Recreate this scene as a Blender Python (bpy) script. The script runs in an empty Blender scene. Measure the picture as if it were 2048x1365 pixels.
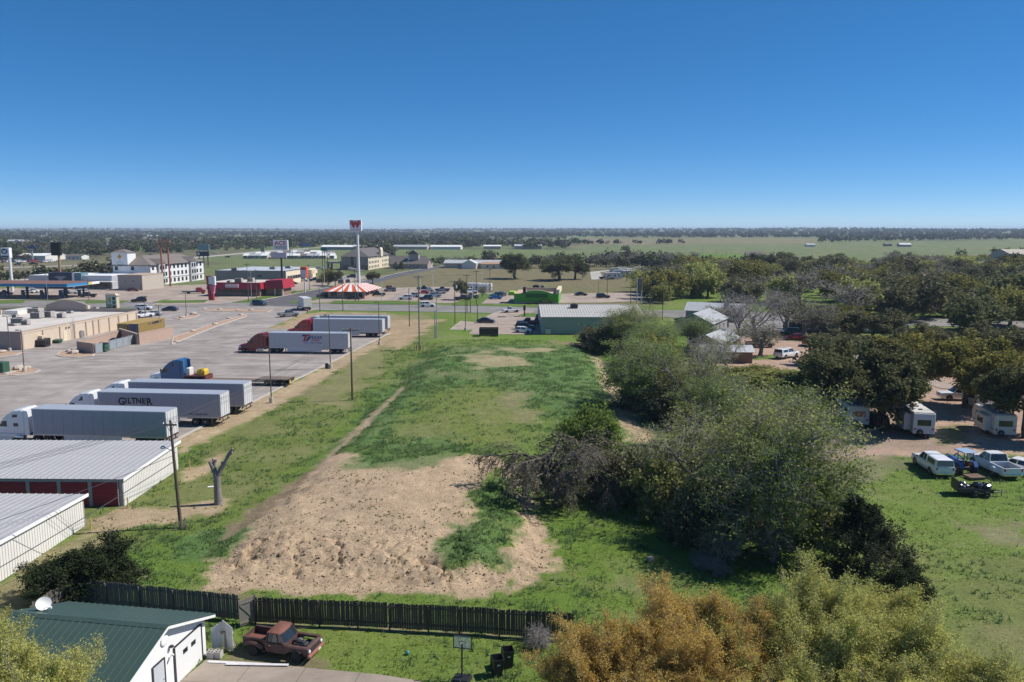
import bpy, math, random
import numpy as np
from mathutils import Vector, Matrix

# ------------------------------------------------------------------ camera, sky, sun, exposure
SC = bpy.context.scene
COL = SC.collection
CAM_H = 24.5
FPX = 1593.0                       # focal length in photo pixels (2048 wide)
TILT = math.atan((682.5 - 459.0) / FPX)
cam_d = bpy.data.cameras.new('camera')
cam = bpy.data.objects.new('camera', cam_d)
COL.objects.link(cam)
cam.location = (0, 0, CAM_H)
cam.rotation_euler = (math.pi / 2 - TILT, 0, 0)
cam_d.sensor_width = 36.0
cam_d.lens = 36.0 * FPX / 2048.0
cam_d.clip_start = 0.5
cam_d.clip_end = 60000
SC.camera = cam

SUN_EL = math.radians(48.5)
SUN_AZ = math.atan2(0.985, 0.17)   # clockwise from +Y (away from the camera) to +X (right)
sun_vec = Vector((math.sin(SUN_AZ) * math.cos(SUN_EL), math.cos(SUN_AZ) * math.cos(SUN_EL), math.sin(SUN_EL)))
world = bpy.data.worlds.new('World')
SC.world = world
world.use_nodes = True
wn = world.node_tree
bg = wn.nodes['Background']
sky = wn.nodes.new('ShaderNodeTexSky')
sky.sky_type = 'NISHITA'
sky.sun_disc = False
sky.sun_elevation = SUN_EL
sky.sun_rotation = SUN_AZ
sky.altitude = 6000
sky.air_density = 1.0
sky.dust_density = 0.0
sky.ozone_density = 6.0
hs = wn.nodes.new('ShaderNodeHueSaturation')
hs.inputs['Saturation'].default_value = 1.35
ga = wn.nodes.new('ShaderNodeGamma')
ga.inputs[1].default_value = 0.75
wn.links.new(sky.outputs[0], ga.inputs[0])
wn.links.new(ga.outputs[0], hs.inputs['Color'])
wn.links.new(hs.outputs[0], bg.inputs[0])
bg.inputs[1].default_value = 0.15
sl = bpy.data.lights.new('sun', 'SUN')
sl.energy = 4.7
sl.angle = math.radians(0.53)
sl.color = (1.0, 0.945, 0.87)
so = bpy.data.objects.new('sun', sl)
COL.objects.link(so)
so.location = (60, 40, 80)
so.rotation_euler = (-sun_vec).to_track_quat('-Z', 'Y').to_euler()
SC.view_settings.view_transform = 'Standard'
SC.view_settings.look = 'None'
SC.view_settings.exposure = 0.3
SC.view_settings.gamma = 1.0
SC.view_settings.use_curve_mapping = False
try:
    SC.cycles.max_bounces = 6
    SC.cycles.transparent_max_bounces = 6
    SC.cycles.volume_bounces = 1
    SC.cycles.use_denoising = True
except Exception:
    pass

rng = np.random.default_rng(7)
random.seed(7)

# ------------------------------------------------------------------ photo pixel -> ground point
def G(px, py, z=0.0):
    u = (px - 1024.0) / FPX
    v = (682.5 - py) / FPX
    dy = math.cos(TILT) + v * math.sin(TILT)
    dz = -math.sin(TILT) + v * math.cos(TILT)
    t = (z - CAM_H) / dz
    return (u * t, dy * t)

def ZAT(py, Y):
    return CAM_H - Y * math.tan(TILT - math.atan((682.5 - py) / FPX))

def MPP(Y, z=0.0):                  # metres per photo pixel at a depth
    return (Y * math.cos(TILT) + (CAM_H - z) * math.sin(TILT)) / FPX

# ------------------------------------------------------------------ materials
MATS = {}
def _nodes(name):
    m = bpy.data.materials.new(name)
    m.use_nodes = True
    return m, m.node_tree, m.node_tree.nodes['Principled BSDF']

def mat(name, col, rough=0.7, metal=0.0, var=0.12, scale=3.0, bump=0.0, bscale=30.0, dirt=0.0, spec=0.5, coat=0.0, emit=0.0):
    if name in MATS:
        return MATS[name]
    m, nt, b = _nodes(name)
    b.inputs['Roughness'].default_value = rough
    b.inputs['Metallic'].default_value = metal
    b.inputs['Specular IOR Level'].default_value = spec
    if coat:
        b.inputs['Coat Weight'].default_value = coat
        b.inputs['Coat Roughness'].default_value = 0.08
    N = nt.nodes.new
    L = nt.links.new
    tc = N('ShaderNodeTexCoord')
    no = N('ShaderNodeTexNoise')
    no.inputs['Scale'].default_value = scale
    no.inputs['Detail'].default_value = 6
    no.inputs['Roughness'].default_value = 0.65
    L(tc.outputs['Object'], no.inputs['Vector'])
    mr = N('ShaderNodeMapRange')
    mr.inputs[1].default_value = 0.25
    mr.inputs[2].default_value = 0.75
    mr.inputs[3].default_value = 1.0 - var
    mr.inputs[4].default_value = 1.0 + var
    L(no.outputs[0], mr.inputs[0])
    mx = N('ShaderNodeMix')
    mx.data_type = 'RGBA'
    mx.blend_type = 'MULTIPLY'
    mx.inputs[0].default_value = 1.0
    mx.inputs[6].default_value = (*col, 1)
    L(mr.outputs[0], mx.inputs[7])
    out = mx.outputs[2]
    if dirt:
        n2 = N('ShaderNodeTexNoise')
        n2.inputs['Scale'].default_value = scale * 0.37
        n2.inputs['Detail'].default_value = 8
        n2.inputs['Roughness'].default_value = 0.7
        L(tc.outputs['Object'], n2.inputs['Vector'])
        r2 = N('ShaderNodeMapRange')
        r2.inputs[1].default_value = 0.48
        r2.inputs[2].default_value = 0.72
        r2.inputs[3].default_value = 0.0
        r2.inputs[4].default_value = dirt
        L(n2.outputs[0], r2.inputs[0])
        m2 = N('ShaderNodeMix')
        m2.data_type = 'RGBA'
        L(r2.outputs[0], m2.inputs[0])
        L(out, m2.inputs[6])
        m2.inputs[7].default_value = (0.16, 0.125, 0.09, 1)
        out = m2.outputs[2]
    L(out, b.inputs['Base Color'])
    if bump:
        n3 = N('ShaderNodeTexNoise')
        n3.inputs['Scale'].default_value = bscale
        n3.inputs['Detail'].default_value = 4
        L(tc.outputs['Object'], n3.inputs['Vector'])
        bp = N('ShaderNodeBump')
        bp.inputs['Strength'].default_value = bump
        bp.inputs['Distance'].default_value = 0.05
        L(n3.outputs[0], bp.inputs['Height'])
        L(bp.outputs[0], b.inputs['Normal'])
    if emit:
        b.inputs['Emission Color'].default_value = (*col, 1)
        b.inputs['Emission Strength'].default_value = emit
    MATS[name] = m
    return m

def paint(name, col):
    return mat('paint_' + name, col, rough=0.32, var=0.05, scale=2.0, coat=0.5, dirt=0.10)

def leafmat(name, cols, tr=0.35, objvar=0.25):
    if name in MATS:
        return MATS[name]
    m, nt, b = _nodes(name)
    N = nt.nodes.new
    L = nt.links.new
    nt.nodes.remove(b)
    geo = N('ShaderNodeNewGeometry')
    cr = N('ShaderNodeValToRGB')
    cr.color_ramp.interpolation = 'LINEAR'
    els = cr.color_ramp.elements
    while len(els) < len(cols):
        els.new(0.5)
    for i, c in enumerate(cols):
        els[i].position = i / (len(cols) - 1)
        els[i].color = (*c, 1)
    L(geo.outputs['Random Per Island'], cr.inputs[0])
    oi = N('ShaderNodeObjectInfo')
    mr = N('ShaderNodeMapRange')
    mr.inputs[3].default_value = 1 - objvar
    mr.inputs[4].default_value = 1 + objvar
    L(oi.outputs['Random'], mr.inputs[0])
    mx = N('ShaderNodeMix')
    mx.data_type = 'RGBA'
    mx.blend_type = 'MULTIPLY'
    mx.inputs[0].default_value = 1
    L(cr.outputs[0], mx.inputs[6])
    L(mr.outputs[0], mx.inputs[7])
    d = N('ShaderNodeBsdfDiffuse')
    t = N('ShaderNodeBsdfTranslucent')
    L(mx.outputs[2], d.inputs[0])
    L(mx.outputs[2], t.inputs[0])
    ms = N('ShaderNodeMixShader')
    ms.inputs[0].default_value = tr
    L(d.outputs[0], ms.inputs[1])
    L(t.outputs[0], ms.inputs[2])
    L(ms.outputs[0], nt.nodes['Material Output'].inputs[0])
    MATS[name] = m
    return m

WHITE = mat('white_paint', (0.80, 0.80, 0.78), 0.5, var=0.04, dirt=0.12)
OFFWHITE = mat('off_white', (0.66, 0.64, 0.59), 0.6, var=0.06, dirt=0.15)
BLACK = mat('black_plastic', (0.018, 0.018, 0.02), 0.45, var=0.1)
DARK = mat('dark_steel', (0.045, 0.045, 0.05), 0.5, metal=0.3)
GLASS = mat('dark_glass', (0.02, 0.026, 0.03), 0.06, var=0.05, spec=0.8)
TYRE = mat('tyre_rubber', (0.022, 0.022, 0.023), 0.85)
RIM = mat('alloy_rim', (0.55, 0.56, 0.58), 0.35, metal=0.7)
CHROME = mat('chrome', (0.7, 0.7, 0.72), 0.2, metal=0.95, var=0.02)
LAMP = mat('lamp_lens', (0.75, 0.78, 0.8), 0.15)
REDLAMP = mat('red_lens', (0.42, 0.015, 0.012), 0.2)
STEEL = mat('galvanised_steel', (0.45, 0.46, 0.47), 0.45, metal=0.6, dirt=0.2)
WOODP = mat('creosote_wood', (0.115, 0.082, 0.058), 0.9, var=0.3, scale=6, bump=0.4)
WOODG = mat('weathered_wood', (0.19, 0.175, 0.155), 0.9, var=0.3, scale=8, bump=0.4)
CONC = mat('concrete', (0.44, 0.41, 0.37), 0.9, var=0.12, scale=2, dirt=0.25, bump=0.2)
WIRE = mat('wire', (0.12, 0.12, 0.13), 0.5, metal=0.4)

# ------------------------------------------------------------------ mesh builder
class MB:
    def __init__(s):
        s.v = []; s.f = []; s.m = []
    def poly(s, pts, mi=0):
        n = len(s.v)
        s.v.extend([tuple(p) for p in pts])
        s.f.append(tuple(range(n, n + len(pts))))
        s.m.append(mi)
        return s
    def box(s, x0, x1, y0, y1, z0, z1, mi=0, tx=0.0, ty=0.0):
        n = len(s.v)
        s.v += [(x0, y0, z0), (x1, y0, z0), (x1, y1, z0), (x0, y1, z0),
                (x0 + tx, y0 + ty, z1), (x1 - tx, y0 + ty, z1), (x1 - tx, y1 - ty, z1), (x0 + tx, y1 - ty, z1)]
        for q in ((0, 3, 2, 1), (4, 5, 6, 7), (0, 1, 5, 4), (1, 2, 6, 5), (2, 3, 7, 6), (3, 0, 4, 7)):
            s.f.append(tuple(n + i for i in q)); s.m.append(mi)
        return s
    def bbox(s, x0, x1, y0, y1, z0, z1, c=0.02, mi=0):       # box with chamfered edges
        hx, hy, hz = (x1 - x0) / 2, (y1 - y0) / 2, (z1 - z0) / 2
        c = min(c, hx * .9, hy * .9, hz * .9)
        cx, cy, cz = (x0 + x1) / 2, (y0 + y1) / 2, (z0 + z1) / 2
        rings = []
        for z, k in ((-hz, c), (-hz + c, 0), (hz - c, 0), (hz, c)):
            a, b = hx - k, hy - k
            rings.append([(cx + px, cy + py, cz + z) for px, py in
                          ((a - c * .6, -b), (a, -b + c * .6), (a, b - c * .6), (a - c * .6, b), (-a + c * .6, b), (-a, b - c * .6), (-a, -b + c * .6), (-a + c * .6, -b))])
        return s.loft(rings, mi=mi)
    def loft(s, rings, cap=True, mi=0, closed=True):
        n = len(s.v); k = len(rings[0])
        for r in rings:
            s.v.extend([tuple(p) for p in r])
        for i in range(len(rings) - 1):
            for j in range(k if closed else k - 1):
                a = n + i * k + j; b = n + i * k + (j + 1) % k
                s.f.append((a, b, b + k, a + k)); s.m.append(mi)
        if cap:
            s.f.append(tuple(n + j for j in reversed(range(k)))); s.m.append(mi)
            s.f.append(tuple(n + (len(rings) - 1) * k + j for j in range(k))); s.m.append(mi)
        return s
    def tube(s, p0, p1, r0, r1=None, n=8, mi=0, cap=True):
        r1 = r0 if r1 is None else r1
        p0 = Vector(p0); p1 = Vector(p1)
        d = (p1 - p0)
        if d.length < 1e-6:
            return s
        d.normalize()
        u = d.orthogonal().normalized(); w = d.cross(u)
        rings = []
        for p, r in ((p0, r0), (p1, r1)):
            rings.append([p + (u * math.cos(2 * math.pi * i / n) + w * math.sin(2 * math.pi * i / n)) * r for i in range(n)])
        return s.loft(rings, cap=cap, mi=mi)
    def pipe(s, pts, r, n=6, mi=0):
        for a, b in zip(pts[:-1], pts[1:]):
            s.tube(a, b, r, r, n, mi)
        return s
    def lathe(s, prof, n=12, mi=0, c=(0, 0, 0), axis='z'):
        rings = []
        for r, h in prof:
            ring = []
            for i in range(n):
                a = 2 * math.pi * i / n
                if axis == 'z':
                    ring.append((c[0] + r * math.cos(a), c[1] + r * math.sin(a), c[2] + h))
                else:
                    ring.append((c[0] + r * math.cos(a), c[1] + h, c[2] + r * math.sin(a)))
            rings.append(ring)
        return s.loft(rings, mi=mi)
    def prism_y(s, prof, y0, y1, mi=0, ch=0.0, sh=0.0):      # (x,z) outline extruded across y; edges chamfered by ch
        if ch <= 0:
            return s.loft([[(x, y0, z) for x, z in prof], [(x, y1, z) for x, z in prof]], mi=mi)
        cx = sum(p[0] for p in prof) / len(prof); cz = sum(p[1] for p in prof) / len(prof)
        kx = max(abs(p[0] - cx) for p in prof); kz = max(abs(p[1] - cz) for p in prof)
        ins = [(cx + (x - cx) * (1 - ch / kx), cz + (z - cz) * (1 - ch / kz)) for x, z in prof]
        return s.loft([[(x, y0, z) for x, z in ins], [(x, y0 + ch, z) for x, z in prof], [(x, y1 - ch, z) for x, z in prof], [(x, y1, z) for x, z in ins]], mi=mi)
    def prism_z(s, poly, z0, z1, mi=0):
        return s.loft([[(x, y, z0) for x, y in poly], [(x, y, z1) for x, y in poly]], mi=mi)
    def mesh(s, name, mats, smooth=False):
        me = bpy.data.meshes.new(name)
        me.from_pydata(s.v, [], s.f)
        if not isinstance(mats, (list, tuple)):
            mats = [mats]
        for m in mats:
            me.materials.append(m)
        if len(mats) > 1:
            me.polygons.foreach_set('material_index', s.m)
        if smooth:
            me.polygons.foreach_set('use_smooth', [True] * len(me.polygons))
            try:
                me.set_sharp_from_angle(angle=math.radians(40))
            except Exception:
                pass
        me.update()
        return me
    def build(s, name, mats, parent=None, smooth=False, loc=None, rz=0.0):
        o = bpy.data.objects.new(name, s.mesh(name, mats, smooth))
        COL.objects.link(o)
        if parent is not None:
            o.parent = parent
        if loc is not None:
            o.location = loc
        if rz:
            o.rotation_euler = (0, 0, rz)
        return o

def put(name, me, parent=None, loc=(0, 0, 0), rot=(0, 0, 0), scale=(1, 1, 1)):
    o = bpy.data.objects.new(name, me)
    COL.objects.link(o)
    o.parent = parent
    o.location = loc
    o.rotation_euler = rot
    o.scale = scale
    return o

def tag(o, label, cat, group=None):
    o['label'] = label
    o['category'] = cat
    if group:
        o['group'] = group
    return o

def thing(name, label, cat, loc=(0, 0, 0), rz=0.0, group=None):
    o = bpy.data.objects.new(name, None)
    COL.objects.link(o)
    o.empty_display_size = 0.3
    o.location = loc
    o.rotation_euler = (0, 0, rz)
    return tag(o, label, cat, group)

KIDS = {}
def copy_tree(root, loc, rz=0.0, label=None, group=None, scale=None):
    def rec(o, par):
        c = o.copy()
        COL.objects.link(c)
        c.parent = par
        for ch in o.children:
            rec(ch, c)
        return c
    c = rec(root, None)
    c.location = loc
    c.rotation_euler = (0, 0, rz)
    if scale is not None:
        c.scale = scale
    if label:
        c['label'] = label
    if group:
        c['group'] = group
    return c

def np_mesh(name, verts, faces_list, mats, matidx=None, cols=None, smooth=False):
    """fast mesh from numpy: faces_list = list of (M,k) int arrays"""
    me = bpy.data.meshes.new(name)
    verts = np.asarray(verts, dtype=np.float32)
    me.vertices.add(len(verts))
    me.vertices.foreach_set('co', verts.ravel())
    tot = sum(f.size for f in faces_list)
    npoly = sum(len(f) for f in faces_list)
    loops = np.concatenate([f.ravel() for f in faces_list]).astype(np.int32)
    ks = np.concatenate([np.full(len(f), f.shape[1], np.int32) for f in faces_list])
    st = np.zeros(npoly, np.int32)
    st[1:] = np.cumsum(ks)[:-1]
    me.loops.add(tot)
    me.loops.foreach_set('vertex_index', loops)
    me.polygons.add(npoly)
    me.polygons.foreach_set('loop_start', st)
    me.polygons.foreach_set('loop_total', ks)
    if not isinstance(mats, (list, tuple)):
        mats = [mats]
    for m in mats:
        me.materials.append(m)
    if matidx is not None:
        me.polygons.foreach_set('material_index', np.asarray(matidx, np.int32))
    if smooth:
        me.polygons.foreach_set('use_smooth', np.ones(npoly, bool))
    if cols is not None:
        a = me.color_attributes.new('gcol', 'FLOAT_COLOR', 'POINT')
        c4 = np.ones((len(verts), 4), np.float32)
        c4[:, :3] = cols
        a.data.foreach_set('color', c4.ravel())
    me.update(calc_edges=True)
    me.validate()
    return me

def text_mesh(s, size, material, shear=0.0, sx=1.0, bold=0.0, align='CENTER'):
    cu = bpy.data.curves.new('lettering', 'FONT')
    cu.body = s
    cu.size = size
    cu.align_x = align
    cu.shear = shear
    cu.offset = bold
    cu.resolution_u = 3
    o = bpy.data.objects.new('lettering_tmp', cu)
    COL.objects.link(o)
    bpy.context.view_layer.update()
    dg = bpy.context.evaluated_depsgraph_get()
    me = bpy.data.meshes.new_from_object(o.evaluated_get(dg))
    bpy.data.objects.remove(o)
    me.name = 'lettering'
    me.materials.clear()
    me.materials.append(material)
    for v in me.vertices:
        v.co.x *= sx
    return me

# ------------------------------------------------------------------ value noise (numpy)
def vnoise(x, y, seed=0):
    r = np.random.default_rng(seed)
    tab = r.random((256, 256))
    xi = np.floor(x).astype(int); yi = np.floor(y).astype(int)
    fx = x - xi; fy = y - yi
    fx = fx * fx * (3 - 2 * fx); fy = fy * fy * (3 - 2 * fy)
    a = tab[xi & 255, yi & 255]; b = tab[(xi + 1) & 255, yi & 255]
    c = tab[xi & 255, (yi + 1) & 255]; d = tab[(xi + 1) & 255, (yi + 1) & 255]
    return (a * (1 - fx) + b * fx) * (1 - fy) + (c * (1 - fx) + d * fx) * fy

def fbm(x, y, seed=0, oct=4):
    s = 0; a = 0.5; t = 0
    for i in range(oct):
        s = s + a * vnoise(x * 2 ** i + 17.3 * i, y * 2 ** i - 9.1 * i, seed + i)
        t += a; a *= 0.5
    return s / t

def sdist(x, y, poly):
    """signed distance, negative inside"""
    p = np.array(poly, float)
    d = np.full(x.shape, 1e18)
    inside = np.zeros(x.shape, bool)
    n = len(p)
    for i in range(n):
        ax, ay = p[i]; bx, by = p[(i + 1) % n]
        ex, ey = bx - ax, by - ay
        wx, wy = x - ax, y - ay
        t = np.clip((wx * ex + wy * ey) / (ex * ex + ey * ey + 1e-12), 0, 1)
        dx, dy = wx - ex * t, wy - ey * t
        d = np.minimum(d, dx * dx + dy * dy)
        c = ((ay > y) != (by > y))
        with np.errstate(divide='ignore', invalid='ignore'):
            xx = ax + (y - ay) * ex / (ey if abs(ey) > 1e-12 else 1e-12)
        inside ^= (c & (x < xx))
    d = np.sqrt(d)
    return np.where(inside, -d, d)

def sstep(a, b, x):
    t = np.clip((x - a) / (b - a), 0, 1)
    return t * t * (3 - 2 * t)

def PX(pts, z=0.0):
    return [G(*p) if len(p) > 2 else G(*p, z) for p in pts]
# ------------------------------------------------------------------ ground, terrain, roads
GRASS = (0.122, 0.190, 0.034); OLIVE = (0.132, 0.170, 0.042); DRY = (0.26, 0.215, 0.125)
DIRT = (0.418, 0.312, 0.205); SOIL = (0.23, 0.168, 0.113); WEED = (0.100, 0.172, 0.055)
GRAVEL = (0.385, 0.272, 0.205); FIELD = (0.135, 0.162, 0.066); SCRUB = (0.135, 0.128, 0.072)
MOUND = PX([(410, 1150), (470, 1174), (560, 1172), (700, 1174), (830, 1180), (950, 1184), (1040, 1167), (1100, 1140),
            (1092, 1080), (1075, 1005), (1130, 930), (1310, 872), (1262, 820), (1242, 790), (1212, 735), (1190, 692),
            (1100, 685), (1000, 683), (900, 685), (850, 692), (815, 735), (770, 790), (700, 850), (640, 900), (560, 978), (495, 1015), (435, 1095)])

def hills(x, y):
    r = np.hypot(x, y)
    n = fbm(x / 1700 + 40, y / 1700 + 12, 31, 3)
    return sstep(900, 6500, r) * (n - 0.22) * 46

def mound_h(x, y):
    wx = x + (fbm(x / 2.2, y / 2.2, 5, 3) - 0.5) * 2.0
    wy = y + (fbm(x / 2.2, y / 2.2, 9, 3) - 0.5) * 2.0
    sd = sdist(wx, wy, MOUND)
    h = 1.15 * sstep(0.0, 5.5, -sd) + 0.30 * sstep(4, 14, -sd)
    # erosion gullies running down the front bank
    front = sstep(0.2, 1.4, -sd) * (1 - sstep(4.5, 8.5, -sd)) * (1 - sstep(57, 62, y))
    wob = fbm(x / 1.3, y / 1.1, 14, 3) * 2.4
    g = np.abs(vnoise(x * 0.72 + wob, y * 0.16, 21) - 0.5)
    g2 = np.abs(vnoise(x * 1.7 + wob * 1.6, y * 0.3, 22) - 0.5)
    h = h - front * (0.62 * np.exp(-(g / 0.022) ** 2) * sstep(.30, .48, fbm(x / 3.1, y / 9, 41, 2)) + 0.22 * np.exp(-(g2 / 0.022) ** 2) * sstep(.42, .55, fbm(x / 2.2, y / 5, 43, 2)))
    h = h + sstep(-1.0, 1.0, -sd) * ((fbm(x / 1.6, y / 1.6, 3, 4) - 0.5) * 0.20 + (fbm(x / 0.35, y / 0.35, 4, 2) - 0.5) * 0.13 * (0.3 + front))
    h = h + (fbm(x / 3.0, y / 3.0, 8, 4) - 0.5) * 0.14
    return h, sd

LAYERS = [  # world polygon, colour, soft edge (m), raggedness (m), strength
    (PX([(-300, 598), (250, 575), (545, 500), (700, 495), (700, 560), (300, 612), (-300, 660)]), FIELD, 6, 8, 1),
    (PX([(690, 560), (850, 536), (1000, 528), (1180, 528), (1260, 545), (1290, 612), (880, 606), (700, 590)]), (0.172, 0.150, 0.082), 8, 14, 1),
    (PX([(960, 585), (1090, 571), (1290, 580), (1290, 612), (1000, 605)]), (0.155, 0.152, 0.068), 5, 9, 0.8),
    (PX([(800, 499), (1190, 500), (1180, 523), (1000, 522), (800, 520)]), (0.130, 0.168, 0.062), 10, 18, 1),
    (PX([(1150, 492), (1600, 488), (2250, 480), (2250, 500), (1960, 508), (1640, 534), (1390, 528), (1180, 522)]), (0.138, 0.168, 0.072), 12, 25, 1),
    (PX([(1150, 478.5), (1640, 479), (1620, 488), (1180, 490)]), (0.20, 0.172, 0.098), 15, 40, 0.9),
    (PX([(1390, 507), (1480, 509), (1500, 516), (1380, 518)]), (0.105, 0.185, 0.03), 6, 6, 1),
    (PX([(400, 480), (545, 488), (545, 496), (380, 496)]), (0.13, 0.16, 0.06), 15, 30, 0.8),
    # lots of the near ground
    (PX([(1170, 645), (1300, 640), (1310, 720), (1260, 800), (1215, 740)]), (0.125, 0.205, 0.030), 2, 3, 1),
    (PX([(1085, 1170), (1150, 960), (1420, 960), (1700, 1080), (1600, 1260), (1100, 1300)]), (0.115, 0.182, 0.030), 2, 3, 1),
    (PX([(1640, 940), (2300, 920), (2300, 1500), (1700, 1500), (1640, 1200)]), (0.135, 0.200, 0.040), 2, 5, 1),
    (PX([(1800, 1120), (2300, 1060), (2300, 1400), (1950, 1300)]), (0.175, 0.165, 0.075), 3, 6, 0.5),
    (PX([(1900, 1040), (2080, 1030), (2080, 1090), (1960, 1085)]), (0.22, 0.19, 0.12), 1.5, 4, 0.7),
    (PX([(330, 940), (560, 800), (720, 700), (800, 640), (900, 640), (850, 692), (640, 900), (495, 1015), (300, 1100), (180, 1110), (170, 1060)]), OLIVE, 1.5, 3, 1),
    (PX([(600, 800), (690, 720), (820, 640), (850, 650), (760, 730), (660, 820)]), DRY, 1.5, 5, 0.55),
    (PX([(170, 1040), (250, 1015), (330, 1018), (440, 1000), (430, 1030), (260, 1055), (180, 1068)]), DIRT, 0.8, 1.6, 0.9),
    (PX([(-40, 1200), (60, 1110), (220, 1060), (230, 1078), (90, 1180), (0, 1260)]), DRY, 0.6, 1.2, 0.8),
    (PX([(370, 945), (440, 905), (450, 915), (400, 960), (375, 965)]), DIRT, 0.6, 1.2, 0.85),
    (PX([(345, 884), (505, 806), (590, 762), (712, 701), (800, 660), (812, 664), (720, 712), (600, 790), (520, 830), (420, 880), (360, 906)]), DIRT, 0.6, 1.3, 0.9),
    (PX([(533, 658), (560, 648), (606, 628), (640, 624), (770, 627), (840, 640), (880, 640), (850, 660), (800, 700), (770, 690), (780, 668), (690, 664)]), (0.355, 0.265, 0.165), 1.2, 3, 1),
    (PX([(640, 626), (860, 630), (850, 642), (760, 640), (640, 634)]), (0.23, 0.20, 0.11), 1.0, 3, 0.8),
    (PX([(885, 686), (905, 660), (930, 645), (1085, 668), (1190, 668), (1190, 692)]), (0.135, 0.205, 0.036), 1.5, 2, 1),
    (PX([(1085, 690), (1160, 684), (1200, 694), (1150, 704)]), SOIL, 1.0, 3, 0.9),
    # mound: weeds over most of it, bare earth on the near third
    (PX([(850, 692), (1190, 690), (1240, 790), (1310, 872), (1130, 930), (1075, 1005), (1092, 1080), (1100, 1140), (410, 1150), (495, 1015), (700, 850)], 1.3), (0.125, 0.178, 0.042), 1.5, 2, 1),
    (PX([(790, 740), (870, 692), (1190, 690), (1240, 790), (1300, 860), (1180, 900), (1100, 830), (960, 760), (850, 790), (770, 880), (690, 920), (640, 905)], 1.3), WEED, 2.0, 4, 0.95),
    (PX([(900, 705), (1070, 703), (1050, 728), (960, 740), (890, 726)], 1.3), DIRT, 1.6, 9, 0.6),
    (PX([(960, 800), (1060, 790), (1090, 850), (1000, 860)], 1.3), DRY, 1.5, 5, 0.6),
    (PX([(860, 770), (1000, 780), (1010, 880), (820, 880)], 1.3), (0.158, 0.186, 0.050), 2, 5, 0.7),
    (PX([(405, 1165, 0), (440, 1100, .5), (500, 1040, .6), (570, 985, .7), (640, 905), (700, 892), (745, 930), (830, 920), (900, 908), (1005, 915), (975, 955), (935, 985), (960, 1030), (885, 1085), (900, 1112), (990, 1115), (1040, 1060), (1030, 990), (1000, 925), (1030, 930), (1065, 990), (1098, 1080, .5), (1112, 1150, 0), (950, 1192, 0), (440, 1184, 0)], 1.3), DIRT, 0.5, 1.4, 1),
    (PX([(880, 1085), (905, 1050), (1000, 1055), (1010, 1105), (900, 1112)], 1.3), WEED, 0.8, 1.5, 0.9),
    (PX([(940, 985), (1000, 950), (1035, 960), (1045, 1040), (1000, 1060), (960, 1020)], 1.3), (0.10, 0.175, 0.044), 0.8, 1.5, 0.95),
    (PX([(345, 1080), (400, 1062), (500, 1050), (500, 1080), (420, 1120), (360, 1118)]), WEED, 0.8, 1.0, 1),
    (PX([(760, 935), (690, 930), (750, 890), (900, 870), (930, 905), (830, 940)], 1.3), WEED, 1.0, 1.8, 0.8),
    (PX([(440, 1050), (480, 1005), (570, 950), (640, 908), (600, 960), (500, 1025)], 1.3), SOIL, 0.6, 1.5, 0.85),
    (PX([(640, 905), (700, 850), (770, 790), (805, 760), (812, 766), (775, 805), (715, 862), (655, 912)], 1.3), DIRT, 0.5, 0.9, 0.85),
    (PX([(1185, 702), (1200, 700), (1246, 790), (1320, 850), (1310, 885), (1240, 850), (1225, 795)], 1.3), DIRT, 0.8, 1.8, 0.85),
    (PX([(405, 1150), (470, 1140), (520, 1172), (470, 1188), (430, 1176)], 1.3), SOIL, 0.5, 1.2, 0.6),
    # trailer park on the right
    (PX([(1690, 770), (1800, 745), (2300, 720), (2300, 915), (1900, 905), (1640, 925), (1640, 890), (1690, 850)]), GRAVEL, 1.2, 2, 1),
    (PX([(1770, 830), (1860, 860), (1900, 905), (1650, 905), (1660, 860)]), (0.30, 0.235, 0.185), 1.5, 3, 0.8),
    (PX([(1880, 855), (1935, 850), (1940, 885), (1870, 890)]), (0.15, 0.155, 0.06), 0.8, 1.8, 0.85),
    (PX([(1640, 922), (1760, 916), (1880, 918), (1760, 960), (1660, 970)]), (0.20, 0.18, 0.11), 1.2, 2.5, 0.75),
    (PX([(1960, 905), (2200, 896), (2200, 908), (1980, 914)]), (0.44, 0.33, 0.22), 0.8, 2, 0.7),
    (PX([(1420, 730), (1450, 676), (1640, 664), (1645, 720), (1600, 740), (1500, 742)]), GRAVEL, 1.0, 2, 1),
    (PX([(1500, 716), (1560, 706), (1560, 716), (1510, 722)]), GRASS, 0.6, 0.8, 0.9),
    (PX([(1565, 672), (1640, 674), (1640, 684), (1580, 682)]), GRASS, 0.6, 0.8, 0.9),
    # the yard in front of the fence
    (PX([(380, 1500), (420, 1300), (512, 1250), (780, 1262), (1200, 1288), (1200, 1500)]), (0.150, 0.205, 0.042), 0.6, 0.8, 1),
    (PX([(440, 1330), (470, 1290), (540, 1300), (640, 1310), (660, 1330), (600, 1345), (480, 1338)]), (0.20, 0.165, 0.10), 0.4, 0.8, 0.8),
    (PX([(512, 1244), (780, 1255), (1200, 1283), (1200, 1290), (780, 1262), (512, 1251)]), (0.27, 0.20, 0.13), 0.25, 0.4, 0.8),
]

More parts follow.
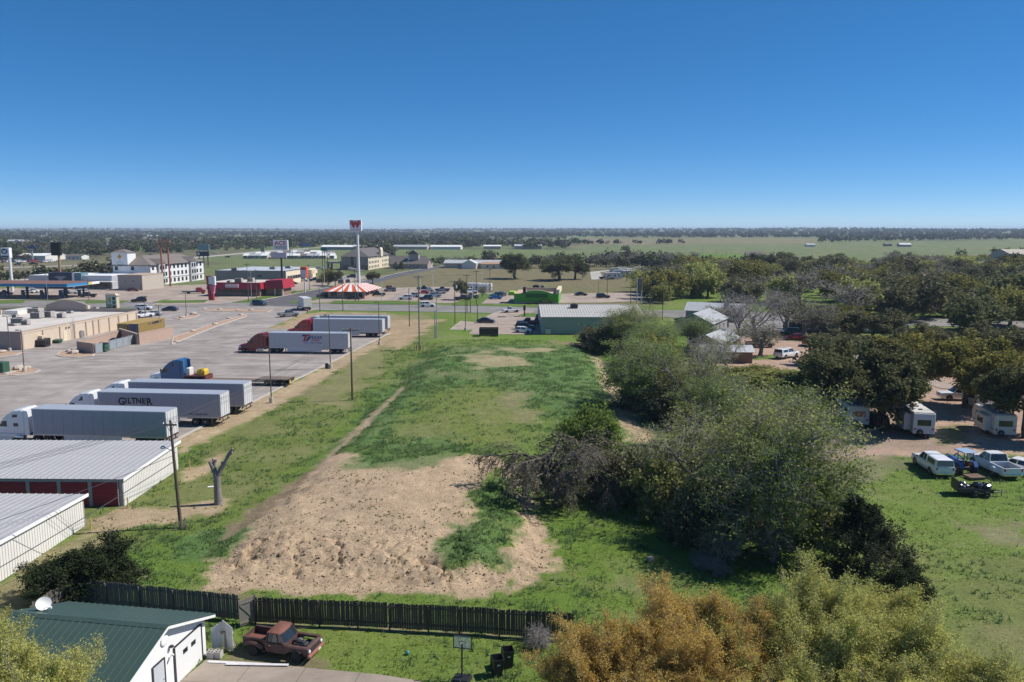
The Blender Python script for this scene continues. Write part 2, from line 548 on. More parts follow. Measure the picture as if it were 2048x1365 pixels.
def ground_colour(x, y):
    r = np.hypot(x, y)
    c = np.empty((len(x), 3))
    c[:] = GRASS
    # patchwork of far fields
    cs, sn = math.cos(0.35), math.sin(0.35)
    fx = (x * cs + y * sn) / 260 + (fbm(x / 300, y / 300, 51, 2) - .5) * .5
    fy = (-x * sn + y * cs) / 330 + (fbm(x / 300, y / 300, 53, 2) - .5) * .5
    ix = np.floor(fx).astype(int); iy = np.floor(fy).astype(int)
    h = ((ix * 73856093) ^ (iy * 19349663)) & 1023
    pal = np.array([FIELD, (0.125, 0.155, 0.058), (0.165, 0.150, 0.085), (0.132, 0.160, 0.068), SCRUB, (0.105, 0.115, 0.055), (0.14, 0.165, 0.07)])
    far = pal[h % len(pal)]
    w = sstep(330, 520, r)[:, None]
    c = c * (1 - w) + far * w
    for poly, col, soft, rag, st in LAYERS:
        p = np.array(poly)
        m = soft + rag * 1.5
        sel = (x > p[:, 0].min() - m) & (x < p[:, 0].max() + m) & (y > p[:, 1].min() - m) & (y < p[:, 1].max() + m)
        if not sel.any():
            continue
        xs, ys = x[sel], y[sel]
        sc = max(rag * 0.9, 0.5)
        n = (fbm(xs / sc, ys / sc, int(soft * 10) + 61, 4) - 0.5) * 2 * rag
        sd = sdist(xs, ys, poly) + n
        a = ((1 - sstep(-soft, soft, sd)) * st)[:, None]
        c[sel] = c[sel] * (1 - a) + np.array(col) * a
    # dry and lush patches everywhere
    n1 = fbm(x / 9, y / 9, 71, 4); n2 = fbm(x / 2.3, y / 2.3, 75, 3)
    a = (sstep(0.54, 0.74, n1) * 0.32 + sstep(0.58, 0.74, n2) * 0.24)[:, None]
    grassy = (c[:, 1] > c[:, 0])[:, None]
    c = np.where(grassy, c * (1 - a) + np.array(DRY) * a * 0.8 + c * a * .2, c)
    b = sstep(0.5, 0.3, n1)[:, None] * 0.22
    c = np.where(grassy, c * (1 - b) + np.array((0.066, 0.140, 0.024)) * b, c * (1 + (n2[:, None] - 0.5) * 0.35))
    return c

def ground_material():
    m, nt, b = _nodes('ground')
    N = nt.nodes.new; L = nt.links.new
    at = N('ShaderNodeAttribute'); at.attribute_name = 'gcol'
    geo = N('ShaderNodeNewGeometry')
    prev = at.outputs['Color']
    for sc, lo, hi in ((0.9, 0.82, 1.18), (4.5, 0.68, 1.30), (16.0, 0.70, 1.28)):
        no = N('ShaderNodeTexNoise'); no.inputs['Scale'].default_value = sc
        no.inputs['Detail'].default_value = 5; no.inputs['Roughness'].default_value = 0.7
        L(geo.outputs['Position'], no.inputs['Vector'])
        mr = N('ShaderNodeMapRange')
        mr.inputs[1].default_value = 0.3; mr.inputs[2].default_value = 0.7
        mr.inputs[3].default_value = lo; mr.inputs[4].default_value = hi
        L(no.outputs[0], mr.inputs[0])
        mx = N('ShaderNodeMix'); mx.data_type = 'RGBA'; mx.blend_type = 'MULTIPLY'; mx.inputs[0].default_value = 1
        L(prev, mx.inputs[6]); L(mr.outputs[0], mx.inputs[7])
        prev = mx.outputs[2]
    L(prev, b.inputs['Base Color'])
    b.inputs['Roughness'].default_value = 0.95
    b.inputs['Specular IOR Level'].default_value = 0.15
    nb = N('ShaderNodeTexNoise'); nb.inputs['Scale'].default_value = 5.5; nb.inputs['Detail'].default_value = 7; nb.inputs['Roughness'].default_value = 0.75
    L(geo.outputs['Position'], nb.inputs['Vector'])
    bp = N('ShaderNodeBump'); bp.inputs['Strength'].default_value = 0.75; bp.inputs['Distance'].default_value = 0.16
    L(nb.outputs[0], bp.inputs['Height']); L(bp.outputs[0], b.inputs['Normal'])
    return m

GROUND_M = ground_material()
# wide sheet, finer towards the camera
rr = [22.0]
while rr[-1] < 15000:
    rr.append(rr[-1] + rr[-1] ** 2 * 4.4e-5 + 0.55)
    if rr[-1] > 3000:
        rr[-1] += rr[-1] * 0.03
rr = np.array(rr)
aa = np.radians(np.linspace(-46, 46, 430))
A, R = np.meshgrid(aa, rr)
gx = (R * np.sin(A)).ravel(); gy = (R * np.cos(A)).ravel()
gz = hills(gx, gy) - 0.05
nr, na = R.shape
idx = np.arange(nr * na).reshape(nr, na)
quads = np.stack([idx[:-1, :-1], idx[:-1, 1:], idx[1:, 1:], idx[1:, :-1]], -1).reshape(-1, 4)
gm = np_mesh('ground', np.stack([gx, gy, gz], 1), [quads[:, ::-1]], GROUND_M, cols=ground_colour(gx, gy), smooth=True)
go = put('ground', gm); go['kind'] = 'structure'
# near lot with its earth mound, fine grid
xs = np.concatenate([np.arange(-40, -25, .34), np.arange(-25, 6, .16), np.arange(6, 66, .34)]); ys = np.concatenate([np.arange(36, 50, .34), np.arange(50, 62, .14), np.arange(62, 206, .34)])
X, Y = np.meshgrid(xs, ys)
tx, ty = X.ravel(), Y.ravel()
tz, tsd = mound_h(tx, ty)
edge = np.minimum.reduce([tx - xs[0], xs[-1] - tx, ys[-1] - ty])
tz = tz * sstep(0, 3, edge) - 0.06 * (1 - sstep(0, 1.5, edge))
flat = sstep(0.0, 2.5, sdist(tx, ty, PX([(410, 1330), (640, 1345), (860, 1368), (860, 1500), (300, 1500)])))
tz = tz * (0.15 + 0.85 * flat)
ny, nx = X.shape
idx = np.arange(nx * ny).reshape(ny, nx)
quads = np.stack([idx[:-1, :-1], idx[:-1, 1:], idx[1:, 1:], idx[1:, :-1]], -1).reshape(-1, 4)
tcol = ground_colour(tx, ty)
tm = np_mesh('terrain', np.stack([tx, ty, tz], 1), [quads], GROUND_M, cols=tcol, smooth=True)
to = put('terrain', tm); to['kind'] = 'structure'

def ground_z(x, y):
    if -39 < x < 65 and 36 < y < 205:
        i = int(np.searchsorted(ys, y)); j = int(np.searchsorted(xs, x))
        return float(tz[min(i, ny - 1) * nx + min(j, nx - 1)])
    if math.hypot(x, y) > 850:
        return float(hills(np.array([x]), np.array([y]))[0])
    return 0.0

LOT_EDGE = [(330, 890), (345, 884), (420, 846), (505, 805), (590, 761), (655, 729), (712, 700), (780, 667)]
NOGRASS = [PX(LOT_EDGE + [(640, 640), (200, 700), (0, 900)]), PX([(358, 1368), (366, 1360), (413, 1321), (470, 1324), (575, 1333), (640, 1340), (760, 1351), (842, 1364), (880, 1420), (800, 1560), (100, 1560)]), PX([(900, 660), (922, 643), (955, 645), (985, 628), (1084, 632), (1086, 669), (937, 669)])]
# grass and weeds: blades standing on the near lot
def grass_object(name, label_mat, n, colmask, hmin, hmax, seed, blades=4, wid=0.035):
    r = np.random.default_rng(seed)
    k = n * 6
    x = r.uniform(-38, 60, k); y = 37 + (r.random(k) ** 1.6) * 135
    i = np.searchsorted(ys, y); j = np.searchsorted(xs, x)
    vi = np.clip(i, 0, ny - 1) * nx + np.clip(j, 0, nx - 1)
    keep = (r.random(k) < colmask(tcol[vi], x, y)) & (sdist(x, y, NOGRASS[0]) > .3) & (sdist(x, y, NOGRASS[1]) > .1) & (sdist(x, y, NOGRASS[2]) > .1)
    x, y, vi = x[keep][:n], y[keep][:n], vi[keep][:n]
    z = tz[vi]
    m = len(x)
    V = []; 
    for b in range(blades):
        ang = r.uniform(0, 2 * math.pi, m)
        h = r.uniform(hmin, hmax, m)
        lean = r.uniform(0.2, 0.9, m) * h
        bx = x + r.normal(0, 0.07, m) * (hmax / 0.25); by = y + r.normal(0, 0.07, m) * (hmax / 0.25)
        w = wid * r.uniform(0.6, 1.4, m)
        px, py = np.cos(ang + math.pi / 2) * w, np.sin(ang + math.pi / 2) * w
        V.append(np.stack([np.stack([bx - px, by - py, z - 0.02], 1), np.stack([bx + px, by + py, z - 0.02], 1),
                           np.stack([bx + np.cos(ang) * lean, by + np.sin(ang) * lean, z + h], 1)], 1))
    V = np.concatenate(V).reshape(-1, 3)
    T = np.arange(len(V)).reshape(-1, 3)
    o = put(name, np_mesh(name, V, [T], label_mat))
    o['kind'] = 'stuff'
    return o

def is_green(c):
    return np.clip((c[:, 1] / (c[:, 0] + 1e-6) - 1.05) * 3.0, 0, 1)
def weedmask(c, x, y):
    d = np.abs(c - np.array(WEED)).sum(1)
    return np.clip(1.1 - d * 14, 0, 1) * sstep(0.42, 0.58, fbm(x / 1.6, y / 1.6, 91, 3)) + 0.02 * is_green(c)
def lawnmask(c, x, y):
    return is_green(c) * 0.5 * (0.25 + sstep(0.4, 0.6, fbm(x / 1.1, y / 1.1, 95, 3)))
def tuftmask(c, x, y):
    d = np.abs(c - np.array(DIRT)).sum(1)
    return (d < 0.16) * (y < 78) * (sstep(0.53, 0.64, fbm(x / 1.7, y / 1.7, 97, 3)) * sstep(.35, .6, fbm(x / 7, y / 7, 98, 2)) * 0.8 + 0.035)
o = grass_object('tall_weeds', leafmat('weed_leaf', [(0.120, 0.200, 0.070), (0.165, 0.255, 0.100), (0.215, 0.285, 0.140)], 0.55, 0), 30000, weedmask, 0.12, 0.34, 11, 5, 0.045)
tag(o, 'bluish green weeds covering the long earth mound', 'weeds')
o = grass_object('lawn_grass', leafmat('lawn_leaf', [(0.160, 0.240, 0.042), (0.215, 0.290, 0.060), (0.300, 0.300, 0.120)], 0.55, 0), 60000, lawnmask, 0.05, 0.13, 12, 3, 0.035)
tag(o, 'short green grass across the lot and yard', 'grass')
o = grass_object('sprouting_grass', leafmat('sprout_leaf', [(0.075, 0.125, 0.034), (0.12, 0.180, 0.050)], 0.4, 0), 8500, tuftmask, 0.06, 0.20, 13, 7, 0.028)
tag(o, 'sparse green tufts sprouting on the bare dirt', 'grass')

# clods and stones on the bare earth
r = np.random.default_rng(77)
k = 16000
x = r.uniform(-24, 6, k); y = r.uniform(51, 76, k)
vi = np.clip(np.searchsorted(ys, y), 0, ny - 1) * nx + np.clip(np.searchsorted(xs, x), 0, nx - 1)
kp = (np.abs(tcol[vi] - np.array(DIRT)).sum(1) < .2) & (r.random(k) < np.where(y < 60, .75, .22))
x, y, z = x[kp], y[kp], tz[vi][kp]
m = len(x)
s = (.02 + .10 * r.random(m) ** 4)[:, None, None]
oc = np.array([(1, 0, 0), (0, 1, 0), (-1, 0, 0), (0, -1, 0), (0, 0, .8), (0, 0, -.5)])[None] * r.uniform(.6, 1.4, (m, 6, 1)) * s
V = (oc + np.stack([x, y, z], 1)[:, None]).reshape(-1, 3)
T = (np.array([(0, 1, 4), (1, 2, 4), (2, 3, 4), (3, 0, 4), (1, 0, 5), (2, 1, 5), (3, 2, 5), (0, 3, 5)])[None] + (np.arange(m) * 6)[:, None, None]).reshape(-1, 3)
o = put('dirt_clods', np_mesh('dirt_clods', V, [T], leafmat('clod', [(.22, .16, .105), (.36, .27, .18), (.46, .36, .25)], 0.0, 0)))
o['kind'] = 'stuff'; tag(o, 'loose clods and small stones on the bare dirt', 'clods')

# ------------------------------------------------------------------ paved sheets
def paved(name, base, var, joint=None, stain=0.25, crack=True, sc=0.35):
    if name in MATS:
        return MATS[name]
    m, nt, b = _nodes(name)
    N = nt.nodes.new; L = nt.links.new
    geo = N('ShaderNodeNewGeometry')
    mp = N('ShaderNodeMapping'); mp.inputs['Rotation'].default_value = (0, 0, math.radians(6.1))
    L(geo.outputs['Position'], mp.inputs['Vector'])
    no = N('ShaderNodeTexNoise'); no.inputs['Scale'].default_value = sc; no.inputs['Detail'].default_value = 9; no.inputs['Roughness'].default_value = 0.68
    L(mp.outputs[0], no.inputs['Vector'])
    cr = N('ShaderNodeValToRGB')
    cr.color_ramp.elements[0].position = 0.28; cr.color_ramp.elements[1].position = 0.72
    cr.color_ramp.elements[0].color = (*[c * (1 - var) for c in base], 1)
    cr.color_ramp.elements[1].color = (*[c * (1 + var) for c in base], 1)
    L(no.outputs[0], cr.inputs[0])
    prev = cr.outputs[0]
    # streaky tyre dirt, stretched along the lane direction
    m2 = N('ShaderNodeMapping'); m2.inputs['Rotation'].default_value = (0, 0, math.radians(12)); m2.inputs['Scale'].default_value = (0.05, 0.42, 1)
    L(geo.outputs['Position'], m2.inputs['Vector'])
    n2 = N('ShaderNodeTexNoise'); n2.inputs['Scale'].default_value = 1.0; n2.inputs['Detail'].default_value = 7; n2.inputs['Roughness'].default_value = 0.72
    L(m2.outputs[0], n2.inputs['Vector'])
    r2 = N('ShaderNodeMapRange'); r2.inputs[1].default_value = 0.42; r2.inputs[2].default_value = 0.70
    r2.inputs[3].default_value = 0; r2.inputs[4].default_value = stain
    L(n2.outputs[0], r2.inputs[0])
    mx = N('ShaderNodeMix'); mx.data_type = 'RGBA'; L(r2.outputs[0], mx.inputs[0]); L(prev, mx.inputs[6])
    mx.inputs[7].default_value = (*[c * 0.42 for c in base], 1)
    prev = mx.outputs[2]
    if joint:
        br = N('ShaderNodeTexBrick'); br.offset = 0
        br.inputs['Scale'].default_value = 1.0; br.inputs['Brick Width'].default_value = joint; br.inputs['Row Height'].default_value = joint
        br.inputs['Mortar Size'].default_value = 0.028
        br.inputs['Color1'].default_value = (1, 1, 1, 1); br.inputs['Color2'].default_value = (0.93, 0.93, 0.93, 1); br.inputs['Mortar'].default_value = (0.55, 0.53, 0.5, 1)
        L(mp.outputs[0], br.inputs['Vector'])
        m3 = N('ShaderNodeMix'); m3.data_type = 'RGBA'; m3.blend_type = 'MULTIPLY'; m3.inputs[0].default_value = 0.8
        L(prev, m3.inputs[6]); L(br.outputs[0], m3.inputs[7]); prev = m3.outputs[2]
    nf = N('ShaderNodeTexNoise'); nf.inputs['Scale'].default_value = 14; nf.inputs['Detail'].default_value = 3
    L(geo.outputs['Position'], nf.inputs['Vector'])
    rf = N('ShaderNodeMapRange'); rf.inputs[3].default_value = 0.88; rf.inputs[4].default_value = 1.12
    L(nf.outputs[0], rf.inputs[0])
    m4 = N('ShaderNodeMix'); m4.data_type = 'RGBA'; m4.blend_type = 'MULTIPLY'; m4.inputs[0].default_value = 1
    L(prev, m4.inputs[6]); L(rf.outputs[0], m4.inputs[7])
    L(m4.outputs[2], b.inputs['Base Color'])
    b.inputs['Roughness'].default_value = 0.9
    b.inputs['Specular IOR Level'].default_value = 0.2
    n5 = N('ShaderNodeTexNoise'); n5.inputs['Scale'].default_value = 0.11; n5.inputs['Detail'].default_value = 8; n5.inputs['Roughness'].default_value = 0.6; n5.inputs['Distortion'].default_value = 1.2
    L(mp.outputs[0], n5.inputs['Vector'])
    r5 = N('ShaderNodeMapRange'); r5.inputs[1].default_value = 0.35; r5.inputs[2].default_value = 0.68; r5.inputs[3].default_value = 1.12; r5.inputs[4].default_value = 0.74
    L(n5.outputs[0], r5.inputs[0])
    m6 = N('ShaderNodeMix'); m6.data_type = 'RGBA'; m6.blend_type = 'MULTIPLY'; m6.inputs[0].default_value = 1
    L(m4.outputs[2], m6.inputs[6]); L(r5.outputs[0], m6.inputs[7]); L(m6.outputs[2], b.inputs['Base Color'])
    MATS[name] = m
    return m

LOTC = paved('lot_concrete', (0.352, 0.314, 0.288), 0.15, 4.6, 0.6)
TANC = paved('tan_concrete', (0.385, 0.315, 0.262), 0.12, 4.0, 0.30)
ROADM = paved('old_asphalt', (0.235, 0.225, 0.22), 0.10, None, 0.25)
ASPH = paved('dark_asphalt', (0.118, 0.118, 0.125), 0.12, None, 0.2)
HWYM = paved('highway_concrete', (0.42, 0.40, 0.36), 0.08, None, 0.15)
DRIVE = paved('driveway_concrete', (0.33, 0.278, 0.228), 0.12, 3.2, 0.45, sc=0.9)

def sheet(name, pxpoly, z, m, world_pts=None, thick=0.3):
    poly = world_pts or PX(pxpoly)
    o = MB().prism_z(poly, z - thick, z).build(name, m)
    o['kind'] = 'structure'
    return o

def ribbon_pts(pts, w):
    L, Rr = [], []
    for i, p in enumerate(pts):
        a = Vector(pts[max(i - 1, 0)]); b = Vector(pts[min(i + 1, len(pts) - 1)])
        d = (b - a).normalized(); n = Vector((-d.y, d.x))
        L.append((p[0] + n.x * w / 2, p[1] + n.y * w / 2)); Rr.append((p[0] - n.x * w / 2, p[1] - n.y * w / 2))
    return L, Rr

def ribbon(name, pts, w, z, m, struct=True):
    L, Rr = ribbon_pts(pts, w)
    mb = MB()
    for i in range(len(pts) - 1):
        mb.poly([(*Rr[i], z), (*Rr[i + 1], z), (*L[i + 1], z), (*L[i], z)])
    o = mb.build(name, m)
    if struct:
        o['kind'] = 'structure'
    return o

def kerb(name, pxpts, w=0.32, h=0.14, m=None, world_pts=None):
    pts = world_pts or PX(pxpts)
    L, Rr = ribbon_pts(pts, w)
    rings = [[(*L[i], -0.05), (*L[i], h - .03), ((L[i][0] * .8 + Rr[i][0] * .2), (L[i][1] * .8 + Rr[i][1] * .2), h), (*Rr[i], h), (*Rr[i], -0.05)] for i in range(len(pts))]
    o = MB().loft(rings).build(name, m or CONC)
    o['kind'] = 'structure'
    return o

sheet('truck_lot', [(-420, 632), (-420, 960), (330, 895)] + LOT_EDGE[1:] + [(700, 661), (640, 660), (533, 657.5), (560, 647), (604, 628), (618, 622.5), (640, 618), (480, 612), (300, 618), (0, 634)], 0.045, LOTC)
kerb('truck_lot_kerb', LOT_EDGE, 0.45, 0.13)
ROADC = [(-520, 303), (-300, 279), (-150, 262.5), (-90, 256.5), (-30, 249), (20, 239.5), (68, 226), (120, 209), (200, 178), (320, 120)]
ribbon('main_road', ROADC, 20.5, 0.035, ROADM)
# painted lines on the main road
YEL = mat('yellow_marking', (0.55, 0.40, 0.06), 0.8, dirt=0.5)
WHM = mat('white_marking', (0.62, 0.62, 0.60), 0.8, dirt=0.5)
L1, R1 = ribbon_pts(ROADC, 3.6)
ribbon('centre_line', L1, 0.14, 0.045, YEL); ribbon('centre_line', R1, 0.14, 0.045, YEL)
L2, R2 = ribbon_pts(ROADC, 18.0)
ribbon('edge_line', L2, 0.13, 0.045, WHM); ribbon('edge_line', R2, 0.13, 0.045, WHM)
sheet('side_road', [(500, 605), (580, 590), (640, 578), (700, 567), (762, 555), (800, 546), (841, 538.5), (900, 529.5), (970, 527), (1010, 527.5), (970, 530), (900, 533.5), (860, 540.5), (816, 550), (787, 557), (748, 567), (700, 580), (650, 592), (606, 606), (596, 613), (500, 611)], 0.055, ASPH)
kerb('side_road_kerb', [(505, 604.5), (580, 590), (640, 578), (700, 567), (762, 555), (800, 546), (841, 538.5), (900, 529.5)], 0.7, 0.12)
sheet('fuel_station_lot', [(-300, 606), (-300, 580), (0, 578), (200, 571), (330, 572), (420, 569), (420, 577), (345, 596), (300, 606), (180, 600), (50, 600)], 0.03, TANC)
sheet('restaurant_lot', [(300, 611), (345, 597), (392, 575), (570, 574), (604, 580), (560, 590), (480, 604), (440, 608)], 0.042, TANC)
sheet('burger_lot', [(596, 606), (640, 598), (660, 586), (760, 577), (870, 574), (975, 577), (985, 590), (930, 600), (905, 607), (850, 606), (790, 602), (700, 602), (650, 606)], 0.042, TANC)
sheet('hardware_lot', [(556, 578), (590, 566), (640, 556), (700, 551), (752, 553), (690, 566), (640, 576), (590, 582)], 0.047, TANC)
sheet('green_cafe_lot', [(960, 608), (985, 590), (1010, 586), (1040, 589), (1130, 588), (1280, 585), (1290, 602), (1200, 606), (1010, 608)], 0.047, TANC)
sheet('shop_lot', [(900, 660), (922, 643), (955, 645), (985, 628), (1000, 622), (1070, 622), (1058, 630), (1084, 632), (1086, 669), (1030, 669.5), (937, 669), (946, 660)], 0.05, TANC)
kerb('shop_lot_kerb', [(900, 660.5), (922, 643), (955, 645), (985, 628)], 0.25, 0.1)
sheet('trailer_park_lot', [(1425, 650), (1440, 646), (1660, 636), (1690, 650), (1680, 664), (1560, 673), (1450, 676)], 0.04, ROADM)
ribbon('park_lane', PX([(1650, 676), (1740, 720), (1900, 775), (2100, 785)]), 4.2, 0.02, TANC)
sheet('driveway', [(358, 1368), (366, 1360), (413, 1321), (470, 1324), (575, 1333), (640, 1340), (760, 1351), (842, 1364), (880, 1420), (800, 1560), (150, 1560)], 0.05, DRIVE)
for i, (pts, w) in enumerate([([(-80, 539), (110, 533), (240, 528), (420, 513), (545, 501.5), (650, 495)], 11), ([(-80, 566), (60, 559.5), (110, 556), (175, 547), (225, 535.5), (330, 522), (480, 508), (620, 498)], 9),
                   ([(1380, 536), (1290, 533), (1190, 545), (1195, 560)], 6), ([(1830, 487), (1980, 490.5), (2060, 492)], 9)]):
    ribbon('highway' if i < 2 else 'lane', PX(pts), w, 0.05 + 0.015 * i, HWYM)
# planted islands with kerbs in the truck lot
ISL = mat('island_gravel', (0.40, 0.27, 0.185), 0.95, var=0.3, scale=2.5, bump=0.6, dirt=0.3)
for i, (lab, pts) in enumerate([('dock', [(113, 712), (122, 704), (140, 701), (158, 702), (190, 708), (185, 714), (150, 716), (125, 715)]),
                   ('pole', [(-60, 742), (10, 738), (60, 737), (80, 742), (70, 747), (30, 752), (-60, 757)]),
                   ('store', [(-60, 712), (0, 703), (45, 706), (30, 712), (-60, 722)]),
                   ('long', [(343, 690), (347, 676), (420, 651), (470, 636), (497, 629), (492, 634), (430, 655), (385, 673)]),
                   ('mid', [(347, 638), (385, 631), (400, 631), (392, 635), (360, 640)]),
                   ('front', [(395, 622), (440, 618), (545, 621), (535, 625), (440, 624)])]):
    w = PX(pts)
    sheet('planting_island', None, 0.15, ISL, world_pts=w, thick=0.2)
    kerb('island_kerb', None, 0.3, 0.19, world_pts=w + [w[0]])
# grass verges raised a little above the paving
def verge(pts):
    p = PX(pts)
    arr = np.array(p)
    mb = MB(); mb.prism_z(p, -0.1, 0.09)
    me = mb.mesh('grass_verge', GROUND_M)
    a = me.color_attributes.new('gcol', 'FLOAT_COLOR', 'POINT')
    for d in a.data:
        d.color = (0.100, 0.160, 0.034, 1)
    o = put('grass_verge', me); o['kind'] = 'structure'
for p in ([(465, 605.5), (500, 603.5), (560, 591.5), (597, 584), (590, 582), (545, 589), (500, 599)],
          [(660, 607.5), (668, 602), (760, 602.5), (855, 604), (850, 609), (760, 609)],
          [(575, 607.5), (590, 602), (640, 595), (640, 599), (600, 606.5)],
          [(905, 607), (930, 599), (965, 586), (985, 590), (962, 608), (1010, 612), (1090, 613), (1090, 616), (905, 611)],
          [(305, 605), (325, 601.5), (415, 602), (408, 606), (330, 607)],
          [(170, 603), (230, 601.5), (262, 602), (245, 606.5), (172, 607.5)],
          [(-100, 600), (0, 601.5), (52, 601), (45, 607), (-100, 610)],
          [(1037, 632), (1050, 627), (1080, 628), (1078, 634), (1045, 635)]):
    verge(p)
# ------------------------------------------------------------------ trees
def unit(v):
    return v / (np.linalg.norm(v, axis=-1, keepdims=True) + 1e-9)

def frustums(p0, p1, r0, r1, k):
    n = len(p0)
    d = unit(p1 - p0)
    a = np.where(np.abs(d[:, 2:3]) > 0.9, np.array([[1.0, 0, 0]]), np.array([[0, 0, 1.0]]))
    u = unit(np.cross(d, a)); w = np.cross(d, u)
    t = np.arange(k) * 2 * math.pi / k
    ring = u[:, None, :] * np.cos(t)[None, :, None] + w[:, None, :] * np.sin(t)[None, :, None]
    va = p0[:, None, :] + ring * r0[:, None, None]
    vb = p1[:, None, :] + ring * r1[:, None, None]
    V = np.concatenate([va, vb], 1).reshape(-1, 3)
    base = (np.arange(n) * 2 * k)[:, None]
    j = np.arange(k); j2 = (j + 1) % k
    F = np.stack([base + j, base + j2, base + j2 + k, base + j + k], -1).reshape(-1, 4)
    return V, F

def grow(seed, H, trunk, levels, r0, lean=(0, 0), stems=1):
    """levels: dicts n children, len factor, ang (deg), segs, up (tropism), jit, t0 (start of branching)"""
    r = np.random.default_rng(seed)
    P = np.zeros((stems, 3)); P[:, :2] = r.normal(0, 0.25 if stems > 1 else 0.0, (stems, 2))
    D = unit(np.stack([np.full(stems, lean[0]) + r.normal(0, .25 if stems > 1 else .04, stems), np.full(stems, lean[1]) + r.normal(0, .25 if stems > 1 else .04, stems), np.ones(stems)], 1))
    L = np.full(stems, H * trunk) * r.uniform(0.85, 1.1, stems)
    Rr = np.full(stems, r0)
    segs = []; tips = None
    nlev = len(levels)
    spec0 = dict(segs=4, up=0.05, jit=0.10, taper=0.55)
    for lv in range(nlev + 1):
        sp = spec0 if lv == 0 else levels[lv - 1]
        S = sp.get('segs', 3)
        n = len(P)
        nodes = [P]; dirs = [D]; p = P; d = D
        tp = sp.get('taper', 0.35)
        for s in range(S):
            d = unit(d + r.normal(0, sp.get('jit', 0.2), (n, 3)) + np.array([0, 0, sp.get('up', 0.0)]))
            q = p + d * (L / S)[:, None]
            ra = Rr * (1 - (1 - tp) * s / S); rb = Rr * (1 - (1 - tp) * (s + 1) / S)
            segs.append((lv, p, q, ra, rb))
            p = q; nodes.append(p); dirs.append(d)
        NP = np.stack(nodes, 1); ND = np.stack(dirs, 1)
        if lv == nlev:
            tips = (NP, ND, L)
            break
        nx_ = levels[lv]
        c = nx_['n']
        t = nx_.get('t0', 0.3) + (1 - nx_.get('t0', 0.3)) * (np.arange(c)[None, :] + r.random((n, c))) / c
        t = np.clip(t, 0, 0.999)
        fi = t * S; i0 = fi.astype(int); fr = (fi - i0)[..., None]
        ar = np.arange(n)[:, None]
        cp = NP[ar, i0] * (1 - fr) + NP[ar, i0 + 1] * fr
        cd = ND[ar, i0 + 1]
        az = (np.arange(c)[None, :] * 2.399 + r.random((n, 1)) * 6.28 + r.normal(0, .35, (n, c)))
        a = np.where(np.abs(cd[..., 2:3]) > 0.92, np.array([1.0, 0, 0]), np.array([0, 0, 1.0]))
        u = unit(np.cross(cd, a)); w = np.cross(cd, u)
        ang = np.radians(nx_['ang']) * r.uniform(0.7, 1.3, (n, c))
        perp = u * np.cos(az)[..., None] + w * np.sin(az)[..., None]
        nd = unit(cd * np.cos(ang)[..., None] + perp * np.sin(ang)[..., None])
        nl = L[:, None] * nx_['len'] * r.uniform(0.65, 1.25, (n, c)) * (1.15 - nx_.get('cone', 0.35) * t)
        nrad = Rr[:, None] * (1 - (1 - tp) * t) * nx_.get('rad', 0.5)
        P = cp.reshape(-1, 3); D = nd.reshape(-1, 3); L = nl.ravel(); Rr = nrad.ravel()
    return segs, tips, r

def leaves(r, tips, per, size, spread, upb=0.25, droop=0.0):
    NP, ND, L = tips
    n, S, _ = NP.shape
    m = n * per
    k = np.repeat(np.arange(n), per)
    t = r.random(m) ** 0.7 * (S - 1.001)
    i0 = t.astype(int); f = (t - i0)[:, None]
    p = NP[k, i0] * (1 - f) + NP[k, i0 + 1] * f + r.normal(0, 1, (m, 3)) * spread
    p[:, 2] -= np.abs(r.normal(0, droop, m)) if droop else 0
    a = unit(r.normal(0, 1, (m, 3)))
    nrm = unit(r.normal(0, 1, (m, 3)) + np.array([0, 0, upb]))
    b = unit(np.cross(nrm, a)); a = np.cross(b, nrm)
    s = size * r.uniform(0.55, 1.35, m)[:, None]
    V = np.stack([p - a * s, p + b * s * .62, p + a * s, p - b * s * .62], 1).reshape(-1, 3)
    F = np.arange(m * 4).reshape(-1, 4)
    return V, F

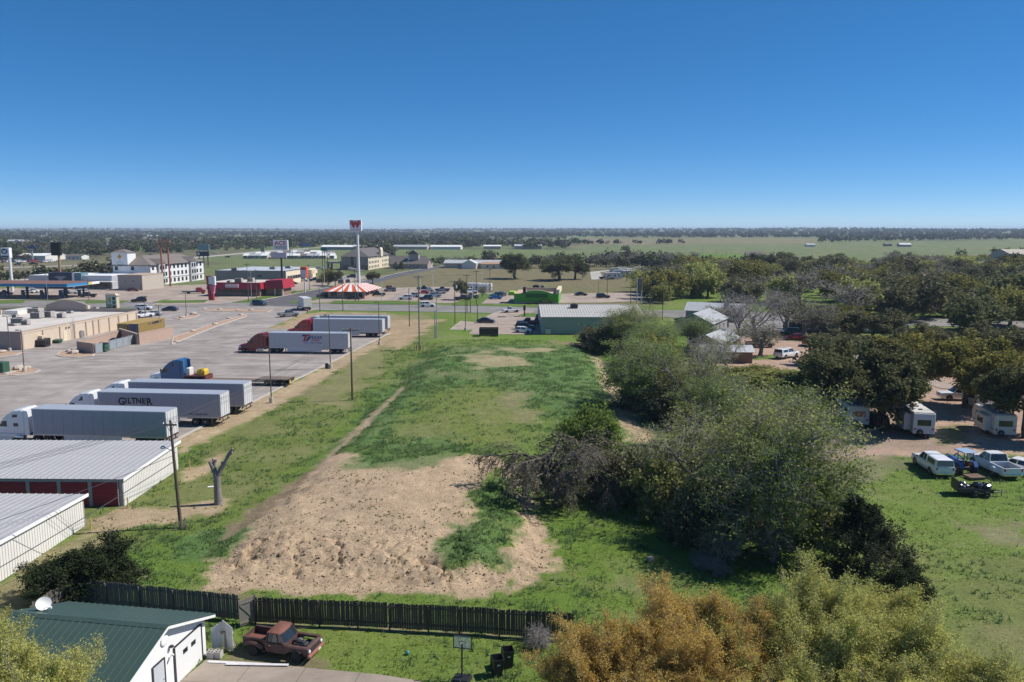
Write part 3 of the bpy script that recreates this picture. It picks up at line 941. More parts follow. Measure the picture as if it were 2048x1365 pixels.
BARK = mat('bark', (0.125, 0.105, 0.088), 0.95, var=0.3, scale=4, bump=0.5)
BARKG = mat('bark_grey', (0.22, 0.20, 0.182), 0.95, var=0.3, scale=4, bump=0.4)
TWIG = mat('twig', (0.21, 0.185, 0.16), 0.9, var=0.2)
TWIGG = mat('twig_grey', (0.27, 0.25, 0.235), 0.9, var=0.2)
TREE = {}
def tree_proto(key, seed, H, trunk, levels, r0, leaf=None, lmat=None, bark=BARK, twig=TWIG, stems=1, lean=(0, 0), minr=0.006, trunk_lv=1, zs=1.0):
    segs, tips, r = grow(seed, H, trunk, levels, r0, lean, stems)
    nlev = len(levels)
    Vt, Ft, nt = [], [], 0
    Vc, Fc, mi, nc = [], [], [], 0
    for lv, p, q, ra, rb in segs:
        k = 7 if lv == 0 else (5 if lv == 1 else 3)
        ra = np.maximum(ra, minr); rb = np.maximum(rb, minr * .7)
        V, F = frustums(p, q, ra, rb, k)
        if lv <= trunk_lv:
            Vt.append(V); Ft.append(F + nt); nt += len(V)
        else:
            Vc.append(V); Fc.append(F + nc); nc += len(V); mi.append(np.zeros(len(F), int))
    if leaf:
        V, F = leaves(r, tips, **leaf)
        Vc.append(V); Fc.append(F + nc); nc += len(V); mi.append(np.ones(len(F), int))
    Vt = np.concatenate(Vt); Vc = np.concatenate(Vc)
    top = max(Vc[:, 2].max(), Vt[:, 2].max())
    lo, hi = np.percentile(Vc[:, 0], [1, 99]); lo2, hi2 = np.percentile(Vc[:, 1], [1, 99])
    cx = (lo + hi) / 2; cy = (lo2 + hi2) / 2
    wid = ((hi - lo) + (hi2 - lo2)) / 2
    zlow = Vc[:, 2].min()
    if zlow < 0.05:
        Vc[:, 2] = np.where(Vc[:, 2] < 0.05, 0.05 + np.random.default_rng(seed).random(len(Vc)) * 0.25, Vc[:, 2])
    tm_ = np_mesh(key + '_trunk', Vt, [np.concatenate(Ft)], bark, smooth=True)
    cm_ = np_mesh(key + '_crown', Vc, [np.concatenate(Fc)], [twig, lmat or twig], np.concatenate(mi))
    TREE[key] = (tm_, cm_, top, wid, (cx, cy))

OAKL = leafmat('oak_leaf', [(0.070, 0.086, 0.040), (0.128, 0.140, 0.062), (0.205, 0.200, 0.100)], 0.38)
OAKY = leafmat('oak_leaf_yellow', [(0.105, 0.112, 0.040), (0.225, 0.215, 0.062), (0.340, 0.295, 0.088)], 0.3)
SPRING = leafmat('spring_leaf', [(0.178, 0.201, 0.063), (0.293, 0.316, 0.101), (0.425, 0.425, 0.155)], 0.48)
GREENL = leafmat('fresh_leaf', [(0.110, 0.175, 0.036), (0.205, 0.285, 0.064), (0.294, 0.366, 0.098)], 0.48)
ORANGE = leafmat('orange_leaf', [(0.348, 0.240, 0.072), (0.588, 0.396, 0.108), (0.720, 0.492, 0.144), (0.480, 0.432, 0.132)], 0.48, 0.1)
GOLD = leafmat('gold_leaf', [(0.282, 0.312, 0.090), (0.456, 0.474, 0.138), (0.624, 0.588, 0.192), (0.504, 0.468, 0.150)], 0.48, 0.1)
CEDARL = leafmat('cedar_leaf', [(0.020, 0.033, 0.015), (0.037, 0.055, 0.024), (0.062, 0.077, 0.033)], 0.12)
BUSHL = leafmat('bush_leaf', [(0.100, 0.106, 0.056), (0.180, 0.178, 0.092), (0.250, 0.232, 0.132)], 0.25)

def build_protos():
    # live oaks: broad, dense
    ok = [dict(n=10, len=1.0, ang=66, segs=4, up=0.15, jit=.16, t0=.64, rad=.55), dict(n=7, len=.55, ang=48, segs=3, up=.06, jit=.25, t0=.3, rad=.5),
          dict(n=6, len=.52, ang=50, segs=2, up=.04, jit=.3, t0=.2, rad=.5), dict(n=5, len=.55, ang=50, segs=2, up=.02, jit=.3, t0=.1, rad=.5)]
    tree_proto('oak_a', 3, 9, .52, ok, .36, dict(per=11, size=.155, spread=.20), OAKL)
    tree_proto('oak_b', 8, 9, .50, ok, .34, dict(per=10, size=.16, spread=.22), OAKY)
    tree_proto('oak_c', 15, 8, .46, ok, .32, dict(per=11, size=.165, spread=.20), BUSHL)
    # the same for the woods behind, larger leaf clumps
    okm = [dict(n=11, len=1.15, ang=56, segs=3, up=0.10, jit=.18, t0=.22, rad=.55), dict(n=6, len=.55, ang=50, segs=2, up=.06, jit=.25, t0=.25, rad=.5),
           dict(n=6, len=.55, ang=52, segs=2, up=.04, jit=.3, t0=.15, rad=.5)]
    tree_proto('wood_a', 21, 9, .34, okm, .28, dict(per=16, size=.25, spread=.34), OAKL, minr=.015)
    tree_proto('wood_b', 22, 9, .34, okm, .28, dict(per=15, size=.25, spread=.34), OAKY, minr=.015)
    tree_proto('wood_c', 23, 9, .34, okm, .26, dict(per=12, size=.24, spread=.34), SPRING, minr=.015)
    tree_proto('wood_d', 24, 9, .34, okm, .26, dict(per=15, size=.25, spread=.34), BUSHL, minr=.015)
    # half-leafed elm / hackberry: twigs with a veil of new leaves
    el = [dict(n=8, len=1.05, ang=38, segs=5, up=.07, jit=.17, t0=.30, rad=.6), dict(n=7, len=.55, ang=42, segs=4, up=.04, jit=.22, t0=.25, rad=.5),
          dict(n=7, len=.50, ang=45, segs=3, up=.0, jit=.25, t0=.15, rad=.5), dict(n=6, len=.50, ang=48, segs=2, up=.0, jit=.28, t0=.1, rad=.55)]
    tree_proto('elm_a', 31, 12, .40, el, .30, dict(per=4, size=.07, spread=.15), SPRING, BARKG, TWIGG)
    tree_proto('elm_b', 32, 11, .36, el, .26, dict(per=3, size=.08, spread=.16), GREENL, BARKG, TWIGG, stems=2)
    tree_proto('elm_c', 33, 11, .38, el, .28, dict(per=2, size=.075, spread=.15), SPRING, BARKG, TWIGG)
    # bare trees
    br = [dict(n=7, len=1.0, ang=36, segs=4, up=.10, jit=.14, t0=.35, rad=.6), dict(n=6, len=.58, ang=38, segs=3, up=.06, jit=.18, t0=.25, rad=.55),
          dict(n=6, len=.52, ang=40, segs=3, up=.03, jit=.2, t0=.15, rad=.55), dict(n=5, len=.5, ang=40, segs=2, up=.02, jit=.2, t0=.1, rad=.6)]
    tree_proto('bare_a', 41, 11, .36, br, .24, None, None, BARKG, TWIGG, minr=.011)
    tree_proto('bare_b', 42, 9, .32, br, .20, dict(per=1, size=.10, spread=.15), BUSHL, BARKG, TWIGG, minr=.011)
    brm = br[:3]
    tree_proto('bare_far', 43, 10, .40, [dict(n=8, len=.9, ang=32, segs=3, up=.1, jit=.15, t0=.3, rad=.6), dict(n=8, len=.55, ang=36, segs=2, up=.06, jit=.2, t0=.2, rad=.55), dict(n=8, len=.5, ang=40, segs=2, up=.03, jit=.2, t0=.1, rad=.6)], .2, dict(per=1, size=.14, spread=.15), BUSHL, BARKG, TWIGG, minr=.028)
    # weeping, dead thicket
    wp = [dict(n=11, len=1.05, ang=52, segs=5, up=-.05, jit=.16, t0=.35, rad=.6), dict(n=13, len=.50, ang=42, segs=5, up=-.24, jit=.14, t0=.2, rad=.5),
          dict(n=13, len=.72, ang=28, segs=4, up=-.36, jit=.09, t0=.1, rad=.5)]
    tree_proto('weeping', 51, 6, .42, wp, .20, dict(per=2, size=.07, spread=.10), BUSHL, BARK, mat('dead_twig', (0.150, 0.128, 0.110), .9, var=.25), minr=.011, lean=(-.22, 0))
    # upright twiggy spring trees of the foreground
    up = [dict(n=11, len=1.15, ang=46, segs=4, up=.12, jit=.12, t0=.2, rad=.55), dict(n=8, len=.55, ang=30, segs=3, up=.14, jit=.14, t0=.2, rad=.5),
          dict(n=7, len=.52, ang=30, segs=3, up=.16, jit=.15, t0=.15, rad=.5), dict(n=6, len=.52, ang=30, segs=2, up=.14, jit=.16, t0=.1, rad=.55)]
    tree_proto('orange_tree', 61, 7, .30, up, .16, dict(per=14, size=.035, spread=.08), ORANGE, BARKG, TWIGG, stems=2, minr=.005)
    tree_proto('gold_tree', 62, 7.5, .30, up, .17, dict(per=14, size=.035, spread=.085), GOLD, BARKG, TWIGG, stems=2, minr=.005)
    # shrubs
    sh = [dict(n=10, len=1.2, ang=52, segs=3, up=.05, jit=.25, t0=.1, rad=.6), dict(n=7, len=.6, ang=45, segs=3, up=.0, jit=.25, t0=.15, rad=.5), dict(n=7, len=.55, ang=45, segs=2, up=0, jit=.3, t0=.1, rad=.5)]
    tree_proto('shrub_a', 71, 3, .35, sh, .06, dict(per=9, size=.085, spread=.12), BUSHL, stems=4)
    tree_proto('shrub_b', 72, 3, .35, sh, .06, dict(per=9, size=.085, spread=.12), SPRING, stems=4)
    tree_proto('shrub_dry', 73, 2.4, .35, sh, .045, None, None, BARKG, TWIGG, stems=5, minr=.009)
    tree_proto('fresh_tree', 74, 5, .38, ok, .13, dict(per=7, size=.09, spread=.14), GREENL)
    tree_proto('small_oak', 75, 4, .42, okm, .12, dict(per=14, size=.12, spread=.14), OAKY)
    # cedars
    ce = [dict(n=90, len=.52, ang=76, segs=5, up=.04, jit=.10, t0=.05, rad=.22, cone=1.12), dict(n=13, len=.30, ang=42, segs=2, up=.10, jit=.2, t0=.15, rad=.5), dict(n=5, len=.5, ang=38, segs=2, up=.12, jit=.2, t0=.1, rad=.6)]
    tree_proto('cedar', 81, 6, .98, ce, .15, dict(per=6, size=.06, spread=.07), CEDARL, BARK, TWIG, trunk_lv=0)
    ju = [dict(n=13, len=1.1, ang=58, segs=3, up=.06, jit=.2, t0=.25, rad=.55), dict(n=9, len=.5, ang=45, segs=3, up=.06, jit=.22, t0=.15, rad=.5), dict(n=8, len=.5, ang=42, segs=2, up=.08, jit=.25, t0=.1, rad=.5)]
    tree_proto('juniper', 82, 4.4, .50, ju, .15, dict(per=20, size=.07, spread=.13), CEDARL, BARK, TWIG, stems=2)
build_protos()
if 0: print({k:(round(v[2],1),round(v[3],1)) for k,v in TREE.items()})

TCOUNT = {}
def plant(key, name, x, y, height, width, label, cat='tree', group=None, rz=None, z=None, squash=None):
    tm_, cm_, top, wid, c = TREE[key]
    rz = random.uniform(0, 6.28) if rz is None else rz
    zz = ground_z(x, y) if z is None else z
    o = thing(name, label, cat, (x, y, zz - 0.03), rz, group)
    sx = width / wid; sz = height / top
    sy = sx * (squash or 1.0)
    put('trunk', tm_, o, scale=(sx, sy, sz)); put('crown', cm_, o, scale=(sx, sy, sz))
    return o

def plant_px(key, name, bx, by, topy, wpx, label, cat='tree', group=None, rz=None, wmul=1.0, squash=None):
    x, y = G(bx, by)
    z0 = ground_z(x, y)
    return plant(key, name, x, y, max(ZAT(topy, y) - z0, 0.6), wpx * MPP(y, 3) * wmul, label, cat, group, rz, squash=squash)
# ------------------------------------------------------------------ tree placement: the near ones
plant_px('elm_a', 'hackberry_tree', 1480, 1078, 745, 330, 'tall half bare hackberry with grey limbs in the thicket centre', rz=0.4)
plant_px('elm_b', 'hackberry_tree', 1575, 1085, 800, 250, 'half leafed tree with yellow green leaves leaning at the thicket right side', rz=2.1)
plant_px('elm_c', 'hackberry_tree', 1390, 1000, 790, 230, 'nearly bare grey tree rising on the thicket left flank', rz=4.0)
plant_px('elm_b', 'hackberry_tree', 1570, 965, 765, 200, 'light green leafing tree at the back of the thicket', rz=5.2)
plant_px('weeping', 'weeping_tree', 1122, 995, 826, 275, 'dark weeping tree with drooping dead branches beside the dirt mound', rz=0.2)
plant_px('fresh_tree', 'young_tree', 1190, 955, 788, 115, 'fresh green small tree growing out of the weeping branches')
plant_px('weeping', 'weeping_tree', 1215, 1002, 880, 150, 'low grey weeping tangle beside the dark weeping tree', rz=3.0)
for i, (k, x, y, t, w, l) in enumerate([
        ('shrub_a', 1260, 1000, 880, 120, 'dark green shrub between the weeping tree and the tall hackberry'),
        ('shrub_b', 1335, 1030, 905, 130, 'olive green shrub at the foot of the thicket with arching grey stems'),
        ('shrub_a', 1400, 1085, 960, 130, 'dense dark undergrowth shrub under the tall hackberry'),
        ('shrub_a', 1460, 1060, 930, 150, 'shadowed undergrowth shrub deep inside the thicket'),
        ('shrub_b', 1620, 1075, 960, 130, 'pale leafing shrub at the thicket edge beside the cedar'),
        ('bare_b', 1440, 1130, 1060, 90, 'fallen tangle of bare grey branches on the grass below the thicket'),
        ('bare_b', 1545, 1126, 1052, 100, 'bare grey brushy shrub in front of the thicket'),
        ('shrub_dry', 1420, 1140, 1100, 70, 'small bare brush pile lying on the bright grass'),
        ('shrub_dry', 1075, 1290, 1240, 70, 'bare wiry shrub at the end of the dark fence'),
        ('shrub_a', 1540, 1040, 900, 150, 'dark shrub behind the bare brush in the thicket')]):
    plant_px(k, 'shrub', x, y, t, w, l, 'shrub')
plant_px('elm_b', 'elm_tree', 1345, 830, 662, 185, 'airy olive tree on the lane side of the weedy mound')
plant_px('elm_a', 'elm_tree', 1300, 800, 672, 120, 'olive tree at the dirt bank of the weedy mound')
for k, x, y, t, w, l in [('shrub_a', 1290, 815, 745, 90, 'low olive shrub under the tree at the dirt bank'), ('shrub_a', 1350, 842, 750, 120, 'grey olive undergrowth below the airy olive tree'), ('shrub_b', 1405, 855, 770, 120, 'leafy undergrowth behind the thicket'), ('shrub_a', 1300, 765, 700, 90, 'brownish shrub beside the bright green strip'), ('shrub_b', 1455, 880, 800, 130, 'pale leafy shrub behind the tall hackberry')]:
    plant_px(k, 'shrub', x, y, t, w, l, 'shrub')
plant_px('elm_c', 'elm_tree', 1400, 838, 672, 170, 'grey twiggy tree beside the airy olive tree')
plant_px('elm_b', 'elm_tree', 1420, 880, 725, 170, 'bright leafing tree between the airy olive tree and the thicket')
plant_px('small_oak', 'young_oak', 1308, 745, 662, 100, 'bronze tipped young oak at the edge of the bright green strip')
plant_px('elm_b', 'leafing_tree', 1345, 735, 636, 130, 'bright yellow green tree beside the metal roofed houses')
plant_px('elm_a', 'leafing_tree', 1240, 703, 600, 110, 'sparse leafing tree with a pale trunk behind the metal building')
plant_px('shrub_a', 'bushy_tree', 1205, 703, 640, 90, 'dark bushy tree beside the end of the green metal shop')
plant_px('elm_a', 'leafing_tree', 1262, 690, 602, 100, 'leaning leafing tree at the corner of the metal shop')
plant_px('bare_a', 'bare_tree', 1415, 772, 668, 130, 'bare dark tree with clumped seed heads before the gravel lot')
plant_px('shrub_b', 'shrub', 1500, 760, 730, 120, 'yellow green shrub at the edge of the gravel lot', 'shrub')
plant_px('shrub_b', 'shrub', 1560, 772, 735, 130, 'wide yellow green shrub below the white camper shell pickup', 'shrub')
plant_px('cedar', 'cedar_tree', 1738, 1150, 992, 155, 'dark green pointed cedar at the edge of the thicket')
plant_px('juniper', 'cedar_tree', 1822, 1210, 1125, 110, 'low dark cedar next to the pointed cedar')
for i, (x, y, h, w, l) in enumerate([(4.6, 36.9, 6.2, 5.0, 'orange budding tree closest to the end of the fence'), (7.6, 37.6, 7.1, 5.6, 'tallest orange budding tree of the clump past the fence'), (10.4, 38.2, 6.7, 5.2, 'orange yellow budding tree next to the olive gold trees'), (6.4, 34.6, 5.2, 5.4, 'low orange budding tree in front of the clump'), (9.6, 35.0, 5.0, 5.4, 'low amber tree at the foot of the orange clump')]):
    plant('orange_tree', 'orange_leafed_tree', x, y, h, w, l, rz=i * 1.3)
for i, (x, y, h, w, l) in enumerate([(13.2, 39.2, 7.4, 5.0, 'olive gold tree touching the orange clump'), (15.6, 39.6, 8.0, 5.2, 'tall olive gold tree below the thicket'), (18.0, 38.4, 7.6, 5.2, 'olive gold tree in front of the pointed cedar'), (20.6, 37.6, 7.0, 5.0, 'olive gold tree beside the low dark cedar'), (12.8, 35.6, 5.4, 5.2, 'low olive gold tree at the foot of the clump'), (16.0, 35.8, 5.6, 5.4, 'low broad gold tree below the tall olive one'), (19.4, 35.2, 5.0, 5.4, 'low gold green tree beneath the cedar'), (22.9, 36.2, 5.4, 5.0, 'gold tree at the open slope edge'), (27.2, 36.6, 4.4, 5.0, 'sparse golden tree on the open slope by itself'), (-22.9, 33.2, 8.0, 4.6, 'yellow budding tree in front of the green roofed garage'), (-25.6, 34.2, 7.6, 4.4, 'second yellow budding tree at the garage end')]):
    plant('gold_tree', 'golden_tree', x, y, h, w, l, rz=i * 1.7)
plant_px('juniper', 'juniper_tree', 195, 1196, 1074, 165, 'dark green juniper standing behind the wooden fence')
plant_px('juniper', 'juniper_tree', 95, 1205, 1118, 130, 'spreading dark juniper beside the white storage building')
# trailer park trees
plant_px('oak_a', 'live_oak', 1758, 846, 684, 245, 'broad live oak shading the blue grey camper trailer', rz=1.2, squash=.62)
plant_px('oak_a', 'live_oak', 1680, 815, 700, 140, 'live oak with a leaning trunk behind the small camper', rz=3.4)
plant_px('oak_b', 'live_oak', 1930, 815, 660, 180, 'yellow green live oak over the white crew cab pickup', rz=2.2)
plant_px('oak_a', 'live_oak', 2052, 876, 712, 150, 'dark live oak beside the large beige camper', rz=5.0)
plant_px('wood_a', 'live_oak', 1645, 788, 664, 120, 'deep green bushy oak next to the gravel lot')
plant_px('oak_b', 'live_oak', 1815, 745, 655, 125, 'golden leafed oak behind the broad live oak')
plant_px('oak_c', 'live_oak', 1700, 735, 660, 130, 'greyish oak behind the deep green bushy oak')
plant_px('oak_c', 'live_oak', 1990, 745, 640, 110, 'dull green oak behind the yellow green live oak')
for i, (k, bx, by, t, w, l) in enumerate([('bare_a', 1478, 698, 578, 100, 'bare tree with a thick double trunk before the parking lot'), ('bare_a', 1510, 690, 570, 130, 'wide bare tree at the edge of the grey parking lot'),
                             ('bare_b', 1570, 668, 572, 110, 'bare spreading tree beside the dark red car'), ('bare_b', 1520, 712, 640, 90, 'slim bare tree on the grass patch by the camper shell pickup'),
                             ('bare_b', 1640, 665, 600, 90, 'grey twiggy tree in front of the pipe stacks'), ('bare_b', 1425, 655, 608, 46, 'small bare tree beside the flagpole'), ('bare_b', 1455, 652, 606, 60, 'crooked bare tree near the flag')]):
    plant_px(k, 'bare_tree', bx, by, t, w, l)
for k, bx, by, t, w, l in [('elm_b', 1372, 700, 628, 90, 'yellow green tree screening the brown walled shed house'), ('elm_a', 1308, 705, 632, 80, 'thin leafing tree between the metal shop and the houses'), ('elm_b', 1225, 705, 612, 85, 'grey green tree in front of the metal shop wall'), ('elm_c', 1455, 745, 655, 90, 'grey twiggy tree before the carport'), ('bare_b', 1610, 675, 605, 80, 'bare tree standing before the pipe ends'), ('oak_c', 1745, 690, 615, 120, 'broad olive oak over the far end of the pipe stack'), ('oak_b', 1690, 668, 606, 80, 'yellowish oak behind the pipe stack'), ('bare_b', 1665, 680, 610, 90, 'grey bare tree in front of the pipes'), ('elm_c', 1480, 870, 760, 150, 'pale twiggy tree at the back of the thicket near the gravel'), ('oak_c', 1840, 735, 640, 110, 'grey green oak behind the golden leafed oak')]:
    plant_px(k, 'leafing_tree', bx, by, t, w, l)
# middle distance
plant_px('oak_a', 'live_oak', 1030, 558, 503, 58, 'round dark oak alone in the dry field')
plant_px('oak_a', 'live_oak', 1117, 561, 508, 64, 'wide dark oak behind the green cafe', squash=1.1)
plant_px('oak_a', 'live_oak', 1150, 559, 514, 46, 'dark oak touching the wide dark oak in the field')
plant_px('oak_c', 'ornamental_tree', 922, 600, 556, 28, 'vase shaped dark tree beside the burger parking lot')
plant_px('wood_b', 'ornamental_tree', 656, 572, 535, 30, 'yellow green tree behind the striped roof')
plant_px('oak_c', 'ornamental_tree', 671, 574, 538, 24, 'olive tree in the grass island behind the striped roof')
plant_px('oak_c', 'ornamental_tree', 746, 568, 541, 26, 'small forked tree beside the asphalt side road')
plant_px('bare_b', 'ornamental_tree', 965, 597, 570, 20, 'small bare tree on the verge by the blue cars')
for i, (bx, by, t, w) in enumerate([(726, 540, 525, 9), (803, 541, 520, 8), (790, 541, 523, 8), (846, 532, 519, 8)]):
    plant_px('wood_a', 'palm_like_tree', bx, by, t, w, 'small dark tree planted along the tan hotel front', group='small trees by the tan hotel')
r9 = np.random.default_rng(99)
# bare row behind the field, woodland on the right, trees along the road
for i in range(34):
    bx = r9.uniform(1172, 1395); by = 534 + r9.normal(0, 1.2)
    plant_px('bare_far', 'bare_row_tree', bx, by, r9.uniform(500, 513), r9.uniform(12, 24), 'slender bare tree in the long grey row across the field', group='bare trees in the field row')
for i in range(16):
    bx = r9.uniform(800, 1180); by = r9.uniform(527, 531)
    plant_px('bare_far', 'bare_row_tree', bx, by, by - r9.uniform(10, 22), r9.uniform(14, 26), 'grey scrubby bare tree behind the dry field', group='bare trees behind the dry field')
KINDS = ['wood_a', 'wood_b', 'wood_c', 'wood_d', 'bare_far', 'wood_d', 'wood_b', 'bare_far', 'wood_d']
LBL = {'wood_a': 'dark green evergreen oak', 'wood_b': 'yellow tipped oak',
       'wood_c': 'light green leafing tree', 'wood_d': 'dull brown green tree',
       'bare_far': 'bare grey tree'}
def wood(n, poly, hmin, hmax, seed, where, kinds=KINDS, wr=(1.0, 1.45)):
    r = np.random.default_rng(seed)
    pw = poly
    arr = np.array(pw)
    got = 0; tries = 0; pts = []
    while got < n and tries < 20000:
        tries += 1
        x = r.uniform(arr[:, 0].min(), arr[:, 0].max()); y = r.uniform(arr[:, 1].min(), arr[:, 1].max())
        if sdist(np.array([x]), np.array([y]), pw)[0] > 0:
            continue
        if any((x - a) ** 2 + (y - b) ** 2 < 36 for a, b in pts):
            continue
        pts.append((x, y)); got += 1
        k = kinds[int(r.integers(len(kinds)))]
        h = r.uniform(hmin, hmax) * r.uniform(.75, 1.1)
        plant(k, 'woodland_tree', x, y, h, h * r.uniform(*wr), LBL[k] + where, 'tree', LBL[k].replace(' tree', '') + ' trees' + where)
wood(96, PX([(1290, 606), (1420, 618), (1560, 612), (1700, 628), (1800, 625), (1800, 560), (1700, 548), (1560, 545), (1400, 545), (1290, 560)]), 8, 12.5, 5, ' in the dense woods across the road from the gravel lot')
wood(84, PX([(1700, 640), (1900, 660), (2200, 690), (2300, 600), (2200, 560), (1950, 548), (1800, 550), (1700, 560)]), 9, 13, 6, ' in the dense woods behind the camper park oaks')
wood(20, PX([(1420, 549), (1780, 548), (1990, 552), (1950, 538), (1480, 538)]), 8, 12, 8, ' at the woods edge against the green pasture', ['wood_a', 'wood_d', 'bare_far', 'wood_a'])
for bx, by, t, w in [(1310, 592, 531, 40), (1335, 598, 540, 50), (1290, 590, 540, 26)]:
    plant_px('wood_a', 'cedar_clump', bx, by, t, w, 'dark cedar like tree beside the black sign frame', group='dark trees by the sign frame')
for i in range(12):
    bx = r9.uniform(1880, 1985); by = r9.uniform(520, 527)
    plant_px('wood_c', 'orchard_tree', bx, by, by - r9.uniform(10, 16), r9.uniform(16, 24), 'bright green round tree beside the pond and arena', group='bright trees by the pond')

# ------------------------------------------------------------------ far woods: one mass of small clumps
def far_woods(n, rmin, rmax, per, size, seed, thr, hmin=5, hmax=12, edge=0.0):
    r = np.random.default_rng(seed)
    k = n * 8
    rad = rmin * (rmax / rmin) ** (r.random(k) ** 0.9)
    a = np.radians(r.uniform(-36, 36, k))
    x = rad * np.sin(a); y = rad * np.cos(a)
    d = fbm(x / 240, y / 420, 101, 4)
    # hedgerows along the field borders
    cs, sn = math.cos(0.35), math.sin(0.35)
    fx = (x * cs + y * sn) / 260 + (fbm(x / 300, y / 300, 51, 2) - .5) * .5
    fy = (-x * sn + y * cs) / 330 + (fbm(x / 300, y / 300, 53, 2) - .5) * .5
    hedge = (np.minimum(np.abs(fx - np.round(fx)) * 260, np.abs(fy - np.round(fy)) * 330) < 9) & (fbm(x / 130, y / 130, 131, 2) > .45)
    keep = (d > thr) | (hedge & (r.random(k) < .8)) | (r.random(k) < 0.012)
    for poly in KEEP_CLEAR:
        keep &= (sdist(x, y, poly) > 8) | (r.random(k) < 0.004)
    x, y = x[keep][:n], y[keep][:n]
    m = len(x)
    z = hills(x, y)
    h = r.uniform(hmin, hmax, m); w = h * r.uniform(0.45, 0.75, m) * (1.5 if rmin > 2000 else 1.15)
    # quads on an uneven ellipsoid shell
    th = r.uniform(0, 2 * math.pi, (m, per)); ph = np.arccos(r.uniform(-0.75, 1, (m, per)))
    rr_ = (r.uniform(0.55, 1.08, (m, per))) * (0.8 + 0.35 * np.sin(th * 2 + r.uniform(0, 6, (m, 1))) * np.sin(ph * 3))
    px = x[:, None] + rr_ * np.sin(ph) * np.cos(th) * w[:, None]
    py = y[:, None] + rr_ * np.sin(ph) * np.sin(th) * w[:, None]
    pz = z[:, None] + h[:, None] * (0.52 + 0.46 * rr_ * np.cos(ph))
    p = np.stack([px, py, pz], -1).reshape(-1, 3)
    q = len(p)
    nrm = unit(np.stack([np.sin(ph) * np.cos(th), np.sin(ph) * np.sin(th), np.cos(ph) + .3], -1).reshape(-1, 3) + r.normal(0, .5, (q, 3)))
    a_ = unit(r.normal(0, 1, (q, 3))); b_ = unit(np.cross(nrm, a_)); a_ = np.cross(b_, nrm)
    s = (np.repeat(w, per) * size * r.uniform(.6, 1.3, q))[:, None]
    V = np.stack([p - a_ * s, p + b_ * s * .8, p + a_ * s, p - b_ * s * .8], 1).reshape(-1, 3)
    kind = r.integers(0, 10, m)
    mi = np.repeat(np.select([kind < 3, kind < 5, kind < 8], [0, 1, 2], 3), per)
    F = np.arange(len(V)).reshape(-1, 4)
    o = put('far_woods', np_mesh('far_woods', V, [F], FARM, mi))
    o['kind'] = 'stuff'
    return o
FARM = [leafmat('far_oak', [(0.030, 0.040, 0.020), (0.052, 0.062, 0.028)], .1, 0), leafmat('far_green', [(0.070, 0.090, 0.035), (0.105, 0.125, 0.048)], .1, 0),
        leafmat('far_grey', [(0.088, 0.082, 0.062), (0.125, 0.112, 0.088)], .1, 0), leafmat('far_brown', [(0.066, 0.066, 0.038), (0.098, 0.090, 0.052)], .1, 0)]
KEEP_CLEAR = [PX([(800, 499), (1190, 500), (1180, 530), (800, 530)]), PX([(1150, 492), (1600, 488), (2250, 480), (2250, 500), (1960, 508), (1640, 534), (1390, 528), (1180, 522)]),
              PX([(-300, 598), (250, 575), (420, 540), (680, 520), (860, 535), (1290, 545), (1290, 640), (-300, 680)]), PX([(-300, 540), (700, 495), (700, 520), (-300, 580)]),
              PX([(1150, 478.5), (1640, 479), (1620, 488), (1180, 490)]), PX([(1290, 560), (2300, 540), (2300, 700), (1290, 640)])]
tag(far_woods(520, 420, 1100, 130, .13, 201, .52, 6, 11), 'scattered scrubby trees and hedgerows behind the commercial strip', 'woods')
tag(far_woods(2300, 1050, 2800, 34, .26, 202, .44, 7, 12), 'broken belts of grey green woods across the far pastures', 'woods')
tag(far_woods(7500, 2600, 12500, 10, .48, 203, .30, 8, 14), 'continuous dark woods along the horizon', 'woods')
# ------------------------------------------------------------------ buildings
RZ = math.radians(-6.1)
ROOFG = mat('galvalume_roof', (0.40, 0.40, 0.405), 0.55, metal=0.1, var=0.06, scale=.6, dirt=0.12)
WPANEL = mat('white_wall_panel', (0.72, 0.70, 0.66), 0.5, var=0.05, scale=.8, dirt=0.12)
GREYF = mat('grey_metal_trim', (0.36, 0.35, 0.35), 0.5, var=0.06)
REDD = mat('red_rollup_door', (0.36, 0.034, 0.042), 0.45, var=0.08)
GREENR = mat('green_roof', (0.050, 0.088, 0.076), 0.42, metal=0.1, var=0.1, scale=.8, dirt=0.12)
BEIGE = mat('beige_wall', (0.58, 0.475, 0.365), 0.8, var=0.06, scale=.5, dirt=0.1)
BEIGED = mat('beige_trim', (0.40, 0.315, 0.245), 0.8, var=0.08)
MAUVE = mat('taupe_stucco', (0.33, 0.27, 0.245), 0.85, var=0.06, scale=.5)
ROOFM = mat('roof_membrane', (0.55, 0.51, 0.46), 0.85, var=0.1, scale=.25, dirt=0.28)
SHING = mat('shingle_roof', (0.115, 0.105, 0.10), 0.9, var=0.2, scale=2, bump=.3)
SHINGB = mat('brown_shingle', (0.17, 0.145, 0.13), 0.9, var=0.2, scale=2, bump=.3)
HOTW = mat('hotel_white', (0.70, 0.70, 0.70), 0.7, var=0.04, dirt=0.06)
HOTG = mat('hotel_grey', (0.42, 0.43, 0.44), 0.7, var=0.05)
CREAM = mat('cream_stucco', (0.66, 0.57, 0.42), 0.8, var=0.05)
BRICKB = mat('brown_brick', (0.24, 0.155, 0.115), 0.85, var=0.15, scale=1.5)
GREYW = mat('grey_metal_wall', (0.235, 0.225, 0.21), 0.6, var=0.05)
REDM = mat('red_mansard', (0.36, 0.02, 0.032), 0.5, var=0.08, scale=1)
TAN = mat('tan_wall', (0.42, 0.375, 0.31), 0.8, var=0.06, scale=.6)
BLUEC = mat('blue_canopy', (0.02, 0.20, 0.42), 0.4, var=0.04)
NAVY = mat('navy_panel', (0.012, 0.022, 0.045), 0.5)
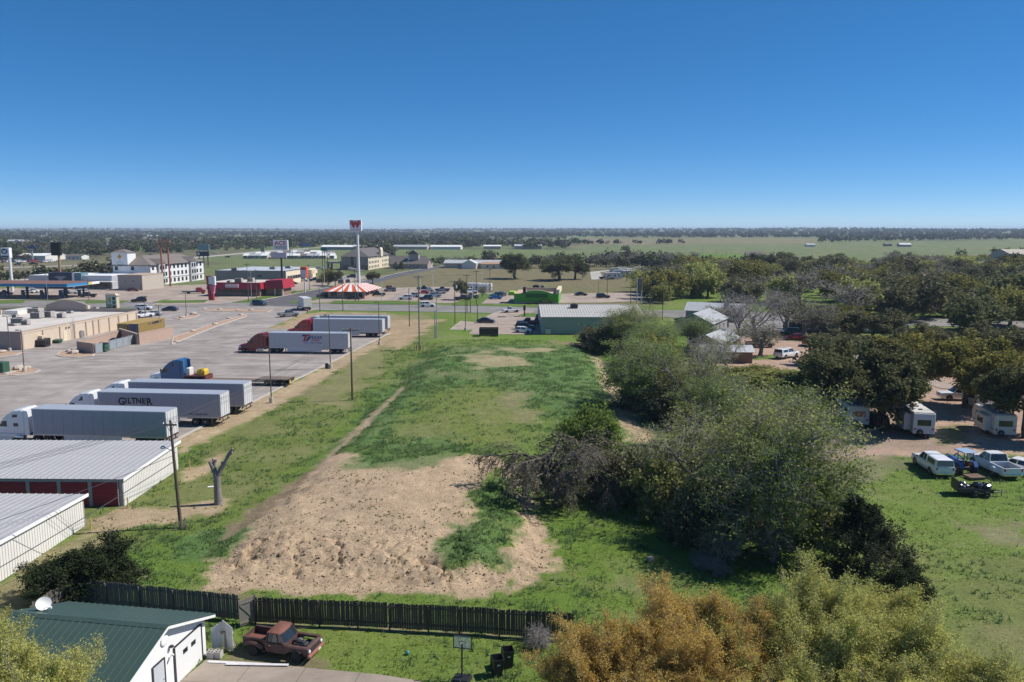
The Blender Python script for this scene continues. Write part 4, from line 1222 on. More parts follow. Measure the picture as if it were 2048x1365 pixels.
CAFEG = mat('lime_green_wall', (0.10, 0.35, 0.022), 0.6, var=0.08, scale=.7)
SHOPW = mat('sage_metal_wall', (0.31, 0.365, 0.345), 0.55, var=0.05, scale=.8, dirt=.08)
SHOPR = mat('pale_metal_roof', (0.47, 0.46, 0.42), 0.5, var=0.08, scale=.8, dirt=.15)
CINDER = mat('block_wall', (0.40, 0.285, 0.225), 0.9, var=0.1, scale=1.2, bump=.3)

def gable_end(mb, x, y0, y1, z0, ze, zr, ym, mi=0):
    mb.poly([(x, y0, z0), (x, y1, z0), (x, y1, ze), (x, ym, zr), (x, y0, ze)], mi)

def windows(parent, pts, w, h, axis, off=0.03, m=None, frame=None, depth=0.06, name='window'):
    """pts: (along, face, z) centres; axis 'x' = window lies along x and faces -y, 'y' = along y, facing +x"""
    mb = MB(); fb = MB()
    if axis == 'x':
        mb.box(-w / 2, w / 2, -off, depth, -h / 2, h / 2)
        fb.box(-w / 2 - .09, w / 2 + .09, -off + .015, depth, -h / 2 - .09, -h / 2 - .01); fb.box(-w / 2 - .09, w / 2 + .09, -off + .015, depth, h / 2 + .01, h / 2 + .09)
        fb.box(-w / 2 - .09, -w / 2 - .01, -off + .015, depth, -h / 2, h / 2); fb.box(w / 2 + .01, w / 2 + .09, -off + .015, depth, -h / 2, h / 2)
    else:
        mb.box(-depth, off, -w / 2, w / 2, -h / 2, h / 2)
        fb.box(-depth, off - .015, -w / 2 - .09, w / 2 + .09, -h / 2 - .09, -h / 2 - .01); fb.box(-depth, off - .015, -w / 2 - .09, w / 2 + .09, h / 2 + .01, h / 2 + .09)
        fb.box(-depth, off - .015, -w / 2 - .09, -w / 2 - .01, -h / 2, h / 2); fb.box(-depth, off - .015, w / 2 + .01, w / 2 + .09, -h / 2, h / 2)
    me = mb.mesh('window', m or GLASS)
    fm = fb.mesh('frame', frame) if frame else None
    for p in pts:
        loc = (p[0], p[1], p[2])
        o = put(name, me, parent, loc)
        if fm:
            put('frame', fm, o)

# ---- storage buildings
def storage(loc, L, W, z0, z1, label, doors):
    """local x runs left (negative) from the right wall at 0, y away; roof z0 at y=0 to z1 at y=W"""
    t = thing('storage_building', label, 'storage building', (*loc, 0), math.radians(-1.2 if doors else -1.5))
    b = MB()
    b.box(-L, -.06, .06, W - .06, 0, min(z0, z1) - .12)
    b.build('wall', GREYF, t)
    # right wall panels
    zf = lambda y: z0 + (z1 - z0) * y / W - .1
    pw = .305
    n = int(W / pw)
    for i in range(n):
        ya, yb = i * pw, i * pw + pw - .05
        mb = MB()
        mb.poly([(0, ya, .03), (0, yb, .03), (0, yb, zf(yb)), (0, ya, zf(ya))])
        mb.poly([(0, yb, .03), (-.05, yb + .012, .03), (-.05, yb + .012, zf(yb)), (0, yb, zf(yb))])
        mb.poly([(-.05, ya - .012, .03), (0, ya, .03), (0, ya, zf(ya)), (-.05, ya - .012, zf(ya))])
        mb.build('wall_panel', WPANEL, t)
    # roof panels with standing ribs
    rp = .61
    sl = math.hypot(W + .5, (z1 - z0) * (W + .5) / W)
    mb = MB(); mb.box(-rp + .002, -.002, 0, sl, -.03, 0); mb.box(-.07, -.012, 0, sl, .0, .055, tx=.014)
    me = mb.mesh('roof_panel', ROOFG)
    ang = math.atan2(z1 - z0, W)
    for i in range(int(L / rp)):
        put('roof_panel', me, t, (.12 - i * rp, -.25, z0 - .25 * math.tan(ang)), (ang, 0, 0))
    # rake trim on the right edge, eave gutter
    mb = MB()
    for y0_, y1_ in ((-.3, W + .3),):
        mb.loft([[(.125, y0_, z0 + (z1 - z0) * y0_ / W - .20), (.20, y0_, z0 + (z1 - z0) * y0_ / W - .20), (.20, y0_, z0 + (z1 - z0) * y0_ / W + .06), (.125, y0_, z0 + (z1 - z0) * y0_ / W + .06)],
                 [(.125, y1_, z0 + (z1 - z0) * y1_ / W - .20), (.20, y1_, z0 + (z1 - z0) * y1_ / W - .20), (.20, y1_, z0 + (z1 - z0) * y1_ / W + .06), (.125, y1_, z0 + (z1 - z0) * y1_ / W + .06)]])
    mb.build('rake_trim', WHITE, t)
    if doors:
        mb = MB()
        for k in range(15):
            za = .02 + k * .146
            mb.loft([[(-1.22, -.02, za), (1.22, -.02, za)], [(-1.22, -.05, za + .04), (1.22, -.05, za + .04)], [(-1.22, -.05, za + .10), (1.22, -.05, za + .10)], [(-1.22, -.02, za + .14), (1.22, -.02, za + .14)]], cap=False, closed=False)
        dm = mb.mesh('roll_up_door', REDD)
        pm = MB().box(-.16, .16, -.10, .05, 0, z0 - .14).mesh('door_post', GREYF)
        x = -.2
        put('door_post', pm, t, (x, 0, 0))
        for i in range(9):
            put('roll_up_door', dm, t, (x - 1.40, 0, 0))
            x -= 2.8
            put('door_post', pm, t, (x, 0, 0))
        MB().box(-L, -.03, -.11, .05, z0 - .32, z0 - .12).build('header_trim', GREYF, t)
        MB().tube((-.45, -.16, .1), (-.45, -.16, z0 - .1), .05, n=6).build('downspout', GREYF, t)
    return t
storage(G(250, 1013), 27.5, 11.2, 2.58, 2.90, 'long grey roofed storage building with red roll up doors', True)
storage((-36.05, 45.2), 17.5, 18.6, 3.15, 2.62, 'white ribbed storage building with plain metal walls behind the junipers', False)
YELP = mat('yellow_pipe', (0.50, 0.36, 0.10), .6, dirt=.3)
for (px, py), l in (((251, 1017), 'yellow pipe bollard at the corner of the red door storage building'), ((176, 1060), 'yellow pipe bollard beside the plain white storage building'), ((375, 940), 'yellow pipe bollard at the far corner of the storage building')):
    x, y = G(px, py)
    tag(MB().lathe([(.06, 0), (.06, .95), (.045, 1.02), (.0, 1.04)], 8).build('bollard', YELP, loc=(x + .25, y, 0)), l, 'bollard')

# ---- garage with the green roof
gt = thing('garage', 'white garage with a green standing seam metal roof', 'garage', (-17.75, 43.3, 0), math.radians(-9.2))
GW, GL, EZ, RZZ, RY = 8.2, 8.6, 2.42, 3.95, -4.05
mb = MB()
mb.poly([(0, 0, 0), (0, -GW, 0), (0, -GW, EZ), (0, RY, RZZ - .12), (0, 0, EZ)])
mb.poly([(-GL, 0, 0), (0, 0, 0), (0, 0, EZ), (-GL, 0, EZ)])
mb.poly([(-GL, -GW, 0), (-GL, 0, 0), (-GL, 0, EZ), (-GL, RY, RZZ - .12), (-GL, -GW, EZ)])
mb.poly([(0, -GW, 0), (-GL, -GW, 0), (-GL, -GW, EZ), (0, -GW, EZ)])
SIDING = mat('white_siding', (0.78, 0.78, 0.77), .6, var=.03, dirt=.08)
mb.build('wall', SIDING, gt)
rp = .41
for side in (0, 1):
    ya, za = (.55, EZ - .1) if side == 0 else (-GW - .5, EZ - .08)
    dy, dz = RY - ya, RZZ - za
    sl = math.hypot(dy, dz)
    mb = MB(); mb.box(-rp + .003, -.003, 0, sl, -.02, 0); mb.box(-.04, -.008, 0, sl, 0, .04, tx=.008)
    me = mb.mesh('roof_panel', GREENR)
    # sheet runs from the eave up to the ridge
    ang = math.atan2(dz, abs(dy))
    for i in range(int((GL + .9) / rp)):
        if side == 0:
            put('roof_panel', me, gt, (.42 - i * rp - rp, ya, za), (-ang + math.pi * 0, 0, math.pi))
        else:
            put('roof_panel', me, gt, (.42 - i * rp, ya, za), (ang, 0, 0))
for o in [o for o in gt.children if o.name.startswith('roof_panel')]:
    if abs(o.location.y - .55) < .01:
        o.rotation_euler = (math.atan2(RZZ - (EZ - .1), .55 - RY), 0, math.pi)
mb = MB(); mb.loft([[(x, RY - .25, RZZ - .06), (x, RY, RZZ + .055), (x, RY + .25, RZZ - .06), (x, RY, RZZ - .02)] for x in (.44, -GL - .45)])
mb.build('ridge_cap', GREENR, gt)
mb = MB()
for ya, za, yb, zb in ((.5, EZ - .17, RY, RZZ - .08), (-GW - .5, EZ - .15, RY, RZZ - .08)):
    mb.loft([[(.36, ya, za - .13), (.40, ya, za - .13), (.40, ya, za + .03), (.36, ya, za + .03)], [(.36, yb, zb - .13), (.40, yb, zb - .13), (.40, yb, zb + .03), (.36, yb, zb + .03)]])
mb.build('barge_board', WHITE, gt)
mb = MB(); mb.box(-.0, .36, -.02, .50, EZ - .16, EZ - .12); mb.build('eave_soffit', mat('bare_timber', (.42, .22, .10), .8, var=.2), gt)
d = MB()
for k in range(4):
    d.box(.02, .06, -3.05, -.55, .03 + k * .52, .03 + k * .52 + .505)
dd = d.build('garage_door', mat('door_white', (.74, .74, .73), .5, var=.03), gt)
for yc in (-2.15, -1.35):
    MB().box(.055, .075, yc - .22, yc + .22, 1.36, 1.62).build('pane', GLASS, dd)
MB().box(-.02, .05, -.55, -.38, 0, 2.16).box(-.02, .05, -3.2, -3.05, 0, 2.16).box(-.02, .05, -3.05, -.55, 2.1, 2.2).build('door_frame', DARK, gt)
ed = MB().box(.02, .05, -5.0, -4.1, .03, 2.05).build('entry_door', mat('door_grey', (.50, .53, .56), .5), gt)
MB().lathe([(.0, -.02), (.035, 0), (.035, .03), (.0, .05)], 8, c=(.08, -4.2, 1.0)).build('handle', CHROME, ed)
MB().box(-.02, .055, -4.1, -3.98, 0, 2.12).box(-.02, .055, -5.12, -5.0, 0, 2.12).box(-.02, .055, -5.0, -4.1, 2.05, 2.14).build('door_frame', DARK, gt)
MB().lathe([(.30, -.02), (.30, .05), (.22, .07), (.0, .07)], 16, c=(0, 0, 0), axis='y').build('round_vent', WHITE, gt, loc=(.03, -3.95, 3.05), rz=-math.pi / 2)
MB().lathe([(.02, .1), (.10, .06), (.14, -.02), (.0, -.05)], 10).build('wall_lamp', BLACK, gt, loc=(.14, -3.5, 2.45))
MB().box(.0, .10, -3.62, -3.52, 1.78, 1.92).tube((.08, -3.57, 1.9), (.22, -3.5, 2.02), .05, .07, 8).tube((.08, -3.57, 1.82), (.22, -3.66, 1.9), .05, .07, 8).build('flood_lamp', WHITE, gt)
# dish on a mast at the end of the roof
sd_ = thing('satellite_dish', 'white oval satellite dish above the green garage roof', 'satellite dish', (*G(89, 1216, 3.7)[:2], 0), .3)
zz = 3.75
MB().tube((0, 0, 0), (0, 0, zz - .1), .03, n=6).build('mast', STEEL, sd_)
dm = MB()
rings = [[(math.cos(q) * .40 * k, .11 - .11 * k * k, math.sin(q) * .36 * k) for q in np.linspace(0, 2 * math.pi, 19)[:-1]] for k in (.02, .3, .55, .8, 1.0)]
rings += [[(x_, y_ + .02, z_) for x_, y_, z_ in r_] for r_ in rings[::-1]]
dm.loft(rings)
do = dm.build('dish', WHITE, sd_, smooth=True, loc=(0, -.1, zz + .25)); do.rotation_euler = (-.45, 0, .45)
MB().tube((0, -.1, zz), (.42, -.62, zz + .18), .018, n=6).bbox(.38, .52, -.70, -.58, zz + .12, zz + .26, .02).build('feed_arm', WHITE, sd_)

# ---- long flat roofed store on the left
x0, y0 = G(44, 701)
st = thing('store_building', 'long beige flat roofed store with pilasters and an arched parapet', 'store', (x0, y0, 0), math.radians(-5.0))
SLn, SW, SZ = 43.2, 46.0, 3.85
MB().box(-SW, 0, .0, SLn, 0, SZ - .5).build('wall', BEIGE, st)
MB().box(-SW + .3, -.3, .3, SLn - .3, SZ - .9, SZ - .42).build('roof', ROOFM, st)
MB().box(-SW, .06, -.06, .30, SZ - .5, SZ).build('front_parapet', MAUVE, st)
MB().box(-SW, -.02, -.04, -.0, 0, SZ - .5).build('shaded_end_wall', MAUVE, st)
MB().box(-SW, -.02, -.09, -.05, 0, 1.0).build('stone_base', mat('stone_base', (.30, .25, .22), .9, var=.3, scale=3, bump=.5), st)
MB().box(-.3, .07, .31, SLn - .31, SZ - .5, SZ - .12).build('side_parapet', BEIGE, st)
MB().box(-.36, .12, .31, SLn - .31, SZ - .12, SZ).build('coping', BEIGED, st)
MB().box(-SW, .05, SLn - .3, SLn + .05, SZ - .5, SZ + .35).build('rear_parapet', MAUVE, st)
pm = MB().box(0, .16, -.17, .17, 0, SZ - .42).mesh('pilaster', BEIGED)
for yy in (.35, 6.6, 12.2, 17.2, 21.5, 24.2, 26.4, 30.6, 34.6, 38.6, 42.6):
    put('pilaster', pm, st, (0, yy, 0))
mb = MB()
ar = [(-24.5, SZ + .3)] + [(-24.5 + 11.5 * i / 12, SZ + .3 + .9 + 1.35 * math.sin(math.pi * i / 12)) for i in range(13)] + [(-13.0, SZ + .3)]
mb.prism_y(ar, SLn - .45, SLn - .05); mb.build('arched_parapet', MAUVE, st)
mb = MB(); mb.prism_y([(-13.35, SZ + .31), (-13.35, SZ + 1.2), (-12.85, SZ + 1.2), (-12.85, SZ + .31)], SLn - .75, SLn + .25); mb.build('parapet_pier', BEIGE, st)
mb = MB(); mb.box(-35.5, -30.0, SLn - 9.5, SLn - 9.0, SZ - .42, SZ + .75); mb.build('inner_parapet', BEIGE, st)
mb = MB(); mb.box(-30.0, -26.0, SLn - 9.0, SLn - .5, SZ - .42, SZ + .55); mb.build('inner_parapet', OFFWHITE, st)
lad = MB()
for s in (-.3, .3):
    lad.tube((.45, 16.4 + s, .2), (.45, 16.4 + s, SZ + 1.1), .035, n=5)
for k in range(13):
    lad.tube((.45, 16.1, .4 + k * .3), (.45, 16.7, .4 + k * .3), .022, n=4)
lad.build('wall_ladder', STEEL, st)
MB().box(.0, .07, 13.3, 14.5, .02, 2.15).build('service_door', CREAM, st)
MB().bbox(.05, .95, 5.0, 6.1, .1, 2.3, .05).build('electric_cabinet', BEIGE, st)
MB().bbox(.1, .5, 19.0, 19.6, .1, 1.7, .05).bbox(.1, .45, 19.8, 20.2, .1, 1.5, .05).build('meter_boxes', STEEL, st)
for yy in (14.2, 15.2):
    MB().box(0, .25, yy, yy + .25, 2.7, 3.0).build('wall_lamp', DARK, st)
def on_store(lx, ly, lz):
    c, s = math.cos(math.radians(-5.0)), math.sin(math.radians(-5.0))
    return (x0 + lx * c - ly * s, y0 + lx * s + ly * c, lz)
def rooftop(px, py, z, w, d, h, label, m=STEEL, fan=True, louv=True):
    x, y = G(px, py, z)
    t = thing('rooftop_unit', label, 'air conditioner', (x, y, z), RZ)
    MB().bbox(-w / 2, w / 2, -d / 2, d / 2, .12, h, .04).build('cabinet', m, t)
    MB().box(-w / 2 + .06, w / 2 - .06, -d / 2 + .06, d / 2 - .06, 0, .12).build('curb', DARK, t)
    if louv:
        g = MB()
        for k in range(5):
            g.box(-w / 2 + .1, w / 2 - .1, -d / 2 - .03, -d / 2 + .01, .25 + k * (h - .4) / 5, .25 + k * (h - .4) / 5 + (h - .4) / 9)
        g.build('grille', DARK, t)
    if fan:
        MB().lathe([(min(w, d) * .32, h), (min(w, d) * .32, h + .12), (min(w, d) * .27, h + .12), (min(w, d) * .25, h + .03)], 12).build('fan_shroud', DARK, t)
    return t
RT = SZ - .42
ACG = mat('ac_grey', (.36, .34, .32), .6, dirt=.2)
for px, py, w, d, h, l in [(71, 626, 3.2, 2.2, 1.2, 'wide beige rooftop unit near the store roof middle'), (75, 637, 2.4, 1.8, 1.5, 'rooftop unit with a dark open hood on the store'), (98, 635, 2.2, 1.6, 1.5, 'sloped exhaust hood unit beside the open hood on the store roof'),
                           (123, 636, 1.5, 1.4, 1.1, 'square dark condenser above the store wall ladder'), (136, 620, 1.6, 1.3, .9, 'grey box unit behind the store roof parapet arch'), (190, 622, 1.6, 1.3, .9, 'grey box unit near the far end of the store roof'),
                           (140, 627, 1.3, 1.0, .6, 'low rooftop condenser between the two grey box units'), (31, 637, 1.2, 1.0, 1.0, 'small upright rooftop unit at the left of the roof'), (40, 646, 3.0, 2.0, 1.1, 'broad grey rooftop unit with ducts on the store roof'), (52, 650, 1.5, 1.2, 1.0, 'shiny ducted rooftop unit at the near roof edge'), (25, 652, 1.6, .9, .5, 'flat dark rooftop box by the near parapet')]:
    rooftop(px, py, RT, w, d, h, l, ACG)
# ---- bin enclosure, container, skips
def blockwall(name, px0, px1, h, label, th=.35, z=0):
    a = Vector(G(*px0)); b = Vector(G(*px1)); L = (b - a).length
    rz = math.atan2(b.y - a.y, b.x - a.x)
    t = thing(name, label, 'wall', (a.x, a.y, 0), rz)
    MB().box(0, L, -th / 2, th / 2, 0, h - .1).build('wall', CINDER, t)
    MB().box(-.04, L + .04, -th / 2 - .05, th / 2 + .05, h - .1, h).build('coping', BEIGED, t)
    return t
blockwall('block_wall', (278, 690), (345, 675), 2.5, 'tall tan block wall beside the yellow container')
blockwall('block_wall', (156, 704), (189, 709), 2.2, 'short tan block wall at the end of the bin enclosure')
blockwall('block_wall', (159, 702), (240, 679), 2.0, 'long tan block wall at the back of the bin enclosure')
blockwall('block_wall', (240, 678), (277, 690), 2.4, 'tan block wall closing the bin enclosure by the container')
a = Vector(G(192, 709)); b = Vector(G(271, 688)); L = (b - a).length; rz = math.atan2(b.y - a.y, b.x - a.x)
gt2 = thing('chain_link_gates', 'row of grey chain link gates with slats on the bin enclosure', 'gate', (a.x, a.y, 0), rz)
SLAT = mat('gate_slats', (.25, .28, .30), .6)
npn = 6
for i in range(npn):
    xa, xb = i * L / npn + .08, (i + 1) * L / npn - .08
    if i == 1:
        continue
    p = MB().box(xa + .05, xb - .05, -.015, .015, .15, 1.95).build('gate_panel', SLAT, gt2)
    f = MB().tube((xa, 0, .1), (xa, 0, 2.05), .04, n=6).tube((xb, 0, .1), (xb, 0, 2.05), .04, n=6).tube((xa, 0, 2.0), (xb, 0, 2.0), .03, n=6).tube((xa, 0, .14), (xb, 0, .14), .03, n=6).tube((xa, -.03, .2), (xb, -.03, 1.95), .02, n=5)
    f.build('frame', STEEL, p)
for i in range(npn + 1):
    MB().tube((i * L / npn, .05, 0), (i * L / npn, .05, 2.25), .06, n=7).build('gate_post', STEEL, gt2)

def skip(px, py, w, d, h, m, label, lid=BLACK, rz=RZ):
    t = thing('dumpster', label, 'dumpster', (*G(px, py), 0.05), rz)
    b = MB(); b.loft([[(-w / 2, -d / 2 + .2, .12), (w / 2, -d / 2 + .2, .12), (w / 2, d / 2 - .1, .12), (-w / 2, d / 2 - .1, .12)], [(-w / 2, -d / 2, h * .8), (w / 2, -d / 2, h * .8), (w / 2, d / 2, h), (-w / 2, d / 2, h)]])
    for xx in (-w / 2 + .1, 0, w / 2 - .1):
        b.box(xx - .05, xx + .05, -d / 2 - .03, -d / 2 + .25, .15, h * .78)
    b.build('bin', m, t)
    MB().loft([[(-w / 2 - .03, -d / 2 - .05, h * .8 + .02), (w / 2 + .03, -d / 2 - .05, h * .8 + .02), (w / 2 + .03, d / 2, h + .02), (-w / 2 - .03, d / 2, h + .02)], [(-w / 2 - .03, -d / 2 - .05, h * .8 + .07), (w / 2 + .03, -d / 2 - .05, h * .8 + .07), (w / 2 + .03, d / 2, h + .07), (-w / 2 - .03, d / 2, h + .07)]]).build('lid', lid, t)
    MB().box(-w / 2 - .12, -w / 2, -.3, .3, h * .45, h * .6).box(w / 2, w / 2 + .12, -.3, .3, h * .45, h * .6).build('fork_pocket', m, t)
GRNB = mat('green_skip', (.02, .10, .06), .5, dirt=.25)
skip(85, 694, 2.6, 1.8, 1.7, BLACK, 'black dumpster against the beige store wall')
skip(112, 687, 2.4, 1.2, .8, GRNB, 'low green skip beside the store service door', GRNB)
skip(206, 704, 1.8, 1.4, 1.7, GRNB, 'green dumpster in the open bay of the gates')
skip(230, 693, 1.8, 1.4, 1.6, GRNB, 'green dumpster behind the chain link gates')
# container with corrugated sides
CONT = mat('yellow_container', (.36, .25, .08), .6, var=.1, dirt=.35)
a = Vector(G(278, 670)); b = Vector(G(331, 657))
rz = math.atan2(b.y - a.y, b.x - a.x)
cx = thing('shipping_container', 'yellow shipping container behind the block wall', 'container', (a.x, a.y, .05), rz)
CL, CW, CH = 12.2, 2.44, 2.6
MB().box(.1, CL - .1, .08, CW - .08, .15, CH - .1).build('body', CONT, cx)
mb = MB()
for i in range(40):
    xa = .18 + i * (CL - .36) / 40
    mb.loft([[(xa, .06, .2), (xa, .06, CH - .16)], [(xa + .06, 0, .2), (xa + .06, 0, CH - .16)], [(xa + .15, 0, .2), (xa + .15, 0, CH - .16)], [(xa + .21, .06, .2), (xa + .21, .06, CH - .16)]], cap=False, closed=False)
mb.build('corrugated_side', CONT, cx)
mb = MB()
for yy in (0, CW - .12):
    mb.box(0, CL, yy, yy + .12, 0, .18); mb.box(0, CL, yy, yy + .12, CH - .12, CH + .002)
    mb.box(0, .14, yy, yy + .12, .18, CH - .12); mb.box(CL - .14, CL, yy, yy + .12, .18, CH - .12)
mb.build('frame', CONT, cx)
dm_ = MB().box(-.03, .02, .14, CW / 2 - .02, .2, CH - .16).mesh('door', mat('container_door', (.22, .17, .06), .6, dirt=.3))
put('door', dm_, cx); put('door', dm_, cx, (0, CW / 2 - .12, 0))
mb = MB()
for yy in (.45, .95, 1.5, 2.0):
    mb.tube((-.06, yy, .25), (-.06, yy, CH - .2), .02, n=5)
mb.build('lock_rods', STEEL, cx)
mb = MB()
for i, (w_, h_) in enumerate(((.3, .5), (.22, .5), (.5, .5), (.75, .5), (.7, .5), (.75, .5), (.25, .5), (.45, .5))):
    xa = CL - 7.6 + i * .78
    mb.box(xa, xa + w_, -.012, -.002, 1.75, 1.75 + h_)
mb.build('painted_mark', NAVY, cx)
c2 = thing('shipping_container', 'tan topped shipping container with dark brown doors beside the yellow one', 'container', (a.x - 2.75 * math.cos(rz - math.pi / 2), a.y - 2.75 * math.sin(rz - math.pi / 2), .05), rz)
for ch in list(cx.children):
    if ch.name.startswith('painted_mark'):
        continue
    k = ch.copy(); COL.objects.link(k); k.parent = c2
for ch in cx.children:
    if ch.name.startswith('door'):
        ch.data = ch.data.copy(); ch.data.materials[0] = mat('blue_door', (.05, .07, .14), .5, dirt=.2)

# ---- metal shop in the middle
sx0, sy0 = G(1083, 669.5)
sh = thing('metal_shop', 'sage green metal shop with a pale ribbed roof', 'shop building', (sx0, sy0, 0), 0)
SHL, SHW, SHE, SHR = 24.8, 29.0, 4.2, 5.75
mb = MB(); mb.box(.03, SHL - .03, .03, SHW - .03, 0, SHE - .1)
for xx in (.02, SHL - .02):
    mb.poly([(xx, 0, SHE - .12), (xx, SHW, SHE - .12), (xx, SHW / 2, SHR - .1)])
mb.build('wall', SHOPW, sh)
pw = .31
wm = MB().box(.02, pw - .06, -.02, .02, .05, SHE - .12).box(.0, .02, -.05, .02, .05, SHE - .12).mesh('wall_panel', SHOPW)
for i in range(int(SHL / pw)):
    put('wall_panel', wm, sh, (i * pw, 0, 0))
rp = .62; sl = math.hypot(SHW / 2 + .3, SHR - SHE)
ang = math.atan2(SHR - SHE, SHW / 2)
me = MB().box(.003, rp - .003, -.3, sl, -.03, 0).box(0, .05, -.3, sl, 0, .06, tx=.012).mesh('roof_panel', SHOPR)
for i in range(int((SHL + .4) / rp)):
    put('roof_panel', me, sh, (-.2 + i * rp, 0, SHE), (ang, 0, 0))
    put('roof_panel', me, sh, (-.2 + i * rp + rp, SHW, SHE), (ang, 0, math.pi))
MB().box(-.2, SHL + .2, -.36, -.28, SHE - .2, SHE - .02).build('gutter', GREYF, sh)
MB().bbox(.9, 2.2, -.5, -.06, .1, 1.4, .04).build('meter_box', STEEL, sh)
rooftop(1148, 617, SHR - .55, 1.9, 1.5, 1.0, 'dark condenser standing on the pale ribbed roof', DARK)
# timber bin screen
sc_ = thing('bin_screen', 'dark timber screen around the bins on the shop lot', 'screen', (*G(959, 674), .05), 0)
TIM = mat('dark_timber', (.055, .045, .038), .9, var=.25, scale=5)
plk = MB().box(.01, .19, -.02, .02, .08, 1.85).mesh('plank', TIM)
for i in range(21):
    put('plank', plk, sc_, (i * .2, 0, 0))
    put('plank', plk, sc_, (i * .2, 3.0, 0))
for i in range(15):
    put('plank', plk, sc_, (0, i * .2, 0), (0, 0, math.pi / 2)); put('plank', plk, sc_, (4.2, i * .2, 0), (0, 0, math.pi / 2))
for xx, yy in ((-.02, 0), (2.1, .08), (4.22, 0), (-.02, 3.0), (4.22, 3)):
    MB().box(xx - .06, xx + .06, yy - .06 + .05, yy + .06 + .05, 0, 1.95).build('post', TIM, sc_)

# ---- red mansard restaurant
rx, ry = G(431, 592.5)
rr_t = thing('red_restaurant', 'closed restaurant with a deep red mansard and blank sign panel', 'restaurant', (rx, ry, .05), RZ)
zb, zt = ZAT(578, 293) - .1, ZAT(564.5, 295) - .1
MB().box(.0, 17.2, .0, 15, 0, zb + .3).build('wall', BRICKB, rr_t)
gl = MB().box(0, 1.75, -.05, .05, 1.0, 2.75).mesh('window', GLASS)
for i in range(8):
    if i != 4:
        put('window', gl, rr_t, (.8 + i * 2.0, 0, 0))
MB().box(8.9, 10.6, -.08, .02, .02, 2.6).build('door', GLASS, rr_t)
mb = MB(); mb.loft([[(-2.8, -1.4, zb), (18.2, -1.4, zb), (18.2, 16.5, zb), (-2.8, 16.5, zb)], [(-2.2, -.8, zt), (17.8, -.8, zt), (17.8, 16, zt), (-2.2, 16, zt)]]); mb.build('mansard', REDM, rr_t)
MB().box(-1.9, 17.5, -.5, 15.7, zt - .1, zt + .02).build('roof', ROOFM, rr_t)
MB().box(4.6, 9.6, -1.42, -1.08, zb + .55, zb + 1.75).build('blank_sign_panel', mat('blank_panel', (.55, .52, .55), .5), rr_t)
mb = MB(); mb.loft([[(18.25, 1.5, zb), (25.6, 1.5, zb), (25.6, 13, zb), (18.25, 13, zb)], [(18.6, 2.1, zt + .6), (25.0, 2.1, zt + .9), (25.0, 12.5, zt + .9), (18.6, 12.5, zt + .6)]]); mb.build('entry_mansard', REDM, rr_t)
MB().box(18.26, 24.5, 2.6, 12, 0, zb + .2).build('entry_wall', BRICKB, rr_t)
for xx in (24.9, 22.0):
    MB().box(xx, xx + .4, 1.7, 2.1, 0, zb).build('porch_post', CREAM, rr_t)
for px, py, w, l in [(478, 565, 2.6, 'dark rooftop unit behind the red mansard'), (502, 564, 2.2, 'grey rooftop unit near the red entry roof'), (459, 566, 1.2, 'small white rooftop exhaust over the red mansard')]:
    rooftop(px, py, zt + .07, w, 1.8, 1.5 if w > 2 else .8, l, ACG)

# ---- burger restaurant with striped roof
wx, wy = G(656, 597.5)
wt = thing('striped_restaurant', 'burger restaurant with an orange and white striped roof', 'restaurant', (wx, wy, .05), RZ)
WW, WD, WE, WT_ = 13.4, 17.5, ZAT(584, 283) + .1, ZAT(569, 289)
MB().box(0, WW, 0, WD, 0, WE + .1).build('wall', mat('brick_tan', (.36, .255, .19), .85, var=.1, scale=1.5), wt)
STO = mat('stripe_orange', (.66, .115, .028), .5, var=.06); STW = mat('stripe_white', (.78, .76, .74), .5, var=.04)
ov = 1.3; ins = 3.6
def striped(p0, p1, q0, q1, n, off):
    p0, p1, q0, q1 = map(Vector, (p0, p1, q0, q1))
    nrm = (p1 - p0).cross(q0 - p0).normalized()
    for i in range(n):
        a, b = i / n, (i + 1) / n
        A, B, C, D = p0.lerp(p1, a), p0.lerp(p1, b), q0.lerp(q1, b), q0.lerp(q1, a)
        mb = MB(); dn = nrm * -.06
        mb.loft([[A + dn, B + dn, C + dn, D + dn], [A, B, C, D]])
        mb.build('roof_stripe', STO if (i + off) % 2 == 0 else STW, wt)
a0, a1 = (-ov, -ov, WE), (WW + ov, -ov, WE); b1, b0 = (WW + ov, WD + ov, WE), (-ov, WD + ov, WE)
c0, c1, d1, d0 = (ins, ins, WT_), (WW - ins, ins, WT_), (WW - ins, WD - ins, WT_), (ins, WD - ins, WT_)
striped(a0, a1, c0, c1, 9, 0); striped(a1, b1, c1, d1, 11, 1); striped(b1, b0, d1, d0, 9, 0); striped(b0, a0, d0, c0, 11, 1)
MB().box(ins, WW - ins, ins, WD - ins, WT_ - .2, WT_ - .06).build('roof', ROOFM, wt)
windows(wt, [(2.2, 0, 1.7), (7.2, 0, 1.6), (9.6, 0, 1.6)], 2.0, 1.7, 'x', frame=DARK)
windows(wt, [(WW, 2.4, 1.8), (WW, 4.6, 1.8), (WW, 8.5, 1.8)], 1.3, 1.7, 'y', frame=DARK)
MB().box(11.2, 12.6, -.06, .02, 0, 2.3).build('door', GLASS, wt)
rooftop(683, 567, WT_ - .02, 2.2, 1.6, 1.5, 'grey rooftop unit on the striped roof', ACG)
rooftop(697, 566, WT_ - .02, 1.8, 1.4, 1.3, 'pale rooftop unit at the ridge of the striped roof', ACG)
MB().box(0, 2.6, 0, 2.2, 0, 2.3).build('wall', BRICKB, tag(thing('bin_enclosure', 'brown brick bin enclosure at the burger lot', 'enclosure', (*G(772, 583), .05), RZ), 'brown brick bin enclosure with a beige gate at the burger lot', 'enclosure'))

